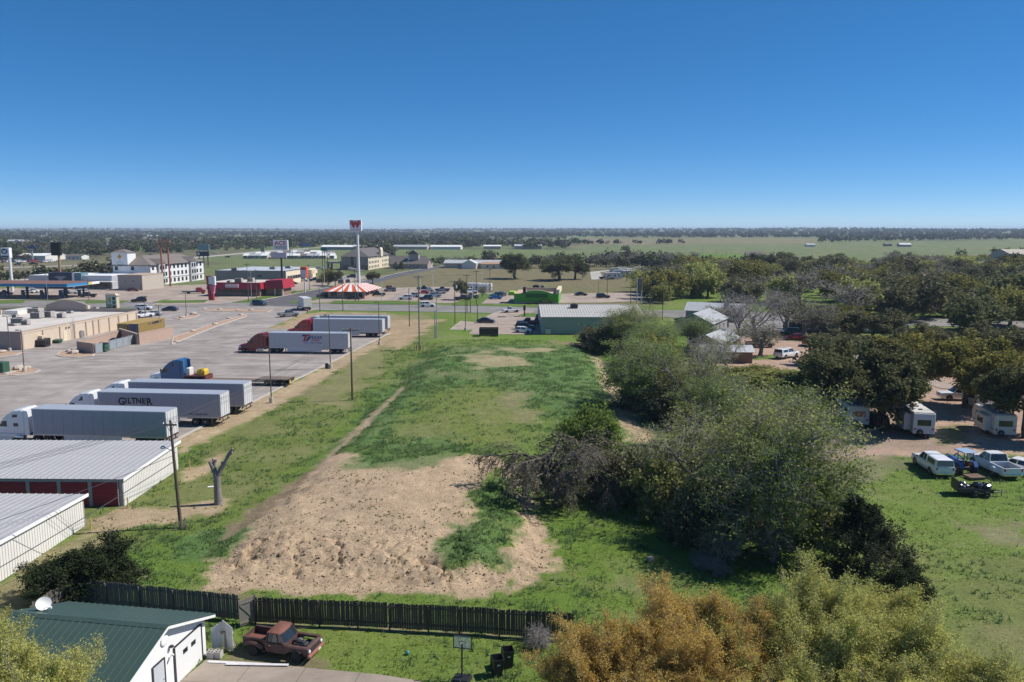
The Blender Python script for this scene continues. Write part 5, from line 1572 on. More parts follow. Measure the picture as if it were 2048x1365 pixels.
# ---- hardware store
hx, hy = G(572, 569.5)
hs = thing('hardware_store', 'long grey metal hardware store with a cream front', 'store', (hx, hy, 0), RZ)
hz_ = ZAT(542, 360)
MB().box(-33, 0, 0, 38, 0, hz_).build('wall', GREYW, hs)
MB().box(-33.05, .05, -.05, 38.05, hz_, hz_ + .12).build('coping', DARK, hs)
MB().box(-32.6, -.3, .4, 37.6, hz_ - .1, hz_ + .02).box(-32.6, -.3, .4, 37.6, hz_ + .121, hz_ + .16).build('roof', mat('blue_grey_roof', (.44, .48, .52), .6, var=.08, scale=.3), hs)
MB().box(.0, .12, .3, 38, .0, hz_ - .3).build('front_wall', CREAM, hs)
windows(hs, [(.12, 3 + i * 3.1, 2.9) for i in range(7)], 2.8, 1.5, 'y', off=.05)
MB().box(.12, 2.5, 26, 34, 3.4, 5.2).build('entry_awning', CREAM, hs)
put('lettering', text_mesh('Ace', 1.5, REDD, shear=.2), hs, (2.54, 28.0, 3.7), (math.pi / 2, 0, math.pi / 2))
MB().box(-13.2, -11.2, -.06, .0, hz_ - 2.6, hz_ - 1.9).build('wall_sign', DARK, hs)
for px, py, l in [(470, 541, 'small rooftop unit at the left of the grey hardware store'), (546, 539, 'dark rooftop unit near the middle of the hardware store roof'), (577, 537, 'boxy rooftop unit near the cream front of the hardware store')]:
    rooftop(px, py, hz_ + .17, 2.6, 2.0, 1.1, l, ACG)

# ---- white hotel
hx, hy = G(303, 573)
h1 = thing('white_hotel', 'three storey white hotel with a grey hip roof and sign tower', 'hotel', (hx, hy, 0), RZ)
E1, R1_ = ZAT(531, 346), ZAT(510, 365)
HL, HW = 47.0, 17.2
MB().box(-HW, 0, 0, HL, 3.0, E1).build('upper_wall', HOTW, h1)
MB().box(-HW, 0, .0, HL, 0, 3.0).build('base_wall', HOTW, h1)
MB().box(-HW - .02, -.4, -.03, .0, 0, 2.9).build('stone_base', TAN, h1)
mb = MB(); ov = .6
mb.loft([[(-HW - ov, -ov, E1), (ov, -ov, E1), (ov, HL + ov, E1), (-HW - ov, HL + ov, E1)], [(-HW / 2 - .3, 8, R1_), (-HW / 2 + .3, 8, R1_), (-HW / 2 + .3, HL - 8, R1_), (-HW / 2 - .3, HL - 8, R1_)]])
mb.build('roof', SHINGB, h1)
MB().box(-HW - .65, .65, -.65, HL + .65, E1 - .25, E1 - .01).build('fascia', DARK, h1)
MB().box(-HW - .1, -HW + 7.2, -.4, 6.0, E1 - .02, ZAT(506, 346)).build('sign_tower', HOTW, h1)
TT = ZAT(506, 346)
mb = MB(); mb.loft([[(-HW - .5, -.8, TT), (-HW + 7.6, -.8, TT), (-HW + 7.6, 6.4, TT), (-HW - .5, 6.4, TT)], [(-HW + 3.2, 2.4, TT + 1.5), (-HW + 3.8, 2.4, TT + 1.5), (-HW + 3.8, 3.0, TT + 1.5), (-HW + 3.2, 3.0, TT + 1.5)]]); mb.build('tower_roof', SHINGB, h1)
MB().box(-HW - .12, -HW + 7.22, -.42, 6.02, E1 - .25, E1 + .05).build('tower_band', DARK, h1)
SUNY = mat('sun_emblem', (.62, .36, .04), .5)
em = MB(); ex, ez = -HW + 3.6, TT - 1.7
em.poly([(ex - 1.15, -.43, ez), (ex, -.43, ez - 1.15), (ex + 1.15, -.43, ez), (ex, -.43, ez + 1.15)])
em.build('diamond_emblem', SUNY, h1)
em = MB(); em.poly([(ex + math.cos(q) * .6, -.445, ez + math.sin(q) * .6) for q in np.linspace(0, 2 * math.pi, 13)[:-1]]); em.build('emblem_disc', mat('emblem_orange', (.48, .22, .03), .5), h1)
for k, w_ in enumerate((.8, 1.9, 1.4, .8)):
    MB().box(ex - w_, ex + w_, -.44, -.42, ez - 2.1 - k * .75, ez - 1.75 - k * .75).build('sign_line', HOTG, h1)
MB().box(-HW - .06, .06, -.06, HL + .06, 2.9, 3.12).build('storey_band', DARK, h1)
pts = []
for f in range(3):
    z = 1.7 + f * 3.05
    for i in range(13):
        yy = 2.0 + i * 3.5
        pts.append((.0, yy, z))
windows(h1, pts, 1.5, 1.6, 'y', off=.06, frame=DARK)
windows(h1, [(-HW + 1.6, 0, 4.8), (-HW + 1.6, 0, 7.7), (-HW + 9, 0, 4.8), (-HW + 9, 0, 7.7)], 1.3, 1.5, 'x', off=.06, frame=DARK)
for yy, w in ((5.2, 5.2), (33.0, 5.2)):
    mb = MB(); mb.box(-.5, .9, yy, yy + w, 0, E1 + .6); mb.build('gable_bay', HOTG, h1)
    mb = MB(); mb.loft([[(1.2, yy - .4, E1 + .4), (1.2, yy + w / 2, E1 + 2.6), (1.2, yy + w + .4, E1 + .4)], [(-6, yy - .4, E1 + .4), (-6, yy + w / 2, E1 + 2.6), (-6, yy + w + .4, E1 + .4)]]); mb.build('bay_roof', SHINGB, h1)
    windows(h1, [(.9, yy + 1.5 + k * 2.2, 1.7 + f * 3.05) for f in range(3) for k in range(2)], 1.2, 1.6, 'y', off=.06, frame=DARK)

# ---- tan hotel further up the side road
hx, hy = G(737, 540.5)
h2 = thing('tan_hotel', 'tan three storey hotel with a dark gabled roof', 'hotel', (hx, hy, 0), RZ)
E2, R2_ = ZAT(514, 485), ZAT(497, 500)
HL2, HW2 = 48.0, 16.8
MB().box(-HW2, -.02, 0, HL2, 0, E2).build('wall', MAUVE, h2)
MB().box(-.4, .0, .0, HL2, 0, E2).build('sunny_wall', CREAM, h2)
mb = MB(); mb.loft([[(-HW2 - .7, -.7, E2), (.7, -.7, E2), (.7, HL2 + .7, E2), (-HW2 - .7, HL2 + .7, E2)], [(-HW2 / 2 - 1.5, 6, R2_), (-HW2 / 2 + .4, 6, R2_), (-HW2 / 2 + .4, HL2 - 6, R2_), (-HW2 / 2 - 1.5, HL2 - 6, R2_)]]); mb.build('roof', SHING, h2)
mb = MB(); mb.prism_y([(-.6, E2 - .5), (.9, E2 - .5), (.9, E2 + 3.6), (.3, E2 + 5.0), (-.6, E2 + 3.6)], 25.5, 30.5); mb.build('gable_tower', CREAM, h2)
windows(h2, [(.0, 2.0 + i * 3.4, 1.6 + f * 2.85) for f in range(3) for i in range(14) if not 7 <= i <= 8], 1.5, 1.6, 'y', off=.06, frame=HOTW)
MB().box(-11.2, -9.0, -.1, .0, 2.9, E2 - .1).build('window_strip', GLASS, h2)
for xx in (-15.0, -10.9, -8.8, -3.2):
    MB().box(xx - .25, xx + .05, -.16, 0, 2.9, E2 - .1).build('pilaster', TAN, h2)
MB().box(-HW2 + 1, -.5, -.06, 0, 0, 2.8).build('base_band', BRICKB, h2)
MB().box(-.25, .05, -.2, .1, 0, E2 - .4).build('corner_trim', OFFWHITE, h2)
mb = MB(); mb.box(-27, -17, 2, 10, 3.8, 5.0)
mb.build('entry_canopy', TAN, h2)
for xx, yy in ((-26, 3), (-18, 3), (-26, 9), (-18, 9)):
    MB().box(xx - .5, xx + .5, yy - .5, yy + .5, 0, 3.8).build('canopy_post', BRICKB, h2)

# ---- fuel station: canopy and shop
cx_, cy_ = G(134, 573.5, 4.6)
cp = thing('fuel_canopy', 'blue edged fuel station canopy with a rust brown top', 'canopy', (cx_, cy_, .03), RZ)
mb = MB(); mb.box(-46, 0, 0, 18.5, 4.45, 5.35); mb.build('deck', BLUEC, cp)
MB().box(-46.04, .04, -.04, 18.54, 4.38, 4.44).build('fascia_trim', WHITE, cp)
MB().box(-45.7, -.3, .3, 18.2, 5.352, 5.40).build('roof', mat('rusty_roof', (.17, .085, .065), .9, var=.3, scale=.5, dirt=.3), cp)
MB().box(.0, .06, 12.0, 14.0, 4.5, 5.3).build('yellow_badge', mat('badge_yellow', (.65, .50, .06), .5), cp)
MB().box(.0, .06, 14.0, 18.4, 4.5, 5.3).build('white_badge', WHITE, cp)
for i in range(6):
    for yy in (4.5, 14):
        xx = -3.5 - i * 7.5
        MB().box(xx - .25, xx + .25, yy - .25, yy + .25, 0, 4.45).build('column', NAVY, cp)
PUMPB = mat('pump_blue', (.04, .11, .20), .4)
wpos = lambda o, lx, ly: (o.location.x + lx * math.cos(RZ) - ly * math.sin(RZ), o.location.y + lx * math.sin(RZ) + ly * math.cos(RZ))
for i in range(6):
    for j, yy in enumerate((4.5, 14)):
        p = thing('fuel_pump', 'dark blue fuel pump under the station canopy', 'fuel pump', (*wpos(cp, -5.2 - i * 7.5, yy), .03), RZ, 'fuel pumps under the canopy')
        MB().bbox(-.5, .5, -.3, .3, .15, 2.1, .04).build('cabinet', PUMPB, p)
        MB().box(-.9, .9, -.55, .55, 0, .15).build('island', CONC, p)
        MB().box(-.3, .3, -.33, -.29, 1.2, 1.7).build('screen', GLASS, p)
sx_, sy_ = G(59, 577)
cs_ = thing('fuel_station_shop', 'white fuel station shop with a black sign tower', 'shop', (sx_, sy_, 0), RZ)
cz = ZAT(553.5, 325)
MB().box(0, 37, 0, 20, 0, cz).build('wall', mat('shop_grey', (.42, .44, .48), .7, var=.04), cs_)
MB().box(.3, 36.7, .3, 19.7, cz + .001, cz + .06).build('roof', WHITE, cs_)
MB().box(9.5, 20.0, -.8, 4, 0, ZAT(547.5, 325)).build('sign_tower', NAVY, cs_)
MB().box(20.0, 20.9, -.8, 4, 0, ZAT(547.8, 325)).build('tower_stripe', WHITE, cs_)
MB().box(20.9, 24.0, -.7, 4, 0, ZAT(548, 325)).build('tower_block', mat('teal_block', (.10, .19, .23), .6), cs_)
ez = ZAT(547.5, 325) - 1.9
MB().poly([(14.8 + q * s_, -.83, ez + w_) for q, w_, s_ in ((0, .75, 1), (.5, .35, 1), (1.2, .5, 1), (2.9, .2, 1), (1.5, -.35, 1), (.7, -1.1, 1), (0, -1.5, 1), (.7, -1.1, -1), (1.5, -.35, -1), (2.9, .2, -1), (1.2, .5, -1), (.5, .35, -1))]).build('wing_emblem', mat('sign_grey', (.22, .25, .30), .5), cs_)
MB().box(1.0, 36, -.06, .02, .4, 2.6).build('shop_window', GLASS, cs_)
MB().box(24.5, 39, -4.0, -.05, 3.0, 3.3).build('awning', OFFWHITE, cs_)
for xx in (25, 32, 38.5):
    MB().box(xx - .15, xx + .15, -3.9, -3.6, 0, 3.0).build('awning_post', DARK, cs_)
tx_, ty_ = G(237, 581)
tb = thing('tan_annex', 'windowless tan block building beside the fuel station', 'building', (tx_, ty_, 0), RZ)
MB().box(0, 10.4, 0, 16, 0, ZAT(552, 321)).build('wall', TAN, tb)
MB().box(-.1, 10.5, -.1, 16.1, ZAT(552, 321), ZAT(552, 321) + .25).build('coping', BEIGED, tb)
for xx in (3, 6.5):
    MB().box(xx, xx + .4, -.15, 0, 3.6, 4.0).build('wall_lamp', DARK, tb)
MB().box(9.2, 10.2, -.06, 0, 0, 2.2).build('door', MAUVE, tb)

# ---- green cafe
gx_, gy_ = G(1028, 607.5)
gc = thing('green_cafe', 'lime green cafe with an arched cream parapet', 'cafe', (gx_, gy_, .05), RZ)
GZ = ZAT(588, 266)
MB().box(0, 14.8, 0, 17, 0, GZ).build('wall', CAFEG, gc)
ar = [(2.0, GZ - .6)] + [(2.0 + 11.0 * i / 12, GZ + .1 + 1.15 * math.sin(math.pi * i / 12)) for i in range(13)] + [(13.0, GZ - .6)]
MB().prism_y(ar, -.25, .15).build('arched_front', CAFEG, gc)
mb = MB()
for i in range(12):
    xa, za = ar[i + 1]; xb, zb2 = ar[i + 2]
    mb.loft([[(xa, -.35, za), (xa, .3, za), (xa, .3, za + .14), (xa, -.35, za + .14)], [(xb, -.35, zb2), (xb, .3, zb2), (xb, .3, zb2 + .14), (xb, -.35, zb2 + .14)]])
mb.build('cream_coping', CREAM, gc)
MB().box(-.1, 14.9, .16, 17.1, GZ, GZ + .15).build('roof', mat('clay_roof', (.48, .36, .25), .9, var=.15, scale=.6), gc)
MB().box(14.0, 15.1, 0, 17.2, GZ + .1, GZ + 1.6).build('side_parapet', CREAM, gc)
MB().box(3.5, 14.0, 9.2, 9.6, GZ + .15, GZ + 1.5).build('roof_screen', BEIGED, gc)
MB().box(3.9, 11.2, -.31, -.25, GZ - 1.1, GZ + .2).build('sign_band', mat('dark_green_sign', (.02, .11, .02), .5), gc)
MB().box(.2, 14.6, -.05, 0, 0, .5).build('wall_base', GREYF, gc)
mb = MB(); mb.loft([[(-2.2, .5, 2.6), (0, .5, 2.6), (0, 6, 2.6), (-2.2, 6, 2.6)], [(-1.8, .5, 3.8), (0, .5, 3.8), (0, 6, 3.8), (-1.8, 6, 3.8)]]); mb.build('awning', mat('lime_awning', (.33, .50, .06), .6), gc)
rooftop(1072, 577, GZ + .17, 2.2, 1.8, 1.1, 'dark cooling unit on the clay coloured cafe roof', DARK)
rooftop(1085, 577, GZ + .17, 1.6, 1.5, 1.0, 'second cooling unit beside the cream parapet of the cafe', ACG)
# plants before the cafe
for bx, w in ((1060, 8), (1075, 8), (1090, 12), (1102, 7)):
    plant_px('shrub_a', 'shrub', bx, 608.5, 602 if w < 10 else 597, w, 'low shrub planted against the lime green wall', 'shrub', 'shrubs along the green cafe')

# ---- houses with metal roofs, motel, barns
def house(loc, rz, W, D, ze, zr, wall, roof, label, name='house', cat='house', wins=True, ribs=True):
    t = thing(name, label, cat, (*loc, ground_z(*loc) if math.hypot(*loc) > 800 else 0), rz)
    mb = MB(); mb.box(-W / 2, W / 2, -D / 2, D / 2, -.5, ze)
    for xx in (-W / 2, W / 2):
        mb.poly([(xx, -D / 2, ze), (xx, D / 2, ze), (xx, 0, zr - .1)])
    mb.build('wall', wall, t)
    sl = math.hypot(D / 2 + .4, (zr - ze) * (D / 2 + .4) / (D / 2)); ang = math.atan2(zr - ze, D / 2)
    rb = MB(); rb.box(-W / 2 - .4, W / 2 + .4, 0, sl, -.08, 0)
    if ribs:
        n = int((W + .8) / .9)
        for i in range(n):
            xx = -W / 2 - .4 + i * .9
            rb.box(xx, xx + .05, 0, sl, 0, .05)
    me = rb.mesh('roof', roof)
    zz = ze - .4 * math.tan(ang) + .05
    put('roof', me, t, (0, -D / 2 - .4, zz), (ang, 0, 0)); put('roof', me, t, (0, D / 2 + .4, zz), (ang, 0, math.pi))
    if wins:
        windows(t, [(-W / 4, -D / 2, 1.5), (W / 4, -D / 2, 1.5)], 1.2, 1.1, 'x', frame=WHITE)
        MB().box(-.45, .45, -D / 2 - .05, -D / 2 + .02, 0, 2.05).build('door', mat('door_brown', (.16, .10, .07), .6), t)
    return t
LGREY = mat('light_roof', (.50, .51, .52), .5, metal=.2, var=.08, scale=.7, dirt=.2)
DGREY = mat('grey_wall', (.27, .27, .27), .7)
house(G(1402, 663), math.radians(62), 15, 9, 2.9, 5.0, DGREY, LGREY, 'grey house with a pale metal gable roof near the road')
house(G(1432, 640), math.radians(-24), 15, 8, 2.8, 4.6, DGREY, LGREY, 'low house with a light metal roof beside the road')
house(G(1428, 706), math.radians(60), 12, 7, 2.7, 4.3, mat('red_brown_wall', (.20, .12, .09), .8), LGREY, 'brown walled shed house with a white metal roof behind the twiggy trees')
house(G(1450, 722), math.radians(-5), 9, 5, 2.2, 3.0, mat('red_brown_wall', (.20, .12, .09), .8), LGREY, 'open carport with a flat pale roof beside the gravel', wins=False)
house(G(822, 537), RZ, 24, 12, 3.0, 6.2, MAUVE, SHING, 'low motel wing with dark shingle roof beside the tan hotel', 'motel_wing', 'motel')
house(G(808, 531), RZ, 30, 12, 3.2, 6.5, MAUVE, SHING, 'rear motel wing with dark shingles', 'motel_wing', 'motel')
house(G(850, 535), RZ + math.pi / 2, 10, 8, 3.2, 5.6, OFFWHITE, SHINGB, 'small white gabled motel lobby at the road end', 'motel_lobby', 'motel')
tw = thing('motel_tower', 'square stone motel entry tower with a shingle gable', 'motel', (*G(829, 537), 0), RZ)
MB().box(-3, 3, -2, 2, 0, 9).build('wall', TAN, tw); MB().loft([[(-3.5, -2.6, 9), (0, -2.6, 11.5), (3.5, -2.6, 9)], [(-3.5, 2.6, 9), (0, 2.6, 11.5), (3.5, 2.6, 9)]]).build('roof', SHING, tw)
for xx in (-3.3, 2.7):
    MB().box(xx, xx + .6, -2.3, -2.0, 0, 8.8).build('pilaster', OFFWHITE, tw)
church = house(G(950, 536), RZ, 38, 12, 3.2, 5.0, TAN, LGREY, 'low tan hall with a pale metal roof behind the field', 'hall', 'hall')
house(G(940, 537.5), RZ + math.pi / 2, 9, 9, 3.3, 5.6, OFFWHITE, WHITE, 'white gabled porch of the low hall', 'hall_porch', 'hall')
house(G(990, 537), RZ, 16, 11, 3.0, 4.0, CREAM, mat('clay_red_roof', (.38, .24, .16), .8), 'cream annex with a clay coloured roof beside the hall', 'annex', 'hall')
for i, (px, py, W, D, ze, zr, l) in enumerate([
        (708, 500, 78, 14, 3.6, 5.6, 'very long white roofed poultry barn behind the tan hotel'), (823, 499, 44, 13, 3.4, 5.4, 'long white roofed barn right of the poultry barn'),
        (893, 499, 38, 13, 3.4, 5.2, 'mid length pale roofed barn at the field edge'), (1056, 498, 34, 13, 3.6, 5.8, 'pale blue roofed barn standing among dark trees'),
        (985, 498, 22, 10, 3.4, 4.8, 'open white shed beside the green field'), (216, 496.5, 24, 10, 3.4, 5.2, 'grey roofed barn in the left pasture'), (300, 494, 14, 9, 3.2, 5.2, 'small white barn by the left pasture trees'),
        (33, 488, 26, 12, 4, 6.5, 'white farm building among the left trees'), (86, 479, 30, 14, 4, 7, 'far white farm shed on the left'), (252, 478, 26, 12, 4, 7, 'far pale shed behind the hotel sign tower'), (307, 478, 30, 12, 4, 7, 'far white barn beyond the rust sign frame'),
        (475, 482, 22, 10, 4, 6.5, 'lone white barn on the far green field'), (770, 492, 9, 9, 5, 7, 'boxy white feed house by the poultry barn'), (1508, 517.5, 14, 9, 2.8, 6.0, 'brown roofed farmhouse in the green pasture'),
        (1555, 516, 9, 6, 2.6, 3.6, 'low dark shed near the brown farmhouse'), (1808, 494, 16, 9, 3, 5.2, 'pale roofed house in the far green pasture'), (1775, 493, 10, 8, 3, 4.6, 'dark red shed in the far green pasture'), (1620, 494, 12, 8, 3, 4.4, 'small white trailer house at the pasture edge')]):
    house(G(px, py), RZ + random.uniform(-.12, .12), W, D, ze, zr, [DGREY, TAN, OFFWHITE][i % 3] if i not in (13, 16) else BRICKB, [WHITE, LGREY][i % 2] if i not in (13, 16) else SHINGB, l, 'barn' if i < 13 else 'farmhouse', 'barn' if i < 13 else 'house', wins=False, ribs=False)
ax, ay = G(2030, 529)
house((ax + 14, ay), math.radians(-8), 46, 30, 7.5, 10.5, TAN, mat('tan_roof', (.50, .44, .36), .7, var=.06), 'big tan metal arena building beside the pond', 'arena', 'arena', wins=False)
o = sheet('pond', [(1880, 519), (1925, 517.5), (1975, 520), (1960, 523.5), (1900, 523.5)], .06, mat('pond_water', (.10, .14, .19), .06, var=.05, spec=.8))
# mobile home dealer rows and vehicle dealer on the left
MH = [mat('home_white', (.62, .62, .60), .7), mat('home_grey', (.40, .41, .42), .7), mat('home_tan', (.50, .44, .36), .7)]
rj = random.Random(4)
for row, (py, xa, xb) in enumerate(((517.5, 495, 678), (513.5, 520, 672), (510, 560, 668))):
    px = xa
    while px < xb:
        w = rj.uniform(9, 15)
        y_ = G(px, py)[1]
        house(G(px, py), RZ + rj.uniform(-.05, .05), w * .92 * MPP(y_), 7.5, 2.7, 4.2, MH[rj.randrange(3)], [LGREY, WHITE, SHINGB][rj.randrange(3)], 'single wide manufactured home on the sales lot beyond the highway', 'manufactured_home', 'mobile home', wins=True, ribs=False)['group'] = 'manufactured homes on the sales lot'
        px += w + rj.uniform(1, 4)
for px, py, W, D, z, l in [(65, 521, 34, 16, 5.5, 'white low vehicle dealership showroom across the highway'), (100, 519, 22, 12, 5, 'pale annex of the vehicle dealership'), (10, 521, 20, 12, 5.5, 'dealership workshop behind the tall pole sign'), (155, 519, 14, 10, 4.2, 'small dark roofed house beside the black billboard')]:
    house(G(px, py), RZ, W, D, z * .72, z, OFFWHITE, WHITE if px != 155 else SHING, l, 'dealership', 'dealership', ribs=False)
# ------------------------------------------------------------------ poles, wires, lamps, signs
POLES = {}
def utility_pole(key, px, py, topy, label, arm=True, r=.16, mats=WOODP, arm_dir=0.0, trans=False, twin=False, armlen=1.25, lean=0.0):
    x, y = G(px, py)
    h = ZAT(topy, y)
    t = thing('utility_pole', label, 'utility pole', (x, y, ground_z(x, y)))
    MB().tube((0, 0, -.2), (lean, 0, h), r, r * .62, 9).build('pole', mats, t, smooth=True)
    tops = []
    if arm:
        za = h - .35
        c, s = math.cos(arm_dir), math.sin(arm_dir)
        a = MB()
        for off in ((-.13,) if not twin else (-.13, .13)):
            a.loft([[(lean + q * c * armlen - s * off + s * dy, q * s * armlen + c * off - c * dy, za + dz) for dy, dz in ((-.05, -.06), (.05, -.06), (.05, .06), (-.05, .06))] for q in (-1, 1)])
        a.tube((lean - c * armlen * .55, -s * armlen * .55 - .1, za), (lean, 0, za - .7), .02, n=4).tube((lean + c * armlen * .55, s * armlen * .55 - .1, za), (lean, 0, za - .7), .02, n=4)
        ao = a.build('crossarm', mats, t)
        for q in (-.95, -.45, .45, .95):
            p = (lean + q * c * armlen, q * s * armlen - .13, za)
            MB().lathe([(.03, .06), (.06, .10), (.03, .14), (.05, .18), (.0, .24)], 7, c=p).build('insulator', STEEL, ao)
            tops.append((x + p[0], y + p[1], t.location.z + p[2] + .22))
    MB().lathe([(.03, h), (.05, h + .06), (.03, h + .1), (.0, h + .18)], 7, c=(lean, 0, 0)).build('insulator', STEEL, t)
    tops.append((x + lean, y, t.location.z + h + .16))
    if trans:
        tr = MB().lathe([(.0, -.45), (.22, -.42), (.24, .30), (.18, .38), (.0, .40)], 10, c=(.42 + lean, -.05, h - 1.7)).build('transformer', mat('transformer_grey', (.42, .44, .45), .5), t, smooth=True)
        MB().tube((.42 + lean, -.05, h - 1.3), (.42 + lean, -.05, h - 1.05), .04, n=6).build('bushing', STEEL, tr)
    POLES[key] = (tops, (x, y, t.location.z), h)
    return t
t = utility_pole('p1', 362, 1056, 841, 'tall wooden utility pole with a street lamp beside the storage buildings', armlen=.55, lean=-.35)
MB().tube((0, 0, 6.4), (-.9, -.1, 6.9), .03, n=6).lathe([(.0, .08), (.12, .05), (.2, -.08), (.17, -.16), (.0, -.2)], 10, c=(-1.05, -.1, 6.95)).build('lamp_arm', STEEL, t)
utility_pole('p2', 705, 801, 656, 'wooden utility pole with one crossarm standing on the mown strip', armlen=1.15)
utility_pole('p3', 839, 701, 551, 'weathered utility pole on the grass near the road', armlen=.95, mats=WOODG)
for i in range(5):
    x, y = G(829 + i * 4.3, 702 - (i % 2))
    tag(MB().lathe([(.08, 0), (.08, 1.0), (.05, 1.08), (.0, 1.1)], 8).build('guard_post', mat('post_brown', (.24, .15, .10), .9), loc=(x, y, 0)), 'short brown guard post around the weathered utility pole', 'post', 'guard posts round the pole')
for i, (k, px, py, ty, l, arm, m) in enumerate([
        ('q1', 870, 677, 622, 'slim grey metal pole on the grass beside the taller steel pole', False, STEEL), ('q2', 874, 677, 592, 'tall galvanised steel pole with short arms by the road grass', True, STEEL),
        ('q3', 910, 646, 561, 'dark wooden pole with transformers beside the shop lot', True, WOODP), ('q4', 934, 625.5, 549, 'dark wooden pole with crossarm on the road verge', True, WOODP),
        ('q5', 953, 612, 541, 'tall wooden pole at the cafe lot entrance', True, WOODP), ('q6', 980, 588, 538, 'tall wooden pole behind the blue cars', True, WOODP),
        ('q7', 819, 653, 577, 'thin wooden pole on the bare strip beside the road', False, WOODP), ('q8', 686, 622, 549, 'wooden pole on the near road edge by the striped restaurant', False, WOODP),
        ('q9', 711, 604.5, 541, 'wooden pole with transformer in the verge of the striped restaurant', True, WOODP), ('q10', 717, 604, 560, 'short thick pole beside the transformer pole', False, WOODP),
        ('q11', 497, 603, 527, 'tall wooden pole on the side road verge', True, WOODP), ('q12', 513, 599, 538, 'wooden pole behind the red entry mansard', False, WOODP),
        ('q13', 640, 623, 577, 'wooden pole at the near corner of the side road', False, WOODP), ('q14', 619, 580, 530, 'wooden pole beside the red pylon sign', True, WOODP),
        ('q15', 941, 625.5, 585, 'short wooden pole next to the crossarm pole on the verge', False, WOODP), ('q16', 955, 641, 609, 'plain wooden pole at the edge of the shop lot', False, WOODP),
        ('q17', 1214, 594, 552, 'black pole at the far corner of the cafe lot', False, BLACK), ('q18', 1261, 612, 568, 'brown timber pole with a lamp past the metal shop', False, WOODP),
        ('q19', 1197, 594, 562, 'thin wooden pole by the dry field', False, WOODG), ('q20', 1300, 620, 560, 'wooden pole among the trees beside the sign frame', False, WOODP),
        ('q21', 1325, 640, 573, 'tall wooden pole rising beside the yellow green tree', False, WOODP), ('q22', 1940, 640, 580, 'dark utility pole with transformer above the oak crowns', True, WOODP),
        ('q23', 1482, 632, 560, 'slim pole in the woods past the road', False, WOODG), ('q24', 78, 560, 522, 'utility pole beside the highway behind the fuel canopy', True, WOODP), ('q25', 50, 562, 528, 'utility pole behind the tall pole sign', True, WOODP), ('q26', 162, 548, 523, 'utility pole past the black billboard', True, WOODP),
        ('q27', 182, 552, 533, 'short utility pole with lamps behind the fuel shop', True, WOODP), ('q28', 1405, 508, 494, 'lone pole in the green pasture', True, WOODP), ('q29', 1432, 512, 500, 'leaning pole in the green pasture near trees', False, WOODP), ('q30', 1452, 514, 503, 'short pole near the pasture cedar', False, WOODP)]):
    utility_pole(k, px, py, ty, l, arm, .13, m, 0.1, trans=(k in ('q3', 'q9', 'q22')), armlen=1.1)

def catenary(a, b, sag, n=10):
    a, b = Vector(a), Vector(b)
    return [a.lerp(b, i / n) - Vector((0, 0, sag * 4 * (i / n) * (1 - i / n))) for i in range(n + 1)]
def wire(a, b, sag, label, group, r=.012):
    o = MB().pipe(catenary(a, b, sag), r, 4).build('power_line', WIRE)
    tag(o, label, 'wire', group)
P1, P2, P3 = POLES['p1'][0], POLES['p2'][0], POLES['p3'][0]
for i in (0, 1, 2, 3, 4):
    wire(P2[i], P1[i], .9, 'power line strung between the lamp pole and the pole on the mown strip', 'wires lamp pole to strip pole')
    wire(P3[i], P2[i], 1.0, 'power line strung between the strip pole and the weathered pole', 'wires strip pole to weathered pole')
    a = P1[i]
    wire(a, (a[0] - 22 + i * .3, a[1] - 26, a[2] - 1.0), .5, 'power line running from the lamp pole over the storage roofs', 'wires over the storage roofs')
x, y, z = POLES['p1'][1]
wire((x - .2, y, 5.7), (-36.5, 46.0, 1.1), .2, 'thick service cable dropping from the lamp pole to the white storage wall', None, .03)
wire((x - .2, y, 6.2), (-39.5, 47.0, 4.2), .3, 'upper service cable from the lamp pole over the white storage roof', None, .02)
for a, b in (('p3', 'q3'), ('q3', 'q4'), ('q4', 'q9'), ('q4', 'q5'), ('q5', 'q6'), ('q9', 'q11'), ('q2', 'q3')):
    A, B = POLES[a][0], POLES[b][0]
    for i in range(3):
        wire(A[min(i, len(A) - 1)], B[min(i, len(B) - 1)], .8, 'overhead line between the roadside poles of the junction', 'wires along the road')

def light_pole(px, py, topy, label, arms=1, m=None, base=True, armlen=.9, rz=0.0, group=None, r=.09, cob=False):
    x, y = G(px, py)
    h = max(ZAT(topy, y), 2)
    m = m or mat('bronze_pole', (.10, .075, .06), .6)
    t = thing('light_pole', label, 'light pole', (x, y, ground_z(x, y) if math.hypot(x, y) < 200 else 0), rz, group)
    MB().tube((0, 0, .0), (0, 0, h), r, r * .75, 8).build('pole', m, t, smooth=True)
    if base:
        MB().lathe([(.30, 0), (.30, .75), (.27, .80), (.0, .80)], 12).build('footing', CONC, t)
    for k in range(arms):
        s = -1 if k == 0 else 1
        hd = MB()
        if cob:
            hd.pipe([(0, 0, h - .8), (s * armlen * .5, 0, h - .1), (s * armlen, 0, h)], .04, 6)
            hd.loft([[(s * armlen, -.12, h - .05), (s * armlen, .12, h - .05), (s * armlen, .12, h + .06), (s * armlen, -.12, h + .06)], [(s * (armlen + .7), -.08, h - .03), (s * (armlen + .7), .08, h - .03), (s * (armlen + .7), .08, h + .04), (s * (armlen + .7), -.08, h + .04)]])
        else:
            hd.tube((0, 0, h - .12), (s * armlen * .4, 0, h - .06), .04, n=6)
            hd.bbox(min(s * armlen * .35, s * armlen), max(s * armlen * .35, s * armlen), -.16, .16, h - .14, h + .02, .03)
        hd.build('lamp_head', m, t)
    return t
light_pole(543, 806, 671, 'bronze lot light pole in front of the flatbed trailer', 1)
t = light_pole(661, 738, 630, 'bronze lot light pole with a cabinet at its foot', 1, rz=.1)
MB().bbox(-.9, -.35, -.3, .3, 0, .95, .03).build('cabinet', DARK, t)
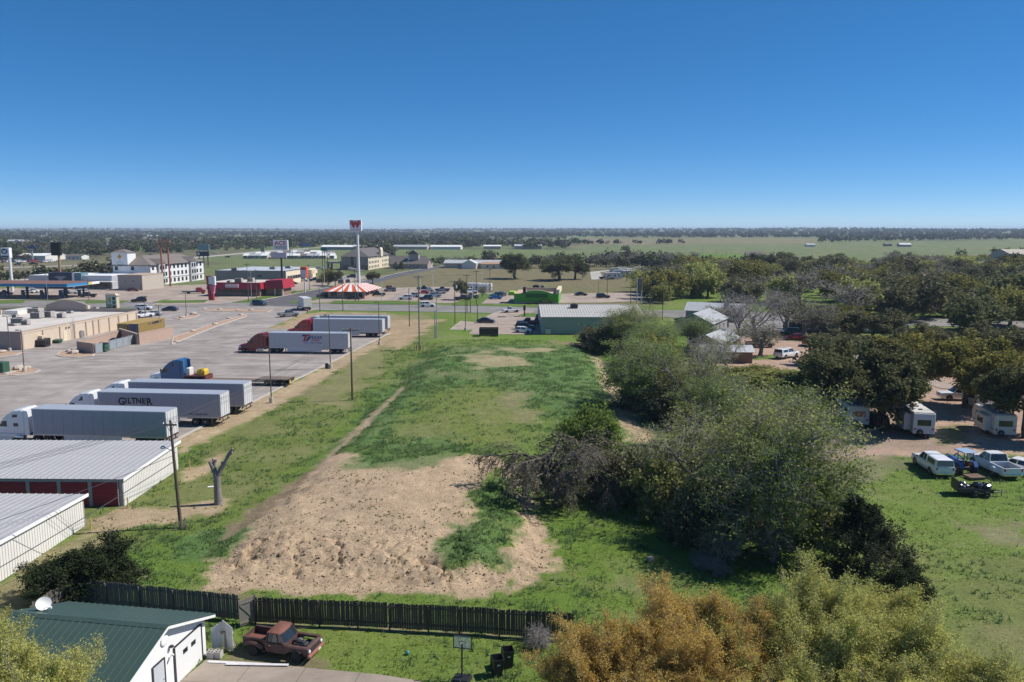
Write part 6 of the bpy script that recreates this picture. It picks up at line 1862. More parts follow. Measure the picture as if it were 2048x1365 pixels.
light_pole(759, 690, 604, 'bronze lot light pole at the rear of the maroon truck trailer', 1, rz=.1)
light_pole(49, 745, 660, 'lot light pole on the gravel island by the green cabinet', 1, rz=.1)
light_pole(20, 704, 632, 'twin headed lot light pole beside the store end wall', 2)
light_pole(291, 648, 593, 'twin headed lot light pole behind the container', 2)
light_pole(319, 648, 610, 'lot light pole at the container yard corner', 2)
light_pole(373, 633, 583, 'twin headed lot light pole on the mid island', 2)
light_pole(96, 608, 546, 'tall grey street light on the road before the fuel station', 2, STEEL, False, 1.6, cob=True)
light_pole(504, 616, 541, 'grey street light with two curved arms at the side road', 2, STEEL, False, 1.9, cob=True)
light_pole(178, 600, 556, 'dark light pole at the fuel station entrance', 1, None, False)
light_pole(931, 662, 594, 'lot light pole on the grass corner of the shop lot', 1, rz=math.pi)
WHP = mat('white_pole', (.66, .66, .64), .5)
for px, py, ty, l in [(764, 602.5, 556, 'white light pole on the burger lot verge'), (841, 596, 550, 'white light pole beside the white parked vehicles'), (866, 582, 542, 'white light pole at the back of the burger lot'), (945, 601, 554, 'white light pole beside the black pickups'), (963, 588, 547, 'white light pole by the parked camper'), (725, 572, 540, 'white light pole behind the striped restaurant'), (649, 575, 536, 'white light pole on the hardware lot'), (782, 556, 528, 'grey light pole on the side road edge'), (817, 547, 513, 'grey light pole further up the side road'), (848, 541, 518, 'thin light pole near the motel lobby')]:
    light_pole(px, py, ty, l, 2, WHP if 'white' in l else STEEL, False, .8, r=.11)

# ---- big signs
def pole_sign(name, label, px, py, m_pole, r0, panels, rz=RZ, r1=None, cat='sign'):
    """panels: (z0, z1, width, thickness, material, xoff)"""
    x, y = G(px, py)
    t = thing(name, label, cat, (x, y, 0), rz)
    top = max(p[1] for p in panels)
    MB().tube((0, 0, 0), (0, 0, min(p[0] for p in panels) + .3), r0, r1 or r0, 12).build('pole', m_pole, t, smooth=True)
    for z0, z1, w, th, m, xo in panels:
        MB().bbox(xo - w / 2, xo + w / 2, -th / 2, th / 2, z0, z1, .06).build('sign_panel', m, t)
    return t, y
REDS = mat('sign_red', (.48, .025, .03), .4, var=.03); WSIGN = mat('sign_white', (.74, .73, .74), .4, var=.03); ORS = mat('sign_orange', (.58, .09, .03), .4, var=.04)
x, y = G(718, 582)
z0, z1 = ZAT(462.5, y), ZAT(440.5, y)
t, y = pole_sign('burger_pole_sign', 'very tall white pole sign with a striped orange W', 718, 582, WHP, .75, [(z0, z1, 23.5 * MPP(y), 1.1, WSIGN, -.6)], r1=.42)
hh = z1 - z0; ww = 23.5 * MPP(y)
wm = MB()
cx0, cz0 = -.6, z0 + hh * .22
for s in (-1, 1):
    for k in range(5):          # the stepped wings of the W
        za = z1 - .12 - k * hh * .082; zb_ = za - hh * .062
        wm.poly([(cx0 + s * ww * .49, -.575, za), (cx0 + s * ww * (.25 - k * .018), -.575, za), (cx0 + s * ww * (.25 - k * .018), -.575, zb_), (cx0 + s * ww * .49, -.575, zb_)])
    wm.poly([(cx0 + s * ww * .30, -.577, z1 - .15), (cx0 + s * ww * .20, -.577, z1 - .15), (cx0 + s * ww * .10, -.577, z0 + hh * .72), (cx0 + s * ww * .04, -.577, z0 + hh * .62), (cx0 + s * ww * .02, -.577, z0 + hh * .5), (cx0 + s * ww * .12, -.577, z0 + hh * .26), (cx0 + s * ww * .17, -.577, z0 + hh * .26), (cx0 + s * ww * .33, -.577, z0 + hh * .52)])
wm.poly([(cx0, -.579, z1 + .05), (cx0 - ww * .13, -.579, z0 + hh * .70), (cx0 - ww * .07, -.579, z0 + hh * .52), (cx0, -.579, z0 + hh * .60), (cx0 + ww * .07, -.579, z0 + hh * .52), (cx0 + ww * .13, -.579, z0 + hh * .70)])
wm.build('w_emblem', REDS, t)
put('lettering', text_mesh('WHATABURGER', hh * .135, REDS, sx=1.12, bold=.004), t, (cx0, -.58, z0 + hh * .06), (math.pi / 2, 0, 0))
x, y = G(565, 577)
t, y = pole_sign('hardware_pole_sign', 'tall black pole sign with white hardware store panels', 565, 577, BLACK, .55, [(ZAT(500.5, y), ZAT(481, y), 30 * MPP(y), .9, WSIGN, 0), (ZAT(516, y), ZAT(505.5, y), 32 * MPP(y), .7, mat('reader_board', (.48, .44, .50), .5), -1.0)], r1=.35)
za, zb_ = ZAT(500.5, y), ZAT(481, y); hh = zb_ - za
put('lettering', text_mesh('ACE', hh * .62, REDS, sx=1.05, bold=.05), t, (0, -.47, za + hh * .50), (math.pi / 2, 0, 0))
put('lettering', text_mesh('Hardware', hh * .30, NAVY, sx=1.05, bold=.02), t, (0, -.47, za + hh * .24), (math.pi / 2, 0, 0))
put('lettering', text_mesh('& GIFT SHOP', hh * .19, NAVY, sx=1.1, bold=.012), t, (0, -.47, za + hh * .06), (math.pi / 2, 0, 0))
x, y = G(610, 586)
t, y = pole_sign('red_pylon_sign', 'orange red pylon sign beside the side road', 610, 586, WHP, .25, [(ZAT(556, y), ZAT(534, y), 12 * MPP(y), 2.2, ORS, 0)])
MB().box(-.9, 1.1, -1.13, -1.1, ZAT(555, y), ZAT(540, y)).build('sign_face', WSIGN, t)
x, y = G(424, 601)
t = thing('restaurant_pylon', 'dark red and pink tapering pylon sign with white panels', 'sign', (x, y, 0), RZ)
zt_ = ZAT(552, y); pm = MPP(y)
mb = MB(); mb.loft([[(-.9, -.5, 0), (.9, -.5, 0), (.9, .5, 0), (-.9, .5, 0)], [(-1.3, -.5, zt_ * .5), (.5, -.5, zt_ * .5), (.5, .5, zt_ * .5), (-1.3, .5, zt_ * .5)], [(-1.5, -.5, zt_), (.6, -.5, zt_), (.6, .5, zt_), (-1.5, .5, zt_)]]); mb.build('body', REDM, t)
MB().box(.6, 1.6, -.45, .45, zt_ * .62, zt_ * .98).build('sign_panel', WSIGN, t); MB().box(-.6, 1.62, -.56, -.51, zt_ * .66, zt_ * .97).build('sign_panel', WSIGN, t)
MB().loft([[(.2, -.55, zt_ * .25), (.9, -.55, zt_ * .25), (.9, .4, zt_ * .25), (.2, .4, zt_ * .25)], [(-.2, -.55, zt_ * .6), (1.5, -.55, zt_ * .6), (1.5, .4, zt_ * .6), (-.2, .4, zt_ * .6)]]).build('pink_wing', mat('pink_panel', (.60, .16, .26), .5), t)
# fuel pole sign, black billboard, blue oval
x, y = G(25, 583)
t, y = pole_sign('fuel_pole_sign', 'tall white pole sign with a dark oval emblem by the fuel station', 25, 583, WHP, .55, [(ZAT(516, y), ZAT(496, y), 18 * MPP(y), 1.6, WSIGN, -1.2)])
za, zb_ = ZAT(516, y), ZAT(496, y); hh = zb_ - za
SIGB = mat('sign_blue', (.02, .06, .16), .4)
em = MB(); em.poly([(-1.4 + math.cos(q) * 1.45, -.83, za + hh * .64 + math.sin(q) * 1.1) for q in np.linspace(0, 2 * math.pi, 19)[:-1]]); em.box(-2.9, .3, -.83, -.80, za + .1, za + hh * .22); em.build('oval_emblem', SIGB, t)
em = MB(); em.poly([(-2.3, -.84, za + hh * .74), (-1.7, -.84, za + hh * .74), (-1.4, -.84, za + hh * .60), (-1.1, -.84, za + hh * .74), (-.5, -.84, za + hh * .74), (-1.1, -.84, za + hh * .48), (-1.7, -.84, za + hh * .48)]); em.build('v_mark', WSIGN, t)
x, y = G(122, 568)
t, y = pole_sign('black_billboard', 'large blank black sign panel on a rust tan pole', 122, 568, mat('rust_pole', (.34, .20, .11), .8, dirt=.3), .5, [(ZAT(511.5, y), ZAT(485.5, y), 19 * MPP(y), 1.4, mat('blank_black', (.008, .008, .008), .6, spec=.2), -1.0)])
x, y = G(66, 524)
t, y = pole_sign('dealer_oval_sign', 'dark blue oval dealership sign on a grey pole', 66, 524, STEEL, .6, [(ZAT(500, y), ZAT(498, y), 2, .6, STEEL, 0)])
em = MB(); zc = ZAT(494.5, y); em.loft([[(math.cos(q) * 3.6, yy, zc + math.sin(q) * 1.15) for q in np.linspace(0, 2 * math.pi, 21)[:-1]] for yy in (-.4, .4)]); em.build('oval_panel', SIGB, t)
# rust coloured sign frame
x, y = G(335, 573)
t = thing('rust_sign_frame', 'empty rust red two post sign frame before the white hotel', 'sign', (x, y, 0), RZ)
RUST = mat('rust_red', (.28, .085, .06), .85, var=.25, dirt=.3)
zt_ = ZAT(478, y); zp = ZAT(486, y)
for xx in (-1.9, 1.4):
    MB().tube((xx, 0, 0), (xx - .3, 0, zt_), .42, .30, 10).build('post', RUST, t, smooth=True)
MB().box(-3.2, 2.4, -.25, .25, zp, zp + 1.1).box(-3.2, 2.4, -.2, .2, zp - .8, zp - .55).build('sign_box', mat('rust_tan', (.36, .22, .13), .8, dirt=.4), t)
# chicken sign with three coloured panels (the figure itself left as a plain shape)
x, y = G(226, 616)
t = thing('menu_sign', 'beige framed roadside sign with yellow panel and three coloured squares', 'sign', (x, y, 0), RZ - .25)
zt_ = ZAT(589, y)
MB().box(-2.2, 2.2, -.55, .55, 0, zt_ - .3).build('frame', BEIGE, t)
MB().loft([[(-2.5, -.8, zt_ - .3), (2.5, -.8, zt_ - .3), (2.5, .8, zt_ - .3), (-2.5, .8, zt_ - .3)], [(-1.6, -.4, zt_ + .3), (1.6, -.4, zt_ + .3), (1.6, .4, zt_ + .3), (-1.6, .4, zt_ + .3)]]).build('cap', BEIGE, t)
MB().box(-1.6, 2.1, -.60, -.55, .25, zt_ - .5).build('face', WSIGN, t)
MB().poly([(-.55 + math.cos(q) * .65, -.62, zt_ * .6 + math.sin(q) * zt_ * .22) for q in np.linspace(0, 2 * math.pi, 15)[:-1]]).box(-1.4, .3, -.63, -.60, .45, 1.15).build('yellow_panel', mat('sign_yellow', (.55, .38, .05), .5), t)
for k, c in enumerate(((.02, .015, .015), (.02, .20, .08), (.18, .03, .02))):
    MB().box(.6, 1.8, -.63, -.60, zt_ - 1.75 - k * 1.25, zt_ - .75 - k * 1.25).build('square_panel', mat('square_%d' % k, c, .5), t)
# black sign post beside the cafe, twin post frame sign, billboards
x, y = G(1049, 633.5)
t, y = pole_sign('black_post_sign', 'narrow black post sign at the shop lot entrance', 1049, 633.5, BLACK, .17, [(ZAT(587, y), ZAT(574.5, y), .75, 2.2, BLACK, 0), (ZAT(621, y), ZAT(611, y), .6, 1.6, BLACK, 0)])
x, y = G(1278, 611)
t = thing('tall_frame_sign', 'black sign panel between two tall grey posts by the trees', 'sign', (x, y, 0), .9)
zt_ = ZAT(556, y); zb_ = ZAT(583, y)
for xx in (-1.5, 1.5):
    MB().tube((xx, 0, 0), (xx, 0, zt_), .2, .2, 8).build('post', STEEL, t)
MB().box(-1.25, 1.25, -.3, .3, zb_, zt_ - .4).build('sign_panel', BLACK, t)
for px, py, za_, zb_, w, m, l in [(407, 536, 513, 503.5, 26, NAVY, 'dark blue billboard with a round emblem behind the white hotel'), (408, 530, 501, 489, 25, mat('teal_board', (.20, .30, .32), .6), 'teal and red billboard above the dark blue billboard'), (612, 505, 494, 487, 19, mat('blue_board', (.12, .17, .30), .6), 'blue grey billboard among bare trees'), (650, 545, 502, 495.5, 14, mat('green_board', (.02, .17, .15), .5), 'green highway sign on a tall post'), (582, 520, 493, 479, 9, mat('tall_board', (.16, .18, .10), .6), 'stacked red and green motel sign'), (526, 515, 504, 492, 8, mat('tan_board', (.30, .28, .22), .7), 'small tan billboard on the pasture')]:
    y = G(px, py)[1]
    w_ = w * MPP(y)
    t = thing('billboard', l, 'billboard', (*G(px, py), 0), RZ)
    MB().bbox(-w_ / 2, w_ / 2, -.3, .3, ZAT(za_, y), ZAT(zb_, y), .05).build('board', m, t)
    for xx in (-w_ * .35, 0, w_ * .35):
        MB().tube((xx, .4, 0), (xx, .4, ZAT(zb_, y) - .3), .18, n=7).build('post', DARK, t)
    if m is NAVY:
        MB().poly([(-w_ * .33 + math.cos(q) * w_ * .11, -.31, (ZAT(za_, y) + ZAT(zb_, y)) / 2 + math.sin(q) * w_ * .11) for q in np.linspace(0, 2 * math.pi, 15)[:-1]]).build('round_emblem', WSIGN, t)
# flag and pole
x, y = G(1455, 645)
t = thing('flagpole', 'white flagpole with a drooping striped flag by the road', 'flagpole', (x, y, 0))
h = ZAT(596, y)
MB().tube((0, 0, 0), (0, 0, h), .08, .05, 8).build('pole', WHP, t)
fl = MB()
for k in range(9):
    za = h - .3 - k * .26
    fl.loft([[(-.04, 0, za), (-1.1 + .05 * math.sin(k), .25, za - 1.0)], [(-.04, 0, za - .25), (-1.1 + .05 * math.sin(k + 1), .25, za - 1.25)]], cap=False, closed=False, mi=k % 2)
fl.loft([[(-.05, -.03, h - .25), (-.55, .10, h - .75)], [(-.05, -.03, h - 1.2), (-.55, .10, h - 1.7)]], cap=False, closed=False, mi=2)
fl.build('flag', [REDS, WSIGN, SIGB], t)
# small windsock like red marker above the woods
x, y = G(1660, 600)
t = thing('windsock_pole', 'thin pole with a red and white marker above the woods', 'pole', (x, y, 0))
h = ZAT(550, y)
MB().tube((0, 0, 0), (0, 0, h), .1, .07, 6).build('pole', STEEL, t)
MB().lathe([(.3, -.9), (.5, 0), (.45, .5), (.1, .9)], 8, c=(.6, 0, h - .4)).build('marker', REDS, t, smooth=True)
# distant masts on the horizon
for px, d, top, l in [(980, 7000, 452, 'thin radio mast on the horizon'), (1352, 8000, 449, 'faint lattice mast on the far horizon'), (935, 7500, 458, 'short water tower like mast on the horizon')]:
    x = (px - 1024) / FPX * d
    z = ground_z(x, d)
    t = thing('radio_mast', l, 'mast', (x, d, z))
    h = ZAT(top, d) - z
    MB().tube((0, 0, 0), (0, 0, h), 1.2, .6, 4).build('mast', STEEL, t)
    MB().box(-1.5, 1.5, -1.5, 1.5, h * .8, h * .83).build('antenna', STEEL, t)
# ------------------------------------------------------------------ vehicles
WH = {}
def wheel_mesh(r, w):
    k = (round(r, 3), round(w, 3))
    if k not in WH:
        t = MB().lathe([(r * .62, -w / 2), (r * .94, -w / 2), (r, -w / 2 + .03), (r, w / 2 - .03), (r * .94, w / 2), (r * .62, w / 2)], 16, axis='y').mesh('tyre', TYRE, True)
        m = MB().lathe([(r * .16, -w / 2 - .012), (r * .20, -w / 2 + .02), (r * .50, -w / 2 + .03), (r * .60, -w / 2 - .004), (r * .63, -w / 2 + .02), (r * .63, w / 2 - .02), (r * .60, w / 2 + .004), (r * .50, w / 2 - .03), (r * .20, w / 2 - .02), (r * .16, w / 2 + .012)], 16, axis='y').mesh('rim', RIM)
        WH[k] = (t, m)
    return WH[k]
def add_wheel(parent, x, y, r, w, z=None, rim=None):
    t, m = wheel_mesh(r, w)
    o = put('wheel', t, parent, (x, y, r if z is None else z))
    o2 = put('rim', m, o)
    return o

SPEC = {  # L, W, H, belt, hood height, greenhouse belt x range, roof x range (fractions of L), wheel r, axle x, bed
    'sedan': (4.75, 1.82, 1.45, .95, .80, (-.37, .245), (-.20, .06), .33, (-.29, .30)),
    'hatch': (4.1, 1.75, 1.50, .98, .86, (-.46, .27), (-.38, .06), .31, (-.31, .31)),
    'suv': (4.9, 1.95, 1.80, 1.12, 1.02, (-.475, .20), (-.43, .06), .37, (-.29, .30)),
    'van': (5.1, 1.98, 1.78, 1.08, .98, (-.475, .30), (-.44, .14), .34, (-.29, .31)),
    'pickup': (5.8, 2.02, 1.92, 1.20, 1.14, (-.12, .21), (-.085, .09), .40, (-.30, .31)),
    'regular': (5.3, 1.90, 1.75, 1.10, 1.02, (.0, .21), (.02, .10), .37, (-.29, .31)),
}
CARMESH = {}
def car_meshes(kind, pm):
    key = (kind, pm.name)
    if key in CARMESH:
        return CARMESH[key]
    L, W, H, belt, hood, gb, gr, wr, ax = SPEC[kind]
    w = W / 2
    bed = kind in ('pickup', 'regular')
    def ring(x, zb, zt, k, crown=0.0):
        a = w * k
        return [(x, -a * .93, zb), (x, -a, zb + .3 * (zt - zb)), (x, -a * .985, zb + .72 * (zt - zb)), (x, -a * .90, zt), (x, -a * .45, zt + crown), (x, a * .45, zt + crown), (x, a * .90, zt), (x, a * .985, zb + .72 * (zt - zb)), (x, a, zb + .3 * (zt - zb)), (x, a * .93, zb)]
    out = {}
    b = MB()
    clear = .22 if not bed else .36
    if not bed:
        tail = belt - (.02 if kind != 'sedan' else .0)
        st = [(-.5, clear + .2, tail - .12, .86), (-.485, clear + .05, tail - .03, .95), (-.42, clear, tail, .99), (-.2, clear, belt, 1), (gb[1] - .05, clear, belt, 1), (gb[1], clear, belt - .04, .99), (.40, clear, hood, .97), (.47, clear + .03, hood - .10, .90), (.495, clear + .12, hood - .22, .82), (.5, clear + .2, hood - .32, .74)]
        b.loft([ring(x * L, zb, zt, k, .03) for x, zb, zt, k in st])
    else:
        cb = gb[0] - .01
        st = [(cb, clear, belt, 1), (gb[1], clear, belt - .02, 1), (.25, clear, hood + .02, .985), (.45, clear, hood - .03, .96), (.49, clear + .05, hood - .10, .92), (.5, clear + .18, hood - .2, .88)]
        b.loft([ring(x * L, zb, zt, k, .03) for x, zb, zt, k in st])
        bx0, bx1 = -L / 2, cb * L - .03
        zt = belt - .02
        # bed walls with sloped flanks, open top
        for s in (-1, 1):
            b.loft([[(x, s * w * .93, clear + .04), (x, s * w, clear + .3), (x, s * w * .985, zt - .1), (x, s * w * .95, zt), (x, s * w * .86, zt), (x, s * w * .86, clear + .25)] for x in (bx0 + .02, bx1)])
        b.box(bx0 + .02, bx1, -w * .86, w * .86, clear + .18, clear + .26)
        b.box(bx1 - .05, bx1, -w * .86, w * .86, clear + .2, zt)
        out['tailgate'] = MB().bbox(bx0 - .01, bx0 + .05, -w * .90, w * .90, clear + .22, zt - .005, .02).mesh('tailgate', pm)
        out['bed_liner'] = MB().box(bx0 + .06, bx1 - .06, -w * .84, w * .84, clear + .262, clear + .275).mesh('bed_liner', BLACK)
    out['body'] = b.mesh('body', pm, True)
    g = MB()
    rb = [(gb[0] * L, -w * .90), (gb[1] * L, -w * .86), (gb[1] * L + .10, -w * .4), (gb[1] * L + .10, w * .4), (gb[1] * L, w * .86), (gb[0] * L, w * .90), (gb[0] * L - .06, w * .4), (gb[0] * L - .06, -w * .4)]
    rt = [(gr[0] * L, -w * .72), (gr[1] * L, -w * .70), (gr[1] * L + .06, -w * .35), (gr[1] * L + .06, w * .35), (gr[1] * L, w * .70), (gr[0] * L, w * .72), (gr[0] * L - .04, w * .35), (gr[0] * L - .04, -w * .35)]
    g.loft([[(x, y, belt - .03) for x, y in rb], [(x, y, H - .07) for x, y in rt]])
    out['windows'] = g.mesh('windows', GLASS, True)
    r = MB(); r.loft([[(x * 1.0, y * 1.015, H - .10) for x, y in rt], [(x, y, H - .05) for x, y in rt], [(x * .96 + .04 * (gr[0] + gr[1]) / 2 * L, y * .86, H) for x, y in rt]])
    out['roof'] = r.mesh('roof', pm, True)
    p = MB()
    def pil(xa, ya, xb, yb, t=.05):
        for s in (-1, 1):
            p.tube((xa, s * ya, belt - .02), (xb, s * yb, H - .07), t, t * .8, 5)
    pil(gb[0] * L, w * .90, gr[0] * L, w * .73); pil(gb[1] * L, w * .86, gr[1] * L, w * .71, .04)
    mid = (gb[0] + gb[1]) / 2
    if kind != 'regular':
        pil(mid * L - .1, w * .895, (gr[0] + gr[1]) / 2 * L, w * .728, .045)
    if kind in ('suv', 'van'):
        pil((gb[0] + .13) * L, w * .90, (gr[0] + .10) * L, w * .728, .06)
    out['pillars'] = p.mesh('pillars', pm)
    out['arch'] = MB().lathe([(wr + .075, -.02), (wr + .075, .02)], 14, axis='y').mesh('wheel_arch', BLACK)
    f = MB(); f.bbox(L / 2 - .10, L / 2 + .03, -w * .80, w * .80, clear + .02, clear + .24, .03); out['bumper'] = f.mesh('bumper', CHROME if bed else DARK)
    f = MB(); f.bbox(-L / 2 - .05, -L / 2 + .10, -w * .86, w * .86, clear + .02, clear + .24, .03); out['rear_bumper'] = f.mesh('bumper', CHROME if bed else DARK)
    f = MB(); f.box(L / 2 - .06, L / 2 + .012, -w * .45, w * .45, hood - .38, hood - .20); out['grille'] = f.mesh('grille', BLACK)
    out['headlight'] = MB().bbox(-.10, .02, -.16, .16, -.07, .07, .03).mesh('headlight', LAMP)
    out['tail_light'] = MB().bbox(-.03, .06, -.08, .08, -.13, .13, .02).mesh('tail_light', REDLAMP)
    out['mirror'] = MB().bbox(-.07, .07, -.10, .10, -.07, .07, .03).mesh('mirror', BLACK)
    out['plate'] = MB().box(-.005, .005, -.15, .15, -.075, .075).mesh('number_plate', OFFWHITE)
    CARMESH[key] = out
    return out

def vehicle(kind, colour, px, py, heading, label, cat=None, group=None, name=None, z=0.05, scale=1.0, small=False, loc=None):
    """px,py: the ground point under the middle; heading in degrees, 0 = right, 90 = away"""
    pm = paint(*colour)
    ms = car_meshes(kind, pm)
    L, W, H, belt, hood, gb, gr, wr, ax = SPEC[kind]
    x, y = loc or G(px, py)
    nm = name or {'sedan': 'sedan_car', 'hatch': 'hatchback_car', 'suv': 'suv_car', 'van': 'minivan', 'pickup': 'pickup_truck', 'regular': 'pickup_truck'}[kind]
    ct = cat or {'sedan': 'car', 'hatch': 'car', 'suv': 'suv', 'van': 'van', 'pickup': 'pickup', 'regular': 'pickup'}[kind]
    t = thing(nm, label, ct, (x, y, (ground_z(x, y) if math.hypot(x, y) < 206 else 0) + z), math.radians(heading), group)
    if scale != 1.0:
        t.scale = (scale,) * 3
    w = W / 2
    for k in ('body', 'windows', 'roof', 'pillars', 'bumper', 'grille'):
        put(k, ms[k], t)
    put('rear_bumper', ms['rear_bumper'], t)
    for k in ('tailgate', 'bed_liner'):
        if k in ms:
            put(k, ms[k], t)
    for axx in ax:
        for s in (-1, 1):
            add_wheel(t, axx * L, s * (w - .115), wr, .25)
            put('wheel_arch', ms['arch'], t, (axx * L, s * (w - .008), wr + .03))
    for s in (-1, 1):
        put('headlight', ms['headlight'], t, (L / 2 - .04, s * w * .66, hood - .27))
        put('tail_light', ms['tail_light'], t, (-L / 2 + .0, s * w * .80, belt - .22))
        put('mirror', ms['mirror'], t, (gb[1] * L - .15, s * (w + .08), belt + .06))
    put('number_plate', ms['plate'], t, (-L / 2 - .06, 0, .62 if kind not in ('pickup', 'regular') else .5))
    return t
def shell(t, kind, pm, L=None):       # camper shell over the bed
    L, W, H, belt, hood, gb, gr, wr, ax = SPEC[kind]
    w = W / 2; x0, x1 = -L / 2 + .04, gb[0] * L - .06
    b = MB().loft([[(x0, -w * .94, belt), (x1, -w * .94, belt), (x1, w * .94, belt), (x0, w * .94, belt)], [(x0 + .10, -w * .80, H - .06), (x1, -w * .80, H - .06), (x1, w * .80, H - .06), (x0 + .10, w * .80, H - .06)], [(x0 + .2, -w * .66, H), (x1 - .03, -w * .66, H), (x1 - .03, w * .66, H), (x0 + .2, w * .66, H)]]).build('camper_shell', pm, t)
    MB().loft([[(x0 + .005, -w * .82, belt + .06), (x0 + .005, w * .82, belt + .06)], [(x0 + .085, -w * .74, H - .12), (x0 + .085, w * .74, H - .12)]], cap=False, closed=False).build('rear_window', GLASS, b)
    for s in (-1, 1):
        MB().loft([[(x0 + .35, s * w * .935, belt + .08), (x1 - .15, s * w * .935, belt + .08)], [(x0 + .40, s * w * .845, H - .18), (x1 - .15, s * w * .845, H - .18)]], cap=False, closed=False).build('side_window', GLASS, b)

C = dict(white=('white', (.74, .75, .76)), silver=('silver', (.42, .44, .46)), grey=('grey', (.17, .18, .19)), black=('black', (.012, .013, .015)), navy=('navy', (.015, .03, .07)), blue=('blue', (.02, .14, .42)),
         red=('red', (.38, .02, .02)), maroon=('maroon', (.13, .018, .02)), teal=('teal', (.03, .14, .17)), tan=('tan', (.34, .27, .19)), green=('green', (.02, .06, .035)), steelblue=('steelblue', (.17, .25, .33)), cream=('cream', (.60, .55, .44)))
for k, c, px, py, hd, l in [
    ('suv', 'black', 278, 605, 200, 'black suv leaving the fuel station'), ('suv', 'white', 288, 620.5, 5, 'white suv behind the white pickup by the store'), ('pickup', 'white', 286, 636, 235, 'white crew cab pickup parked at the store corner'),
    ('sedan', 'silver', 306, 632, 190, 'silver sedan parked beside the white pickup'), ('sedan', 'navy', 340, 622.5, 175, 'dark sedan alone in the store lot'), ('sedan', 'maroon', 266, 583, 10, 'maroon sedan before the tan annex'), ('sedan', 'silver', 279, 580, 10, 'silver sedan behind the maroon sedan'),
    ('van', 'navy', 518, 611.5, -20, 'dark minivan on the main road by the side street'), ('pickup', 'grey', 577, 634, 40, 'dark grey pickup driving out of the truck lot'),
    ('suv', 'black', 647, 595, 215, 'dark suv with bright lamps at the burger drive through'), ('sedan', 'black', 708, 599.5, 5, 'black sedan in the shade of the striped restaurant'), ('pickup', 'black', 755, 593, 185, 'black pickup beside the striped restaurant'), ('suv', 'grey', 780, 584, 190, 'grey suv before the brick bin enclosure'),
    ('suv', 'white', 811, 600, 185, 'white suv at the burger lot entrance'), ('suv', 'silver', 826, 595.5, 185, 'silver suv behind the white suv at the burger lot'), ('suv', 'navy', 852, 600.5, 185, 'navy suv with white roof rack at the burger lot'), ('pickup', 'steelblue', 866, 595.5, 205, 'light blue pickup in the burger lot row'),
    ('sedan', 'red', 846, 588.5, 185, 'red sedan in the middle of the burger lot'), ('sedan', 'silver', 856, 584, 185, 'silver hatch sedan behind the red sedan'), ('pickup', 'black', 848, 581, 5, 'black pickup at the back edge of the burger lot'), ('suv', 'grey', 879, 588.5, 215, 'dark grey suv behind the light blue pickup'), ('pickup', 'black', 885, 583.5, 175, 'black pickup near the dry field'),
    ('suv', 'white', 855, 614.5, 5, 'white suv driving on the main road'), ('pickup', 'white', 940, 588, 20, 'white pickup hitched to the parked camper'), ('pickup', 'black', 925, 601, 20, 'black pickup under the vase shaped tree'), ('pickup', 'grey', 941, 597, 10, 'dark pickup bed up against the black pickup'),
    ('sedan', 'blue', 990, 599, 185, 'bright blue coupe on the cafe lot'), ('suv', 'teal', 993, 594.5, 190, 'teal suv behind the bright blue coupe'), ('pickup', 'black', 1003, 594, 250, 'black pickup behind the teal suv'), ('regular', 'white', 1022, 625.5, 200, 'white single cab pickup crossing the main road'),
    ('sedan', 'black', 972, 646.5, -6, 'black sedan parked on the shop lot'), ('pickup', 'maroon', 1056, 651, 175, 'maroon pickup beside the metal shop'), ('suv', 'black', 1051, 659.5, -12, 'black suv between the maroon pickup and white hatchback'), ('hatch', 'white', 1047, 666, -14, 'white hatchback at the end of the shop lot'), ('pickup', 'black', 1079, 643, 260, 'black pickup at the corner of the metal shop'),
    ('sedan', 'black', 1162, 592, 5, 'black sedan behind the cafe'), ('suv', 'black', 1206, 597, 5, 'black suv beside the black lot pole'), ('suv', 'green', 1578, 671, 170, 'dark green suv behind the red sedan'), ('sedan', 'red', 1592, 680, 175, 'dark red sedan under the bare tree'), ('pickup', 'maroon', 1618, 691, 60, 'dark maroon pickup beside the gravel lot'),
    ('pickup', 'tan', 1520, 695, 3, 'tan pickup parked on the gravel behind the slim bare tree'), ('suv', 'white', 66, 586, 10, 'white suv beneath the fuel canopy'), ('sedan', 'white', 58, 587, 10, 'white sedan beside the white suv at the pumps'), ('van', 'white', 161, 588, 200, 'white van at the end of the fuel canopy'), ('pickup', 'black', 176, 595, 190, 'black pickup beside the fuel canopy end'), ('hatch', 'steelblue', 132, 588, 10, 'light blue hatchback behind the pumps'), ('sedan', 'navy', 12, 590, 0, 'navy sedan at the left pumps'),
    ('pickup', 'black', 630, 563, 200, 'black pickup in the hardware lot'), ('suv', 'black', 643, 566, 20, 'black suv parked by the hardware store'), ('suv', 'white', 617, 561, 10, 'white suv before the cream hardware front'), ('pickup', 'silver', 604, 564, 10, 'silver pickup beside the cream hardware front'), ('suv', 'grey', 678, 562.5, 15, 'grey suv on the hardware lot edge'), ('sedan', 'white', 690, 561, 200, 'white sedan by the hardware lot grass'), ('suv', 'black', 703, 556, 185, 'black suv near the side road trees'), ('sedan', 'black', 585, 569, 10, 'black sedan beside the hardware store corner'),
    ('suv', 'white', 704, 541, 10, 'white suv at the tan hotel'), ('sedan', 'silver', 640, 538, 10, 'silver sedan by the tan hotel canopy'), ('pickup', 'white', 655, 537, 10, 'white pickup beside the tan hotel canopy'), ('suv', 'black', 800, 539, 10, 'black suv parked before the motel wing'),
    ('pickup', 'black', 67, 530, 183, 'black pickup on the highway'), ('suv', 'grey', 36, 531, 183, 'grey suv with trailer on the highway'), ('sedan', 'black', 455, 515.5, 190, 'dark car on the far highway'), ('suv', 'white', 431, 507.5, 190, 'white suv on the upper highway'), ('pickup', 'black', 1210, 559, 5, 'black pickup beside the camp trailers')]:
    vehicle(k, C[c], px, py, hd, l)
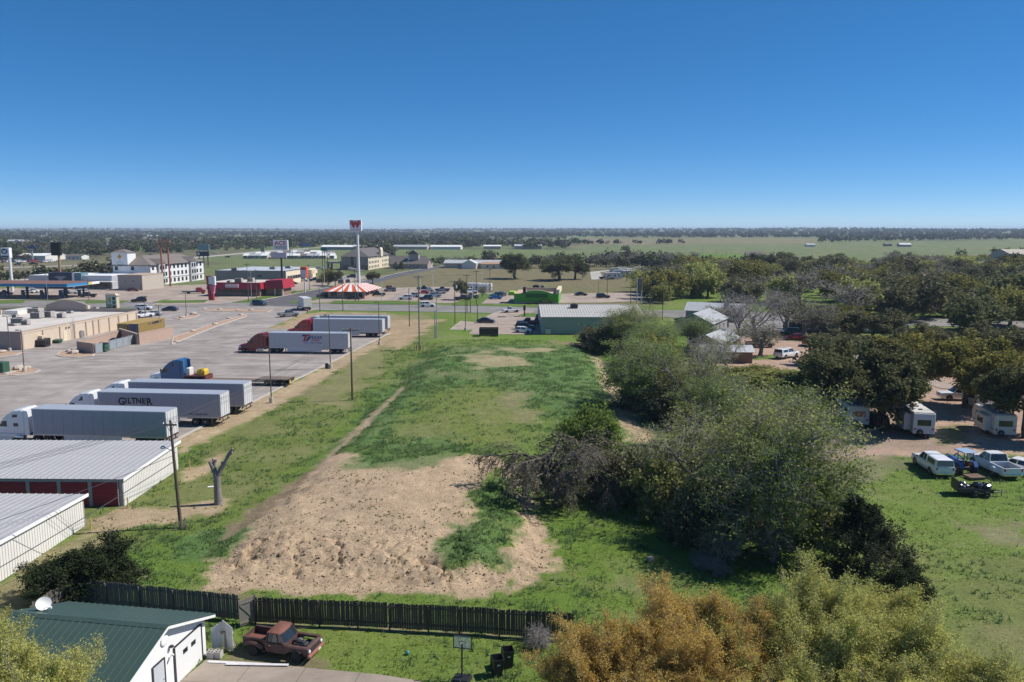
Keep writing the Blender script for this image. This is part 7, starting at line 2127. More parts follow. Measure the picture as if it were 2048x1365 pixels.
rj = random.Random(12)
for i in range(19):
    px = 2 + i * 5.6 + rj.uniform(-1, 1); py = 527.0 + rj.uniform(-1.2, .6)
    vehicle(rj.choice(['suv', 'pickup', 'sedan']), C[rj.choice(['white', 'white', 'silver', 'grey', 'navy', 'red'])], px, py - 2.2, 250 + rj.uniform(-8, 8), 'vehicle for sale in the dealership row across the highway', 'car', 'dealership row vehicles')
t = vehicle('pickup', C['white'], 1573, 716, 38, 'white pickup with a white camper shell on the gravel lot'); shell(t, 'pickup', paint(*C['white']))
# near vehicles on the right
t = vehicle('pickup', C['white'], 1863, 942, 86, 'old white pickup with a camper shell parked on the grass', scale=.98); shell(t, 'pickup', paint(*C['white']))
t = vehicle('pickup', C['white'], 1987, 944, 91, 'white dual wheel pickup with an open bed on the grass', scale=1.06)
L, W = SPEC['pickup'][0], SPEC['pickup'][1]
for s in (-1, 1):
    MB().loft([[(-.30 * L + q, s * (W / 2 - .05), .55), (-.30 * L + q, s * (W / 2 + wd), .60), (-.30 * L + q, s * (W / 2 + wd * .8), 1.0 - abs(q) * .25), (-.30 * L + q, s * (W / 2 - .05), 1.1 - abs(q) * .2)] for q, wd in ((-.75, .05), (-.5, .22), (0, .26), (.5, .22), (.75, .05))]).build('dual_fender', paint(*C['white']), t)
    add_wheel(t, -.30 * L, s * (W / 2 + .06), .40, .22)
vehicle('sedan', C['white'], 2048, 947, -58, 'white sedan beside the dual wheel pickup', scale=1.0)
vehicle('pickup', C['white'], 1918, 800, 175, 'white crew cab pickup parked beneath the yellow green oak')
vehicle('suv', C['black'], 1742, 852, 100, 'black covered vehicle in the oak shade between campers')

# ---- trailers and trucks
TRW = mat('trailer_white', (.60, .60, .62), .45, var=.04, scale=.5, dirt=.10)
TRG = mat('trailer_silver_roof', (.52, .55, .58), .4, metal=.4, var=.05)
def box_trailer(t, side=None, L=16.15, W=2.59, H=4.1, floor=1.15, skirt=True):
    w = W / 2
    MB().box(.03, L - .03, -w + .03, w - .03, floor, H - .06).build('trailer_body', TRW, t)
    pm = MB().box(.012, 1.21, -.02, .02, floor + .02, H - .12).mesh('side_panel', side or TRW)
    n = int((L - .2) / 1.222)
    for i in range(n):
        for s in (-1, 1):
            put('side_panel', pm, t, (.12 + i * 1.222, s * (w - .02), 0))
    MB().box(0, L, -w - .012, w + .012, H - .10, H - .055).box(0, L, -w - .015, -w + .03, floor - .14, floor + .02).box(0, L, w - .03, w + .015, floor - .14, floor + .02).build('edge_rails', mat('rail_silver', (.50, .50, .52), .4, metal=.5), t)
    MB().box(.02, L - .02, -w + .02, w - .02, H - .056, H).build('trailer_roof', TRG, t)
    dm = MB().bbox(-.045, .02, -w + .04, -.01, floor + .03, H - .12, .015).mesh('rear_door', TRW)
    d1 = put('rear_door', dm, t); d2 = put('rear_door', dm, t, (0, w - .03, 0))
    rod = MB()
    for yy in (-w + .35, -.3):
        rod.tube((-.06, yy, floor + .05), (-.06, yy, H - .15), .02, n=5)
    rm = rod.mesh('lock_rods', STEEL)
    put('lock_rods', rm, d1); put('lock_rods', rm, d2)
    MB().box(-.04, .06, -w, w, floor - .16, floor).box(-.02, .05, -w + .15, w - .15, .52, .64).box(-.02, .05, -.75, -.63, .62, floor - .1).box(-.02, .05, .63, .75, .62, floor - .1).build('rear_bumper', DARK, t)
    for s in (-1, 1):
        MB().bbox(-.06, -.02, s * (w - .2) - .1, s * (w - .2) + .1, floor - .12, floor - .02, .01).build('tail_light', REDLAMP, t)
    MB().box(1.2, 4.8, -.55, -.45, .72, floor - .1).box(1.2, 4.8, .45, .55, .72, floor - .1).box(2.0, 2.15, -w + .25, w - .25, .45, .58).box(3.3, 3.45, -w + .25, w - .25, .45, .58).build('bogie_frame', DARK, t)
    for x in (2.07, 3.37):
        for s in (-1, 1):
            add_wheel(t, x, s * (w - .16), .51, .28); add_wheel(t, x, s * (w - .48), .51, .28)
    for s in (-1, 1):
        MB().box(1.25, 1.28, s * (w - .3) - .3, s * (w - .3) + .3, .2, floor - .15).build('mud_flap', BLACK, t)
    if skirt:
        for s in (-1, 1):
            MB().loft([[(5.4, s * (w - .05), .42), (5.4, s * (w - .05), floor - .14), (5.4, s * (w - .08), floor - .14), (5.4, s * (w - .08), .42)], [(12.4, s * (w - .05), .32), (12.4, s * (w - .05), floor - .14), (12.4, s * (w - .08), floor - .14), (12.4, s * (w - .08), .32)]]).build('side_skirt', TRW, t)
    for s in (-1, 1):
        MB().box(12.75, 12.9, s * .85 - .07, s * .85 + .07, .1, floor - .1).box(12.65, 13.0, s * .85 - .12, s * .85 + .12, .0, .1).build('landing_leg', DARK, t)

def tractor_unit(t, x0, pm, sleeper=True, stripe=None, window2=True, hood_m=None):
    """cab whose sleeper back is at x0, nose forward"""
    w = 1.24
    c = MB()
    prof = [(0, .95), (0, 3.86), (.25, 3.98), (1.2, 3.86), (1.9, 3.50), (2.45, 3.06), (2.75, 2.78), (3.32, 1.95), (3.40, 1.5), (3.40, .60), (1.2, .60), (.9, .95)]
    c.prism_y([(x0 + a, b) for a, b in prof], -w, w, ch=.14)
    cab = c.build('cab', pm, t)
    # rounded hood and bumper
    h = MB()
    def hr(x, zb, zt, k):
        a = w * k
        return [(x0 + x, -a * .95, zb), (x0 + x, -a, zb + .35 * (zt - zb)), (x0 + x, -a * .88, zb + .8 * (zt - zb)), (x0 + x, -a * .55, zt), (x0 + x, a * .55, zt), (x0 + x, a * .88, zb + .8 * (zt - zb)), (x0 + x, a, zb + .35 * (zt - zb)), (x0 + x, a * .95, zb)]
    h.loft([hr(3.36, .75, 1.93, .93), hr(4.1, .75, 1.80, .90), hr(4.9, .72, 1.62, .84), hr(5.25, .75, 1.42, .78), hr(5.36, .8, 1.2, .70)])
    hd = h.build('hood', hood_m or pm, t, smooth=True)
    MB().loft([[(x0 + 4.7, -1.22, .42), (x0 + 4.7, 1.22, .42), (x0 + 4.7, 1.22, .80), (x0 + 4.7, -1.22, .80)], [(x0 + 5.45, -1.0, .38), (x0 + 5.45, 1.0, .38), (x0 + 5.45, 1.0, .76), (x0 + 5.45, -1.0, .76)]]).build('front_bumper', hood_m or pm, t)
    MB().box(x0 + 5.36, x0 + 5.40, -.55, .55, .82, 1.34).build('grille', DARK, hd)
    for s in (-1, 1):
        MB().loft([[(x0 + 4.85, s * 1.03, 1.05), (x0 + 5.30, s * .86, 1.0), (x0 + 5.28, s * .86, 1.25), (x0 + 4.85, s * 1.0, 1.32)], [(x0 + 4.85, s * 1.06, 1.05), (x0 + 5.33, s * .89, 1.0), (x0 + 5.31, s * .89, 1.25), (x0 + 4.85, s * 1.03, 1.32)]]).build('headlight', LAMP, hd)
    MB().loft([[(x0 + 2.80, -1.08, 2.74), (x0 + 2.80, 1.08, 2.74)], [(x0 + 3.345, -1.10, 1.95), (x0 + 3.345, 1.10, 1.95)]], cap=False, closed=False).build('windshield', GLASS, cab)
    for s in (-1, 1):
        y = s * (w + .006)
        MB().poly([(x0 + 2.15, y, 1.92), (x0 + 3.10, y, 1.92), (x0 + 2.72, y, 2.55), (x0 + 2.15, y, 2.60)]).build('side_window', GLASS, cab)
        if window2:
            MB().poly([(x0 + .75, y, 1.95), (x0 + 1.35, y, 1.95), (x0 + 1.35, y, 2.35), (x0 + .75, y, 2.35)]).build('sleeper_window', GLASS, cab)
            MB().poly([(x0 + .80, y, 3.05), (x0 + 1.45, y, 3.0), (x0 + 1.40, y, 3.32), (x0 + .80, y, 3.40)]).build('sleeper_window', GLASS, cab)
        else:
            MB().poly([(x0 + 1.0, y, 2.95), (x0 + 1.62, y, 2.85), (x0 + 1.2, y, 3.45), (x0 + 1.0, y, 3.48)]).build('sleeper_window', GLASS, cab)
        # cab side fairing behind the sleeper
        MB().loft([[(x0 - .55, s * (w - .04), 1.0), (x0 + .02, s * (w - .02), .95), (x0 + .02, s * (w - .02), 3.85), (x0 - .45, s * (w - .04), 3.75)], [(x0 - .55, s * (w - .10), 1.0), (x0 + .02, s * (w - .10), .95), (x0 + .02, s * (w - .10), 3.85), (x0 - .45, s * (w - .10), 3.75)]]).build('side_fairing', pm, t)
        MB().bbox(x0 + 3.0, x0 + 3.16, s * (w + .32) - .11, s * (w + .32) + .11, 1.95, 2.55, .04).box(x0 + 3.02, x0 + 3.08, min(s * w, s * (w + .3)), max(s * w, s * (w + .3)), 2.3, 2.36).build('mirror', DARK if not stripe else pm, t)
        MB().lathe([(.0, -.65), (.30, -.65), (.33, -.6), (.33, .6), (.30, .65), (.0, .65)], 12, c=(0, 0, 0)).build('fuel_tank', CHROME, t, smooth=True, loc=(x0 + .9, s * (w - .32), .72)).rotation_euler = (0, math.pi / 2, 0)
        MB().bbox(x0 + 1.7, x0 + 3.3, s * (w - .16) - .1, s * (w - .16) + .1, .32, .66, .03).build('step_fairing', pm, t)
        if stripe:
            MB().box(x0 + .1, x0 + 4.9, min(s * (w + .004), s * (w + .012)), max(s * (w + .004), s * (w + .012)), 1.12, 1.17).build('side_stripe', stripe, cab)
    MB().box(x0 - 3.6, x0 + 4.6, -.45, -.33, .75, .98).box(x0 - 3.6, x0 + 4.6, .33, .45, .75, .98).box(x0 - 2.6, x0 - 1.4, -.5, .5, .98, 1.12).build('chassis', DARK, t)
    for s in (-1, 1):
        add_wheel(t, x0 + 4.15, s * (w - .17), .51, .30)
        for xx in (-1.35, -2.70):
            add_wheel(t, x0 + xx, s * (w - .16), .51, .28); add_wheel(t, x0 + xx, s * (w - .48), .51, .28)
def semi(loc, deg, label, pm, side=None, skirt=True, group=None, **kw):
    t = thing('semi_truck', label, 'semi truck', (*loc, .05), math.radians(deg), group)
    box_trailer(t, side, skirt=skirt)
    tractor_unit(t, 17.15, pm, **kw)
    return t
TWH = paint('truck_white', (.72, .73, .75)); TRED = paint('truck_maroon', (.19, .014, .016)); TRED2 = paint('truck_red', (.36, .018, .025)); TBLU = paint('truck_blue', (.015, .10, .24))
TRS = mat('trailer_side_painted_shade', (.34, .335, .385), .5, var=.05, scale=.5, dirt=.12); TRS2 = mat('trailer_side_pale_painted_shade', (.46, .46, .48), .4, var=.05, scale=.5, dirt=.12)  # shade of the trailer sides painted in, greyer than the white rear doors
PURP = mat('purple_stripe', (.12, .10, .40), .5)
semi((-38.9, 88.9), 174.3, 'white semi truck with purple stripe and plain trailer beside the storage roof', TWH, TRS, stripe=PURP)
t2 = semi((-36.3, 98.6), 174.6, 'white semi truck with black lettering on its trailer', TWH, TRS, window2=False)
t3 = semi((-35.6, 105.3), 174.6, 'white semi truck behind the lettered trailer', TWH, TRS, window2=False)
t5 = semi((-32.3, 157.0), 175.4, 'maroon semi truck with a red and blue logo on the trailer', TRED, TRS2)
t6 = semi((-29.5, 181.5), 175.5, 'red semi truck with a plain white trailer', TRED2, TRS2)
t7 = semi((-29.3, 188.2), 175.5, 'grey white semi truck parked behind the red one', paint('truck_grey', (.40, .42, .45)), TRS2)
def side_text(t, s, size, x, z, m, sx=1.0, bold=0.0, shear=0.0, y=1.307):
    put('lettering', text_mesh(s, size, m, shear, sx, bold), t, (x, y, z), (math.pi / 2, 0, math.pi))
INK = mat('black_ink', (.012, .012, .02), .5)
# arched heavy word, letters set one by one
word = 'GILTNER'
adv = (.95, .42, .66, .72, .84, .72, .95)
xc = 11.1 + sum(adv) / 2 * .86
for ch, ad in zip(word, adv):
    xc -= ad * .43
    q = (11.1 - xc) / 2.2
    sz = 1.32 if ch in 'GR' else 1.02
    put('lettering', text_mesh(ch, sz, INK, 0, .95, .04), t2, (xc, 1.307, 2.72 - .14 * q * q - (sz - 1) * .35), (math.pi / 2, -q * .10, math.pi))
    xc -= ad * .43
side_text(t2, 'Jerome  Idaho', .30, 10.9, 2.28, INK, shear=.3)
side_text(t2, 'www.giltner.com', .36, 2.9, 1.42, INK, bold=.004)
INKB = mat('navy_ink', (.015, .03, .16), .5); INKR = mat('red_ink', (.46, .04, .04), .5)
side_text(t5, 'TEXAS', .86, 6.55, 2.95, INKB, sx=1.05, bold=.02)
side_text(t5, 'CARRIERS', .40, 6.6, 2.52, INKR, sx=1.05, bold=.012)
lg = MB()
def lq(pts, m):
    lg.poly([(8.9 - a, 1.308, 2.42 + b) for a, b in pts], m)
lq([(-.35, 1.0), (.30, 1.0), (.42, 1.38), (-.22, 1.38)], 1); lq([(.34, 1.0), (1.22, 1.12), (1.32, 1.38), (.46, 1.38)], 0); lq([(.34, 1.38), (.80, 1.38), (.28, .02), (-.24, .02)], 0)
lq([(.86, .95), (1.5, .95), (1.40, .72), (.78, .72)], 1); lq([(.86, .90), (1.22, .90), (.72, .0), (.32, .0)], 1); lq([(.72, .55), (1.22, .55), (1.14, .34), (.62, .34)], 1)
lg.build('tc_logo', [INKR, INKB], t5)
for i in range(3):
    MB().box(8.95 - i * 1.32 - 1.05, 8.95 - i * 1.32, 1.302, 1.308, 2.08, 2.20).build('logo_line', INKB if i else PURP, t5)
# flatbed with the blue tractor and a yellow box
fx, fy = G(583, 771)
ft = thing('lowboy_truck', 'blue semi truck with a low flatbed trailer', 'flatbed truck', (fx, fy, .05), math.radians(174.8))
DECK = mat('deck_wood', (.16, .12, .095), .9, var=.3, scale=3); DARKR = mat('dark_red_steel', (.13, .03, .025), .6)
MB().box(-.1, 5.0, -1.28, 1.28, .98, 1.10).box(6.2, 13.6, -1.28, 1.28, .58, .72).loft([[(5.0, -1.28, .98), (5.0, 1.28, .98), (5.0, 1.28, 1.10), (5.0, -1.28, 1.10)], [(6.2, -1.28, .58), (6.2, 1.28, .58), (6.2, 1.28, .72), (6.2, -1.28, .72)]]).build('deck', DECK, ft)
MB().box(13.6, 17.0, -1.25, 1.25, 1.25, 1.45).box(13.5, 13.8, -1.28, 1.28, .60, 1.45).build('gooseneck', DARKR, ft)
MB().box(0, 13.6, -.5, -.35, .5, .6).box(0, 13.6, .35, .5, .5, .6).box(-.15, .0, -1.28, 1.28, .7, 1.1).build('frame', DARK, ft)
MB().box(-.2, -.12, -1.2, -.8, .45, 1.0).box(-.2, -.12, .8, 1.2, .45, 1.0).build('ramp_foot', mat('safety_yellow', (.60, .42, .04), .5), ft)
for xx in (1.0, 2.3, 3.6):
    for s in (-1, 1):
        add_wheel(ft, xx, s * 1.05, .46, .28)
tractor_unit(ft, 17.6, TBLU, hood_m=TWH, window2=False)
MB().bbox(16.3, 16.9, -.5, .8, 1.15, 2.6, .1).build('headache_gear', OFFWHITE, ft)
yb = thing('yellow_box', 'yellow steel box sitting on the flatbed gooseneck', 'box', (fx, fy, .05), math.radians(174.8))
MB().loft([[(13.9, -.7, 1.47), (15.2, -.7, 1.47), (15.2, .7, 1.47), (13.9, .7, 1.47)], [(13.9, -.7, 2.1), (15.2, -.7, 2.1), (15.2, .7, 2.1), (13.9, .7, 2.1)], [(14.1, -.55, 2.4), (15.0, -.55, 2.4), (15.0, .55, 2.4), (14.1, .55, 2.4)]]).build('body', mat('box_yellow', (.62, .42, .03), .5), yb)
MB().box(14.5, 14.6, -.72, .72, 2.2, 2.42).build('strap', DARK, yb)
# box truck at the junction
bx, by = G(609, 620)
bt = thing('box_truck', 'white box truck waiting at the junction', 'box truck', (bx, by, .05), math.radians(118))
MB().bbox(-3.8, 2.6, -1.25, 1.25, 1.05, 3.9, .05).build('cargo_box', TRW, bt)
MB().box(-3.86, -3.8, -1.1, 1.1, 1.2, 3.7).build('roll_door', OFFWHITE, bt)
MB().loft([[(2.75, -1.1, .5), (2.75, 1.1, .5), (2.75, 1.1, 2.5), (2.75, -1.1, 2.5)], [(3.7, -1.1, .5), (3.7, 1.1, .5), (3.7, 1.1, 2.45), (3.7, -1.1, 2.45)], [(4.3, -1.08, .5), (4.3, 1.08, .5), (4.3, 1.08, 1.6), (4.3, -1.08, 1.6)], [(5.4, -.95, .55), (5.4, .95, .55), (5.4, .95, 1.35), (5.4, -.95, 1.35)]]).build('cab', TWH, bt)
MB().loft([[(3.76, -1.0, 2.36), (3.76, 1.0, 2.36)], [(4.27, -1.02, 1.66), (4.27, 1.02, 1.66)]], cap=False, closed=False).build('windshield', GLASS, bt)
for s in (-1, 1):
    MB().poly([(2.9, s * 1.106, 1.6), (3.9, s * 1.106, 1.6), (3.65, s * 1.106, 2.3), (2.9, s * 1.106, 2.3)]).build('side_window', GLASS, bt)
    add_wheel(bt, 4.5, s * .95, .45, .28); add_wheel(bt, -2.2, s * 1.0, .45, .5)
    MB().bbox(5.35, 5.45, s * .7 - .15, s * .7 + .15, .9, 1.15, .02).build('headlight', LAMP, bt)
MB().box(-3.7, 5.2, -.45, .45, .6, .95).box(-3.95, -3.8, -1.2, 1.2, .5, .75).build('chassis', DARK, bt)
# red flatbed tow truck
rx_, ry_ = G(387, 588)
rt = thing('tow_truck', 'red cab flatbed tow truck beside the red restaurant', 'tow truck', (rx_, ry_, .05), math.radians(8))
MB().loft([[(1.5, -1.05, .5), (1.5, 1.05, .5), (1.5, 1.05, 2.4), (1.5, -1.05, 2.4)], [(2.9, -1.05, .5), (2.9, 1.05, .5), (2.9, 1.05, 2.35), (2.9, -1.05, 2.35)], [(3.5, -1.0, .5), (3.5, 1.0, .5), (3.5, 1.0, 1.55), (3.5, -1.0, 1.55)], [(4.5, -.9, .55), (4.5, .9, .55), (4.5, .9, 1.35), (4.5, -.9, 1.35)]]).build('cab', paint(*C['red']), rt)
MB().loft([[(2.95, -.95, 2.25), (2.95, .95, 2.25)], [(3.47, -.97, 1.6), (3.47, .97, 1.6)]], cap=False, closed=False).build('windshield', GLASS, rt)
MB().box(-4.2, 1.2, -1.2, 1.2, 1.0, 1.15).box(1.1, 1.25, -1.2, 1.2, 1.15, 2.2).build('bed', STEEL, rt)
MB().box(-4.0, 4.3, -.4, .4, .55, .95).build('chassis', DARK, rt)
for s in (-1, 1):
    add_wheel(rt, 3.6, s * .9, .43, .28); add_wheel(rt, -1.8, s * .95, .43, .45)

# ---- camper trailers
RVW = mat('rv_white', (.66, .65, .63), .45, var=.05, scale=.6, dirt=.12); RVB = mat('rv_blue_grey', (.46, .49, .53), .5, var=.05, dirt=.1); RVT = mat('rv_beige', (.60, .54, .46), .5, var=.05, dirt=.1)
RVR = mat('rv_roof', (.52, .51, .49), .7, var=.2, scale=1.2, dirt=.55)
def camper(loc, deg, L, H, m, label, slide=True, fifth=False, group=None, scale=1.0, band=None, W=2.45):
    x, y = loc
    t = thing('camper_trailer', label, 'camper', (x, y, ground_z(x, y) + .03 if math.hypot(x, y) < 206 else 0), math.radians(deg), group)
    w = W / 2; h = L / 2
    if fifth:
        prof = [(-h, .55), (-h, H - .12), (-h + .15, H), (h - .9, H + .15), (h - .3, H), (h, H - .9), (h - .1, H - 1.6), (h - 1.9, H - 1.75), (h - 2.1, .55)]
    else:
        prof = [(-h, .55), (-h, H - .12), (-h + .15, H), (h - .7, H), (h - .2, H - .45), (h, H - 1.1), (h - .15, .95), (h - .55, .55)]
    MB().prism_y(prof, -w, w, ch=.06).build('body', m, t)
    MB().box(-h + .1, h - (1.0 if not fifth else .9), -w + .08, w - .08, H - .01, H + .025).build('roof', RVR, t)
    MB().bbox(-.5, .5, -.35, .35, H + .02, H + .30, .06).build('roof_air_conditioner', OFFWHITE, t)
    MB().box(-h * .6, -h * .6 + .4, -.2, .2, H + .02, H + .12).box(h * .45, h * .45 + .4, -.2, .2, H + .02, H + .12).build('roof_vent', DARK, t)
    for s in (-1, 1):
        for xx, ww in ((-h * .55, 1.2), (h * .15, .8), (h * .55, .7)):
            MB().box(xx - ww / 2, xx + ww / 2, min(s * (w - .01), s * (w + .015)), max(s * (w - .01), s * (w + .015)), 1.6, 2.25).build('window', GLASS, t)
        MB().box(-h + .1, h - .6, min(s * (w - .01), s * (w + .008)), max(s * (w - .01), s * (w + .008)), 1.05, 1.2).build('side_stripe', band or mat('rv_stripe', (.14, .14, .17), .5), t)
        for xx in (-.55, .35):
            add_wheel(t, xx - h * .12, s * (w - .08), .36, .22)
        MB().box(-h * .12 - 1.05, -h * .12 + .85, min(s * (w - .16), s * (w + .006)), max(s * (w - .16), s * (w + .006)), .50, .78).build('wheel_well', BLACK, t)
        MB().bbox(-h - .02, -h + .02, s * (w - .25) - .12, s * (w - .25) + .12, 1.0, 1.2, .01).build('tail_light', REDLAMP, t)
    MB().box(-h - .012, -h + .02, -.75, .75, 1.5, 2.2).build('rear_window', GLASS, t)
    add_wheel(t, -h - .12, .45, .34, .2, z=.75).rotation_euler = (0, 0, math.pi / 2)
    MB().box(h * .32, h * .32 + .7, -w - .018, -w + .01, .62, 2.45).build('door', WHITE, t)
    MB().tube((-h * .5, -w - .1, H - .25), (h * .6, -w - .1, H - .25), .09, n=8).build('awning_roll', DARK, t)
    if slide:
        sl = MB().bbox(-h * .75, h * .05, w - .02, w + .75, .75, H - .35, .04).build('slide_out', m, t)
        MB().box(-h * .6, -h * .1, w + .74, w + .765, 1.5, 2.2).build('window', GLASS, sl)
    if not fifth:
        MB().tube((h - .4, -.5, .5), (h + 1.2, 0, .5), .05, n=6).tube((h - .4, .5, .5), (h + 1.2, 0, .5), .05, n=6).tube((h + 1.0, 0, 0), (h + 1.0, 0, .6), .04, n=6).lathe([(.15, .5), (.17, .6), (.17, 1.0), (.08, 1.1), (.0, 1.1)], 10, c=(h + .35, 0, 0)).build('tow_hitch', DARK, t)
    MB().box(-h + .3, h - .6, -w + .15, -w + .25, .38, .55).box(-h + .3, h - .6, w - .25, w - .15, .38, .55).build('frame', DARK, t)
    return t
camper(G(1826, 862), 80, 7.6, 3.05, RVB, 'blue grey camper trailer with a wide rear window under the oak')
camper(G(1985, 865), 80, 6.8, 2.9, RVT, 'pinkish white camper trailer on the gravel with a square rear window')
camper(G(1704, 846), 80, 6.4, 2.8, RVW, 'grey white camper trailer partly hidden by the thicket twigs', slide=False)
camper(G(1985, 812), 20, 9.0, 3.3, RVT, 'large beige camper with slide outs beside the oak trunk', fifth=True)
camper(G(1725, 800), 10, 7.0, 2.9, RVT, 'shadowed camper behind the leaning oak', slide=False)
camper(G(958, 585), 172, 10.2, 3.5, RVW, 'long white camper trailer at the edge of the dry field', fifth=True)
for i, (px, py, d, l) in enumerate([(1226, 559, 10, 'white camper at the front of the campground row'), (1243, 553, 185, 'long white camper in the middle of the campground'), (1262, 554, 8, 'white camper with dark stripe in the campground'), (1252, 549, 190, 'white camper at the back of the campground'), (1276, 556, 90, 'tan ended camper beside the cedar clump'), (1236, 548, 12, 'far white camper by the bare tree row')]):
    camper(G(px, py), d, 9.0, 3.3, [RVW, RVW, RVT][i % 3], l)
# covered grill / cart beside the blue camper
cg = thing('covered_cart', 'black tarp covered cart beside the blue grey camper', 'covered cart', (*G(1851, 874), .03), .4)
MB().loft([[(-.9, -.6, 0), (.9, -.6, 0), (.9, .6, 0), (-.9, .6, 0)], [(-.85, -.62, .5), (.92, -.5, .6), (.85, .62, .55), (-.92, .55, .5)], [(-.7, -.5, .9), (.75, -.35, 1.25), (.7, .5, 1.3), (-.75, .45, .95)], [(-.3, -.25, 1.05), (.6, -.2, 1.45), (.55, .3, 1.45), (-.35, .25, 1.1)]]).build('tarp', mat('black_tarp', (.02, .02, .025), .35), cg)
for s in (-1, 1):
    add_wheel(cg, -.3, s * .62, .18, .1)
# farm tractor
ft_ = thing('farm_tractor', 'small blue farm tractor with a canopy and front loader', 'tractor', (*G(1922, 946), ground_z(*G(1922, 946))), math.radians(96))
TB = mat('tractor_blue', (.025, .09, .30), .4, dirt=.25)
MB().bbox(.2, 1.9, -.33, .33, .75, 1.35, .08).build('hood', TB, ft_)
MB().box(1.9, 1.95, -.28, .28, .8, 1.3).build('grille', DARK, ft_)
MB().bbox(-.9, .25, -.4, .4, .55, .95, .05).build('gearbox', DARK, ft_)
MB().bbox(-.75, -.25, -.28, .28, .95, 1.1, .05).bbox(-.85, -.72, -.28, .28, 1.05, 1.55, .05).build('seat', BLACK, ft_)
for s in (-1, 1):
    add_wheel(ft_, -.55, s * .78, .62, .40); add_wheel(ft_, 1.55, s * .66, .38, .24)
    MB().loft([[(-1.15, s * .58, .9), (-1.15, s * 1.0, .9), (-1.15, s * 1.0, .95), (-1.15, s * .58, .95)], [(-.9, s * .58, 1.3), (-.9, s * 1.0, 1.3), (-.9, s * 1.0, 1.35), (-.9, s * .58, 1.35)], [(-.2, s * .58, 1.32), (-.2, s * 1.0, 1.32), (-.2, s * 1.0, 1.37), (-.2, s * .58, 1.37)], [(.1, s * .58, .95), (.1, s * 1.0, .95), (.1, s * 1.0, 1.0), (.1, s * .58, 1.0)]]).build('fender', TB, ft_)
    MB().tube((-.95, s * .5, .9), (-.95, s * .5, 2.4), .045, n=6).tube((-.1, s * .5, 1.0), (0, s * .5, 2.4), .04, n=6).build('roll_bar', DARK, ft_)
    MB().pipe([(.3, s * .5, 1.35), (1.6, s * .5, 1.6), (2.5, s * .5, .7), (2.65, s * .5, .35)], .065, 6).build('loader_arm', TB, ft_)
MB().bbox(-1.2, .35, -.75, .75, 2.4, 2.52, .05).build('canopy', mat('canopy_blue', (.26, .36, .52), .5), ft_)
MB().loft([[(2.6, -.85, .1), (2.6, .85, .1), (2.65, .85, .7), (2.65, -.85, .7)], [(3.2, -.85, .08), (3.2, .85, .08), (2.75, .85, .7), (2.75, -.85, .7)]]).build('bucket', TB, ft_)
MB().poly([(-1.27, -.22, 1.2), (-1.27, .22, 1.2), (-1.27, 0, 1.6)]).build('slow_sign', mat('slow_orange', (.70, .07, .02), .5), ft_)
MB().lathe([(.2, -.02), (.2, .02), (.17, .02), (.17, -.02)], 12, c=(.05, 0, 1.45)).build('steering_wheel', BLACK, ft_)
MB().box(-2.6, -1.3, -.8, .8, .15, .35).tube((-1.3, 0, .4), (-.8, 0, .6), .05, n=6).build('mower_deck', mat('mower_brown', (.12, .075, .05), .7, dirt=.4), ft_)
# small loaded trailer
ut = thing('utility_trailer', 'small black trailer heaped with black bags on the grass', 'trailer', (*G(1945, 990), ground_z(*G(1945, 990))), math.radians(-8))
MB().box(-1.6, 1.5, -.75, .75, .42, .52).box(-1.6, 1.5, -.78, -.72, .52, .80).box(-1.6, 1.5, .72, .78, .52, .80).box(-1.66, -1.58, -.75, .75, .5, 1.5).build('bed', DARK, ut)
MB().tube((1.5, -.4, .45), (2.7, 0, .45), .04, n=6).tube((1.5, .4, .45), (2.7, 0, .45), .04, n=6).tube((2.5, 0, .0), (2.5, 0, .6), .035, n=6).build('tow_bar', DARK, ut)
for s in (-1, 1):
    for xx in (-.1, .85):
        add_wheel(ut, xx, s * .88, .30, .18)
rj = random.Random(3)
bagm = mat('black_bag', (.022, .022, .026), .22, var=.3, spec=.8)
for i in range(11):
    x_, y_ = rj.uniform(-1.2, 1.2), rj.uniform(-.5, .5)
    r_ = rj.uniform(.28, .42)
    ms_ = MB().lathe([(.05, -r_ * .5), (r_ * .8, -r_ * .45), (r_, -.05), (r_ * .85, r_ * .4), (r_ * .4, r_ * .7), (.05, r_ * .75)], 9)
    ms_.v = [(a * rj.uniform(.85, 1.15), b * rj.uniform(.85, 1.15), c * rj.uniform(.8, 1.15)) for a, b, c in ms_.v]
    ms_.build('bag', bagm, ut, loc=(x_, y_, .72 + rj.uniform(0, .25)))

# ---- the old rusty stepside pickup in the yard
RUSTP = mat('rust_paint', (.078, .036, .031), .72, var=.4, scale=2.2, bump=.15, bscale=20, dirt=.45)
RUSTR = mat('rust_roof', (.185, .072, .048), .65, var=.3, scale=1.6, dirt=.35)
px_, py_ = -13.45, 43.62
op = thing('old_pickup', 'rusty maroon stepside pickup with its hood missing in the yard', 'pickup', (px_, py_, ground_z(px_, py_)), math.radians(-15.5))
op.scale = (.9, .9, .9)
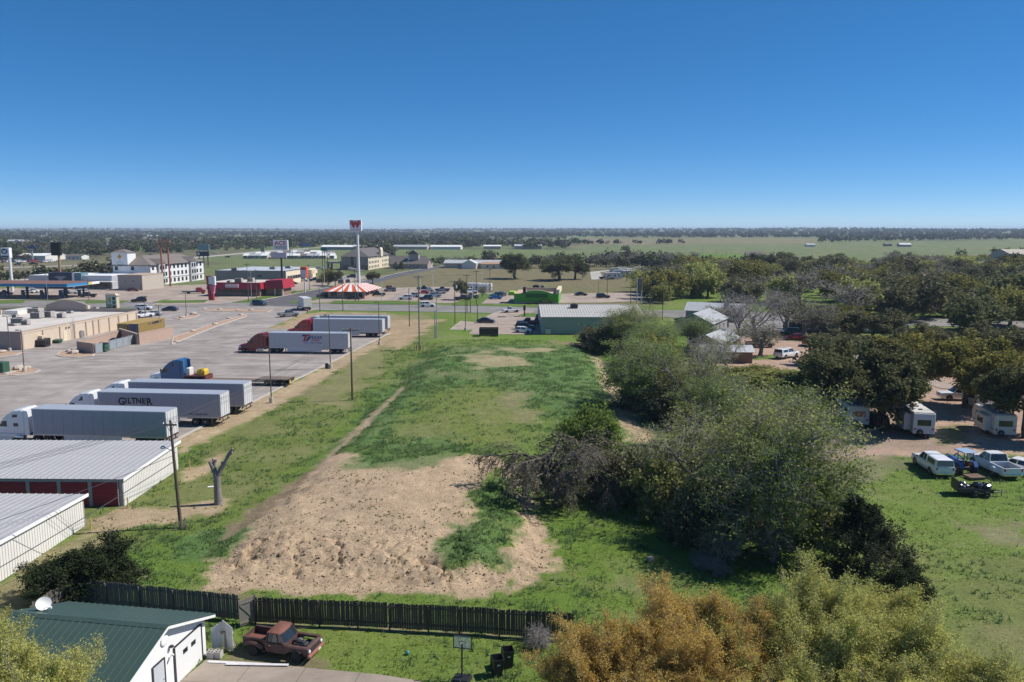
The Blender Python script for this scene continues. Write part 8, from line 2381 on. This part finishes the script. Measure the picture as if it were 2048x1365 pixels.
# front clip with open engine bay
for s in (-1, 1):
    MB().loft([[(x, s * .98 * k, zb), (x, s * .98 * k, 1.02), (x, s * .90 * k, 1.08), (x, s * .70 * k, 1.06), (x, s * .66 * k, .95), (x, s * .70 * k, zb + .12)] for x, k, zb in ((.78, .95, .50), (1.0, 1, .62), (1.25, 1, .86), (1.65, 1, .90), (2.0, 1, .80), (2.2, 1, .58), (2.36, .97, .52))]).build('front_fender', RUSTP, op, smooth=True)
MB().loft([[(2.30, -.95, .55), (2.30, .95, .55), (2.30, .95, 1.04), (2.30, -.95, 1.04)], [(2.42, -.93, .58), (2.42, .93, .58), (2.42, .93, .98), (2.42, -.93, .98)]]).build('grille_panel', RUSTP, op)
MB().box(2.425, 2.44, -.55, .55, .66, .90).build('grille', DARK, op)
for s in (-1, 1):
    MB().lathe([(.0, -.02), (.10, -.02), (.115, .02), (.10, .05), (.0, .06)], 12, axis='y').build('headlight', LAMP, op, loc=(2.43, s * .74, .80), rz=-math.pi / 2)
MB().loft([[(2.45, -1.0, .42), (2.45, 1.0, .42), (2.45, 1.0, .60), (2.45, -1.0, .60)], [(2.58, -.92, .44), (2.58, .92, .44), (2.58, .92, .58), (2.58, -.92, .58)]]).build('front_bumper', mat('pink_rust', (.32, .13, .10), .6, var=.2, dirt=.3), op)
MB().box(2.585, 2.60, .1, .40, .46, .60).build('number_plate', OFFWHITE, op)
MB().box(.80, 2.28, -.66, .66, .48, .55).build('engine_bay_floor', BLACK, op)
MB().bbox(1.1, 1.85, -.24, .24, .55, .92, .05).bbox(1.2, 1.7, -.16, .16, .92, 1.02, .04).tube((1.0, .1, .85), (1.0, .1, 1.0), .14, n=10).tube((1.4, -.4, .6), (1.4, -.4, .85), .1, n=8).bbox(2.05, 2.15, -.45, .45, .55, 1.0, .02).build('engine', DARK, op)
MB().bbox(.95, 1.2, .42, .62, .62, .86, .02).build('battery', mat('battery_grey', (.30, .30, .32), .5), op)
MB().pipe([(1.0, -.5, .9), (1.5, -.42, .98), (2.0, -.35, .92)], .025, 5).pipe([(1.1, .35, .95), (1.6, .3, 1.05), (2.05, .4, .95)], .025, 5).build('hoses', BLACK, op)
MB().box(2.20, 2.30, -.68, .68, .98, 1.05).build('radiator_support', RUSTP, op)
# cab
def cr(x, zb, zt, a):
    return [(x, -a * .96, zb), (x, -a, zb + .25), (x, -a * .97, zt - .06), (x, -a * .90, zt), (x, a * .90, zt), (x, a * .97, zt - .06), (x, a, zb + .25), (x, a * .96, zb)]
MB().loft([cr(-.62, .45, 1.12, .95), cr(.3, .45, 1.12, .96), cr(.80, .45, 1.10, .95)]).build('cab', RUSTP, op, smooth=True)
MB().loft([[(-.56, -.86, 1.08), (.66, -.86, 1.08), (.78, -.4, 1.08), (.78, .4, 1.08), (.66, .86, 1.08), (-.56, .86, 1.08)], [(-.48, -.74, 1.66), (.24, -.74, 1.66), (.34, -.38, 1.66), (.34, .38, 1.66), (.24, .74, 1.66), (-.48, .74, 1.66)]]).build('windows', GLASS, op)
MB().loft([[(-.56, -.80, 1.62), (.30, -.80, 1.62), (.42, -.4, 1.62), (.42, .4, 1.62), (.30, .80, 1.62), (-.56, .80, 1.62)], [(-.55, -.79, 1.71), (.28, -.79, 1.71), (.38, -.4, 1.71), (.38, .4, 1.71), (.28, .79, 1.71), (-.55, .79, 1.71)], [(-.44, -.62, 1.79), (.14, -.62, 1.79), (.2, -.3, 1.79), (.2, .3, 1.79), (.14, .62, 1.79), (-.44, .62, 1.79)]]).build('roof', RUSTR, op, smooth=True)
pl = MB()
for s in (-1, 1):
    pl.tube((-.56, s * .87, 1.06), (-.50, s * .76, 1.66), .07, n=6).tube((.66, s * .86, 1.06), (.27, s * .75, 1.66), .045, n=6).tube((.30, s * .89, 1.06), (.12, s * .765, 1.66), .025, n=5)
pl.build('pillars', RUSTP, op)
for s in (-1, 1):
    d_ = MB().loft([[(-.42, s * .955, .50), (.66, s * .955, .50), (.66, s * .975, .75), (-.42, s * .975, .75)], [(-.42, s * .955, 1.08), (.66, s * .955, 1.08), (.66, s * .95, 1.09), (-.42, s * .95, 1.09)]]).build('door', RUSTP, op)
    MB().tube((-.32, s * .985, .93), (-.16, s * .985, .93), .018, n=5).build('handle', CHROME, d_)
# stepside bed with outside fenders
MB().box(-2.35, -.70, -.70, .70, .58, .66).build('bed_floor', mat('bed_planks', (.10, .06, .045), .9, var=.3), op)
for s in (-1, 1):
    MB().box(-2.35, -.70, min(s * .70, s * .75), max(s * .70, s * .75), .58, 1.12).box(-2.35, -.70, min(s * .66, s * .80), max(s * .66, s * .80), 1.12, 1.18).build('bed_side', RUSTP, op)
    MB().loft([[(x, s * .755, zb), (x, s * (.755 + d), zb + .02), (x, s * (.755 + d), zt - .10), (x, s * (.755 + d * .6), zt), (x, s * .755, zt)] for x, d, zb, zt in ((-2.30, .08, .55, .72), (-2.12, .22, .62, .90), (-1.8, .25, .78, 1.0), (-1.4, .25, .78, 1.0), (-1.05, .22, .60, .93), (-.85, .12, .50, .75))]).build('rear_fender', RUSTP, op, smooth=True)
    MB().box(-.82, -.66, min(s * .76, s * .98), max(s * .76, s * .98), .45, .52).build('side_step', DARK, op)
MB().box(-.73, -.68, -.72, .72, .6, 1.18).build('bed_front', RUSTP, op)
MB().box(-2.40, -2.35, -.72, .72, .58, 1.12).build('tailgate', RUSTP, op)
MB().box(-2.3, -1.2, -.66, .10, .90, .95).build('loose_hood', RUSTR, op)
MB().bbox(-1.15, -.85, .25, .6, .70, 1.15, .03).build('white_tote', mat('tote', (.50, .52, .54), .5), op)
for x_, r_ in ((-1.58, .36), (1.52, .36)):
    for s in (-1, 1):
        t_, m_ = wheel_mesh(r_, .22)
        o = put('wheel', t_, op, (x_, s * .80, r_ - .04)); put('rim', MB().lathe([(.02, -.1), (.2, -.08), (.2, .08), (.02, .1)], 12, axis='y').mesh('rim', RUSTP), o)
MB().box(-2.3, 2.3, -.42, -.34, .38, .48).box(-2.3, 2.3, .34, .42, .38, .48).build('frame', DARK, op)
# ------------------------------------------------------------------ yard: fence, gate, bins, hoop and small things
FENCE = mat('fence_wood', (.080, .062, .050), .92, var=.35, scale=5, bump=.4)
FENCEG = mat('fence_wood_grey', (.135, .120, .105), .92, var=.35, scale=5, bump=.4)
rj = random.Random(8)
pk = []
for k in range(4):
    h = 1.62 + .02 * k
    pk.append(MB().prism_y([(-.068, .0), (.068, .0), (.068, h - .05), (.035, h), (-.035, h), (-.068, h - .05)], -.009, .009).mesh('picket', FENCE))
pg = [MB().prism_y([(-.068, .0), (.068, .0), (.068, h - .05), (.035, h), (-.035, h), (-.068, h - .05)], -.009, .009).mesh('picket', FENCEG) for h in (1.62, 1.65, 1.68)]
def fence(pts, label, meshes, gap=.10, step=.149, mat_=FENCE, rail_side=-1, post_every=2.45):
    a0 = Vector(pts[0])
    t = thing('picket_fence', label, 'fence', (a0.x, a0.y, 0))
    for a, b in zip(pts[:-1], pts[1:]):
        a, b = Vector(a), Vector(b); d = (b - a); L = d.length; d.normalize()
        rz = math.atan2(d.y, d.x)
        n = int(L / step)
        nrm = Vector((-d.y, d.x)) * rail_side
        for i in range(n):
            p = a + d * (i + .5) * step - a0
            put('picket', rj.choice(meshes), t, (p.x, p.y, gap + ground_z(a0.x + p.x, a0.y + p.y) + rj.uniform(-.015, .02)), (rj.uniform(-.012, .012), rj.uniform(-.012, .012), rz))
        rl = MB()
        for zz in (.35, 1.40):
            za = a - a0 + nrm * .035; zb = b - a0 + nrm * .035
            ga, gb_ = ground_z(*a), ground_z(*b)
            rl.loft([[(za.x + nrm.x * q, za.y + nrm.y * q, ga + zz + gap + dz) for q, dz in ((-.02, -.045), (.02, -.045), (.02, .045), (-.02, .045))], [(zb.x + nrm.x * q, zb.y + nrm.y * q, gb_ + zz + gap + dz) for q, dz in ((-.02, -.045), (.02, -.045), (.02, .045), (-.02, .045))]])
        rl.build('rail', mat_, t)
        for i in range(int(L / post_every) + 1):
            p = a + d * min(i * post_every, L) - a0 + nrm * .10
            MB().box(p.x - .045, p.x + .045, p.y - .045, p.y + .045, -.1, 1.68).build('post', mat_, t)
    return t
F0 = [G(512, 1247), G(640, 1252), G(780, 1258.5), G(920, 1267), G(1053, 1276), G(1150, 1283)]
fence(F0, 'long dark wooden picket fence between the yard and the dirt mound', pk)
F1 = [(-28.9, 49.7), G(482, 1243)]
fence(F1, 'grey wooden picket fence behind the green roofed garage', pg, mat_=FENCEG)
fence([(-28.9, 49.7), (-29.6, 46.2)], 'short return of grey fence beside the juniper', pg, mat_=FENCEG)
# open gate
ga = Vector(G(511, 1246.5)); gb_ = Vector(G(484, 1256))
t = thing('wooden_gate', 'weathered grey wooden gate standing open in the fence', 'gate', (ga.x, ga.y, .0), math.atan2(gb_.y - ga.y, gb_.x - ga.x))
L = (gb_ - ga).length + .15
n = int(L / .145)
plm = MB().box(-.066, .066, -.01, .01, .12, 1.78).mesh('plank', WOODG)
for i in range(n):
    put('plank', plm, t, (.08 + i * .145, 0, 0))
MB().box(0, n * .145, .012, .05, .25, .36).box(0, n * .145, .012, .05, 1.52, 1.63).loft([[(0, .012, .36), (.12, .012, .36), (.12, .05, .36), (0, .05, .36)], [(n * .145 - .12, .012, 1.5), (n * .145, .012, 1.5), (n * .145, .05, 1.5), (n * .145 - .12, .05, 1.5)]]).build('brace', WOODG, t)
MB().box(-.1, 0, -.05, .05, 0, 1.9).build('hinge_post', WOODG, t)
# white picket panels beside the garage
WP = mat('white_board', (.62, .62, .63), .7, dirt=.25)
for (pa, pb, l) in (((424, 1300), (446, 1297), 'white board panel joined to the garage corner'), ((447, 1297), (467, 1306), 'white board gate panel standing ajar by the old pickup')):
    a, b = Vector(G(*pa)), Vector(G(*pb)); L = (b - a).length
    t = thing('white_gate_panel', l, 'gate panel', (a.x, a.y, .03), math.atan2(b.y - a.y, b.x - a.x))
    n = max(int(L / .15), 3)
    for i in range(n):
        h = 1.75 - .25 * (i / n) if pa[0] > 440 else 1.35 + .35 * i / n
        MB().box(i * L / n + .004, (i + 1) * L / n - .004, -.012, .012, .05, h).build('board', WP, t)
    MB().box(0, L, .013, .05, .4, .5).box(0, L, .013, .05, 1.15, 1.25).build('rail', WP, t)
# trestle
t = thing('sawhorse', 'leaning weathered timber sawhorse beside the white panels', 'sawhorse', (*G(453, 1303), .03), .5)
TW = mat('raw_timber', (.34, .25, .17), .85, var=.2)
MB().loft([[(-.1, 0, 0), (0, 0, 0), (0, .05, 0), (-.1, .05, 0)], [(-.05, .2, 1.1), (.05, .2, 1.1), (.05, .25, 1.1), (-.05, .25, 1.1)]]).build('leg', TW, t)
MB().loft([[(.55, -.1, 0), (.65, -.1, 0), (.65, -.05, 0), (.55, -.05, 0)], [(.0, .2, 1.15), (.1, .2, 1.15), (.1, .25, 1.15), (.0, .25, 1.15)]]).build('leg', TW, t)
MB().box(-.25, .3, .16, .30, 1.02, 1.12).build('top_rail', TW, t)
# hollow blocks
BLK = mat('hollow_block', (.42, .40, .37), .9, var=.15, scale=6, bump=.3)
bm = MB()
for x0_, x1_, y0_, y1_ in ((-.2, .2, -.1, -.065), (-.2, .2, .065, .1), (-.2, -.165, -.065, .065), (-.0175, .0175, -.065, .065), (.165, .2, -.065, .065)):
    bm.box(x0_, x1_, y0_, y1_, 0, .19)
bme = bm.mesh('hollow_block', BLK)
bx_, by_ = G(429, 1318)
for i in range(2):
    for j in range(2):
        for k in range(2):
            o = put('hollow_block', bme, None, (bx_ - .21 + i * .42, by_ + j * .215, .055 + k * .195), (0, 0, -.16))
            tag(o, 'grey hollow concrete block in the pile by the garage door', 'concrete block', 'pile of hollow blocks')
for i, (pa, pb, w, l) in enumerate([((416, 1326), (540, 1332), .22, 'long white board lying along the driveway edge'), ((452, 1332), (577, 1334), .2, 'second white board lying on the driveway edge')]):
    a, b = Vector(G(*pa)), Vector(G(*pb))
    o = MB().bbox(0, (b - a).length, -w / 2, w / 2, 0, .035, .006).build('white_plank', WP, loc=(a.x, a.y, .06 + .04 * i), rz=math.atan2(b.y - a.y, b.x - a.x))
    tag(o, l, 'board')
# wheeled bins without lids
BIN = mat('bin_black', (.016, .016, .018), .5)
def wheelie(px, py, rz, label):
    t = thing('wheelie_bin', label, 'bin', (*G(px, py), ground_z(*G(px, py))), rz)
    b = MB()
    rg = lambda a, c, z: [(-a, -c, z), (a, -c, z), (a, c, z), (-a, c, z)]
    b.loft([rg(.22, .24, .06), rg(.27, .30, .80), rg(.29, .33, 1.02), rg(.32, .36, 1.04), rg(.32, .36, 1.09), rg(.285, .325, 1.09), rg(.26, .29, .8), rg(.20, .22, .15)], cap=True)
    b.build('body', BIN, t)
    MB().tube((-.25, .40, 1.0), (.25, .40, 1.0), .018, n=6).build('handle', BIN, t)
    for s in (-1, 1):
        add_wheel(t, s * .27, .26, .12, .06).rotation_euler = (0, 0, math.pi / 2)
    MB().box(-.08, .08, -.315, -.30, .72, .80).build('sticker', OFFWHITE, t)
    MB().loft([[(-.31, .37, 1.06), (.31, .37, 1.06), (.31, .41, 1.06), (-.31, .41, 1.06)], [(-.31, .46, .25), (.31, .46, .25), (.31, .50, .25), (-.31, .50, .25)]]).build('lid', BIN, t)
wheelie(995, 1352, .25, 'black wheeled bin with lid hanging open, closer to the hoop')
wheelie(1016, 1335, .2, 'black wheeled bin with lid hanging open behind the other bin')
# portable hoop
t = thing('basketball_hoop', 'portable basketball hoop with a clear backboard on the lawn', 'basketball hoop', (*G(924, 1361), .03), math.radians(-12))
MB().loft([[(-.5, -.4, 0), (.5, -.4, 0), (.5, .45, 0), (-.5, .45, 0)], [(-.4, -.35, .16), (.4, -.35, .16), (.4, .35, .16), (-.4, .35, .16)]]).build('base', BLACK, t)
MB().tube((0, 0, .1), (0, .05, 2.05), .05, n=8).tube((-.38, .3, .12), (0, .03, .9), .015, n=5).tube((.38, .3, .12), (0, .03, .9), .015, n=5).build('pole', DARK, t)
clear = bpy.data.materials.new('clear_acrylic'); clear.use_nodes = True
cb = clear.node_tree.nodes['Principled BSDF']; cb.inputs['Base Color'].default_value = (.7, .74, .72, 1); cb.inputs['Roughness'].default_value = .1; cb.inputs['Alpha'].default_value = .30
MB().box(-.50, .50, .14, .155, 1.78, 2.46).build('backboard', clear, t)
fb = MB()
for x0_, x1_, z0_, z1_ in ((-.53, .53, 1.74, 1.79), (-.53, .53, 2.45, 2.50), (-.53, -.48, 1.74, 2.5), (.48, .53, 1.74, 2.5), (-.17, .17, 2.16, 2.18), (-.17, -.15, 1.85, 2.17), (.15, .17, 1.85, 2.17)):
    fb.box(x0_, x1_, .13, .165, z0_, z1_)
fb.build('backboard_frame', DARK, t)
rim = MB(); pts = [(.22 * math.cos(a), .40 + .22 * math.sin(a), 1.86) for a in np.linspace(0, 2 * math.pi, 15)]
rim.pipe(pts, .012, 5); rim.build('rim', STEEL, t)
net = MB()
for i in range(10):
    a = i * 2 * math.pi / 10; b_ = a + .6
    net.tube((.22 * math.cos(a), .40 + .22 * math.sin(a), 1.86), (.13 * math.cos(b_), .40 + .13 * math.sin(b_), 1.52), .006, n=3); net.tube((.22 * math.cos(a), .40 + .22 * math.sin(a), 1.86), (.13 * math.cos(a - .6), .40 + .13 * math.sin(a - .6), 1.52), .006, n=3)
net.build('net', WHITE, t)
# ball
bx_, by_ = G(815, 1310)
o = MB().lathe([(.125 * math.sin(math.pi * k / 10) + .001, -.125 * math.cos(math.pi * k / 10)) for k in range(11)], 16).build('ball', mat('teal_ball', (.03, .22, .20), .5), loc=(bx_, by_, ground_z(bx_, by_) + .12), smooth=True)
tag(o, 'teal ball lying on the lawn', 'ball')
# pollarded trunk on the strip
px_, py_ = G(437, 1009)
t = thing('pollarded_tree', 'grey dead tree trunk cut back to stubs', 'tree', (px_, py_, ground_z(px_, py_)))
b = MB()
def limb(pts, rs):
    for i in range(len(pts) - 1):
        b.tube(pts[i], pts[i + 1], rs[i], rs[i + 1], 9)
limb([(0, 0, -.1), (.02, 0, .4), (-.02, 0, 1.4), (.0, 0, 2.6)], [.42, .36, .31, .30])
limb([(0, 0, 2.5), (-.25, 0, 3.2), (-.5, .05, 3.7), (-.62, 0, 3.95)], [.26, .22, .18, .13])
limb([(-.2, 0, 3.1), (-.18, .1, 3.8), (-.05, .1, 4.1)], [.18, .15, .11]); limb([(-.18, .05, 3.6), (-.35, .1, 4.2)], [.12, .08])
limb([(.02, 0, 2.5), (.35, .05, 3.2), (.75, .1, 3.75), (1.05, .1, 4.5), (1.35, .1, 4.95), (1.5, .1, 5.1)], [.25, .22, .18, .14, .12, .09]); limb([(.45, .05, 3.3), (.55, 0, 3.9)], [.14, .10]); limb([(1.0, .1, 4.4), (1.45, .1, 4.75)], [.12, .1])
b.build('trunk', BARKG, t, smooth=True)
# brush at the foot of the lamp pole
for q in range(1):
    px2, py2 = G(365, 1058)
    tt = thing('cut_brush', 'clump of cut grey stems around the lamp pole foot', 'brush', (px2, py2, 0))
    for i in range(16):
        a = rj.uniform(0, 6.28); d = rj.uniform(.15, .6)
        MB().tube((math.cos(a) * d, math.sin(a) * d * .7, 0), (math.cos(a) * d * 1.5, math.sin(a) * d, rj.uniform(.4, 1.0)), .035, .02, 5).build('stem', BARKG, tt)
# small debris
o = MB().bbox(-.25, .25, -.2, .2, 0, .28, .03).box(-.18, .18, -.205, -.2, .03, .2).build('discarded_box', mat('tan_box', (.50, .38, .30), .8, dirt=.3), loc=(*G(1301, 1122), ground_z(*G(1301, 1122))), rz=.4); tag(o, 'pale discarded box lying on the bright grass', 'box')
o = MB().bbox(-.35, .35, -.15, .15, 0, .05, .02).build('paper_scrap', WHITE, loc=(*G(423, 975), ground_z(*G(423, 975)) + .02), rz=.2); tag(o, 'white scrap lying on the mown strip by the cut trunk', 'litter')
# boulders on the islands, green cabinet, cones, pipes
STN = mat('limestone', (.46, .39, .32), .9, var=.25, scale=3, bump=.5)
def boulder(px, py, s, label, group=None, flat=.5):
    b = MB(); n = 9
    prof = [(.3, 0), (.95, .08), (1.05, .35), (.8, .7), (.3, .9)]
    b.lathe([(r * s, h * s * flat * 1.3) for r, h in prof], n)
    b.v = [(a * rj.uniform(.8, 1.25), c * rj.uniform(.75, 1.2), d * rj.uniform(.85, 1.2)) for a, c, d in b.v]
    x, y = G(px, py)
    o = b.build('boulder', STN, loc=(x, y, .12), rz=rj.uniform(0, 3)); tag(o, label, 'boulder', group)
for px, py, s, l in [(148, 708, 1.1, 'large flat boulder before the bin enclosure'), (140, 705, .8, 'smaller boulder beside the flat boulder'), (40, 740, 1.1, 'wide boulder at the foot of the island light pole'), (54, 738, .7, 'round boulder on the pole island'), (4, 706, .8, 'boulder beside the store end wall'), (387, 630, 1.0, 'pale boulder on the mid island'), (298, 647, 1.0, 'boulder behind the container'), (364, 637, .8, 'boulder at the near tip of the mid island'), (353, 686, .6, 'small rock at the wall end of the long island'), (386, 664, .7, 'rock on the long kerbed island'), (430, 650, .7, 'second rock along the long kerbed island'), (458, 638, .6, 'third rock along the long kerbed island'), (482, 631, .7, 'rock at the far tip of the long island'), (410, 620, .7, 'rock on the road front island'), (440, 621, .8, 'rock beside the street light island'), (475, 622, .7, 'rock near the side street on the front island'), (502, 622, .8, 'rock at the end of the front island')]:
    boulder(px, py, s, l)
t = thing('transformer_cabinet', 'green transformer cabinet on a concrete pad', 'cabinet', (*G(2, 748), .15), RZ)
MB().bbox(-1.1, 1.1, -.8, .8, .15, 1.9, .05).build('cabinet', mat('cabinet_green', (.03, .09, .05), .5), t); MB().box(-1.5, 1.9, -1.2, 1.2, 0, .15).build('pad', CONC, t)
CON = mat('cone_orange', (.75, .10, .02), .5)
for px, py, l in ((1494, 700, 'orange traffic cone beside the gravel drive'), (1502, 703, 'orange traffic cone next to the first cone')):
    t = thing('traffic_cone', l, 'cone', (*G(px, py), .02)); MB().lathe([(.17, .03), (.03, .75), (.0, .76)], 10).build('cone', CON, t); MB().box(-.2, .2, -.2, .2, 0, .03).build('base', CON, t)
PIPE = mat('pipe_grey', (.16, .165, .175), .3, metal=.3, var=.1, dirt=.2)
plbl = 'long grey steel pipe in the stack beside the road lot'
x_, y_ = G(1604, 668)
pmesh = MB()
Lp = 25.0
rings = [(.48, 0), (.56, 0), (.56, Lp), (.48, Lp)]
n = 14
outer = [[(h, r * math.cos(2 * math.pi * i / n), r * math.sin(2 * math.pi * i / n)) for i in range(n)] for r, h in ((.46, .6), (.46, 0), (.58, 0), (.58, Lp), (.46, Lp), (.46, Lp - .6))]
pme = pmesh.loft(outer).mesh('pipe', PIPE, True)
for row in range(3):
    for i in range(6 - row):
        o = put('steel_pipe', pme, None, (x_ + rj.uniform(-.6, .6) + row * .3 - i * .15, y_ + i * 1.6 + row * .8 + 2, .62 + row * 1.02), (0, 0, math.radians(-4)))
        tag(o, plbl, 'pipe', 'pipes in the stack')
# rider in red walking by the junction
def person(px, py, label):
    x, y = G(px, py)
    me = bpy.data.meshes.new('body')
    V = [(0, 0, .95), (0, 0, 1.2), (0, .01, 1.42), (0, .01, 1.55), (0, .03, 1.68), (.10, 0, .9), (.12, .12, .5), (.12, -.05, .08), (.12, .08, .04), (-.10, 0, .9), (-.12, -.12, .5), (-.12, -.32, .12), (-.12, -.20, .04), (.19, 0, 1.40), (.26, -.08, 1.15), (.24, .08, .95), (-.19, 0, 1.40), (-.26, .10, 1.15), (-.24, .26, 1.0)]
    Ed = [(0, 1), (1, 2), (2, 3), (3, 4), (0, 5), (5, 6), (6, 7), (7, 8), (0, 9), (9, 10), (10, 11), (11, 12), (2, 13), (13, 14), (14, 15), (2, 16), (16, 17), (17, 18)]
    R = [.15, .14, .16, .06, .11, .10, .07, .05, .045, .10, .07, .05, .045, .07, .05, .035, .07, .05, .035]
    me.from_pydata(V, Ed, [])
    o = bpy.data.objects.new('body', me); COL.objects.link(o)
    sk = o.modifiers.new('skin', 'SKIN'); sk.use_smooth_shade = True
    for i, sv in enumerate(me.skin_vertices[0].data):
        sv.radius = (R[i], R[i] * .85); sv.use_root = (i == 0)
    o.modifiers.new('sub', 'SUBSURF').levels = 1
    bpy.context.view_layer.update()
    dg = bpy.context.evaluated_depsgraph_get()
    m2 = bpy.data.meshes.new_from_object(o.evaluated_get(dg))
    bpy.data.objects.remove(o)
    m2.materials.clear()
    for m in (mat('trousers', (.04, .045, .07), .9), mat('red_shirt', (.42, .03, .03), .9), mat('skin', (.40, .25, .18), .6)):
        m2.materials.append(m)
    for p in m2.polygons:
        z = p.center.z; p.material_index = 0 if z < .93 else (2 if (z > 1.53 or (z < 1.08 and abs(p.center.x) > .2)) else 1)
    t = thing('person', label, 'person', (x, y, .05), .4)
    put('body', m2, t)
    MB().lathe([(.02, .13), (.08, .11), (.115, .03), (.11, -.03), (.0, -.03)], 10, c=(0, .03, 1.72)).build('hair', mat('hair', (.03, .02, .015), .8), t, smooth=True)
    return t
person(615, 629.5, 'person in a red shirt walking at the lot exit')
# ------------------------------------------------------------------ haze in the air over the plain
hz = MB().box(-14000, 14000, -300, 15500, -14, 62).build('haze', mat('haze_dummy', (1, 1, 1)))
hz['kind'] = 'stuff'
tag(hz, 'pale blue haze lying over the far plain', 'haze')
hm = bpy.data.materials.new('haze_air'); hm.use_nodes = True
nt = hm.node_tree
nt.nodes.remove(nt.nodes['Principled BSDF'])
pv = nt.nodes.new('ShaderNodeVolumePrincipled')
pv.inputs['Color'].default_value = (0.62, 0.76, 1.0, 1)
pv.inputs['Density'].default_value = 0.0001
pv.inputs['Anisotropy'].default_value = 0.1
nt.links.new(pv.outputs[0], nt.nodes['Material Output'].inputs['Volume'])
hz.data.materials.clear(); hz.data.materials.append(hm)
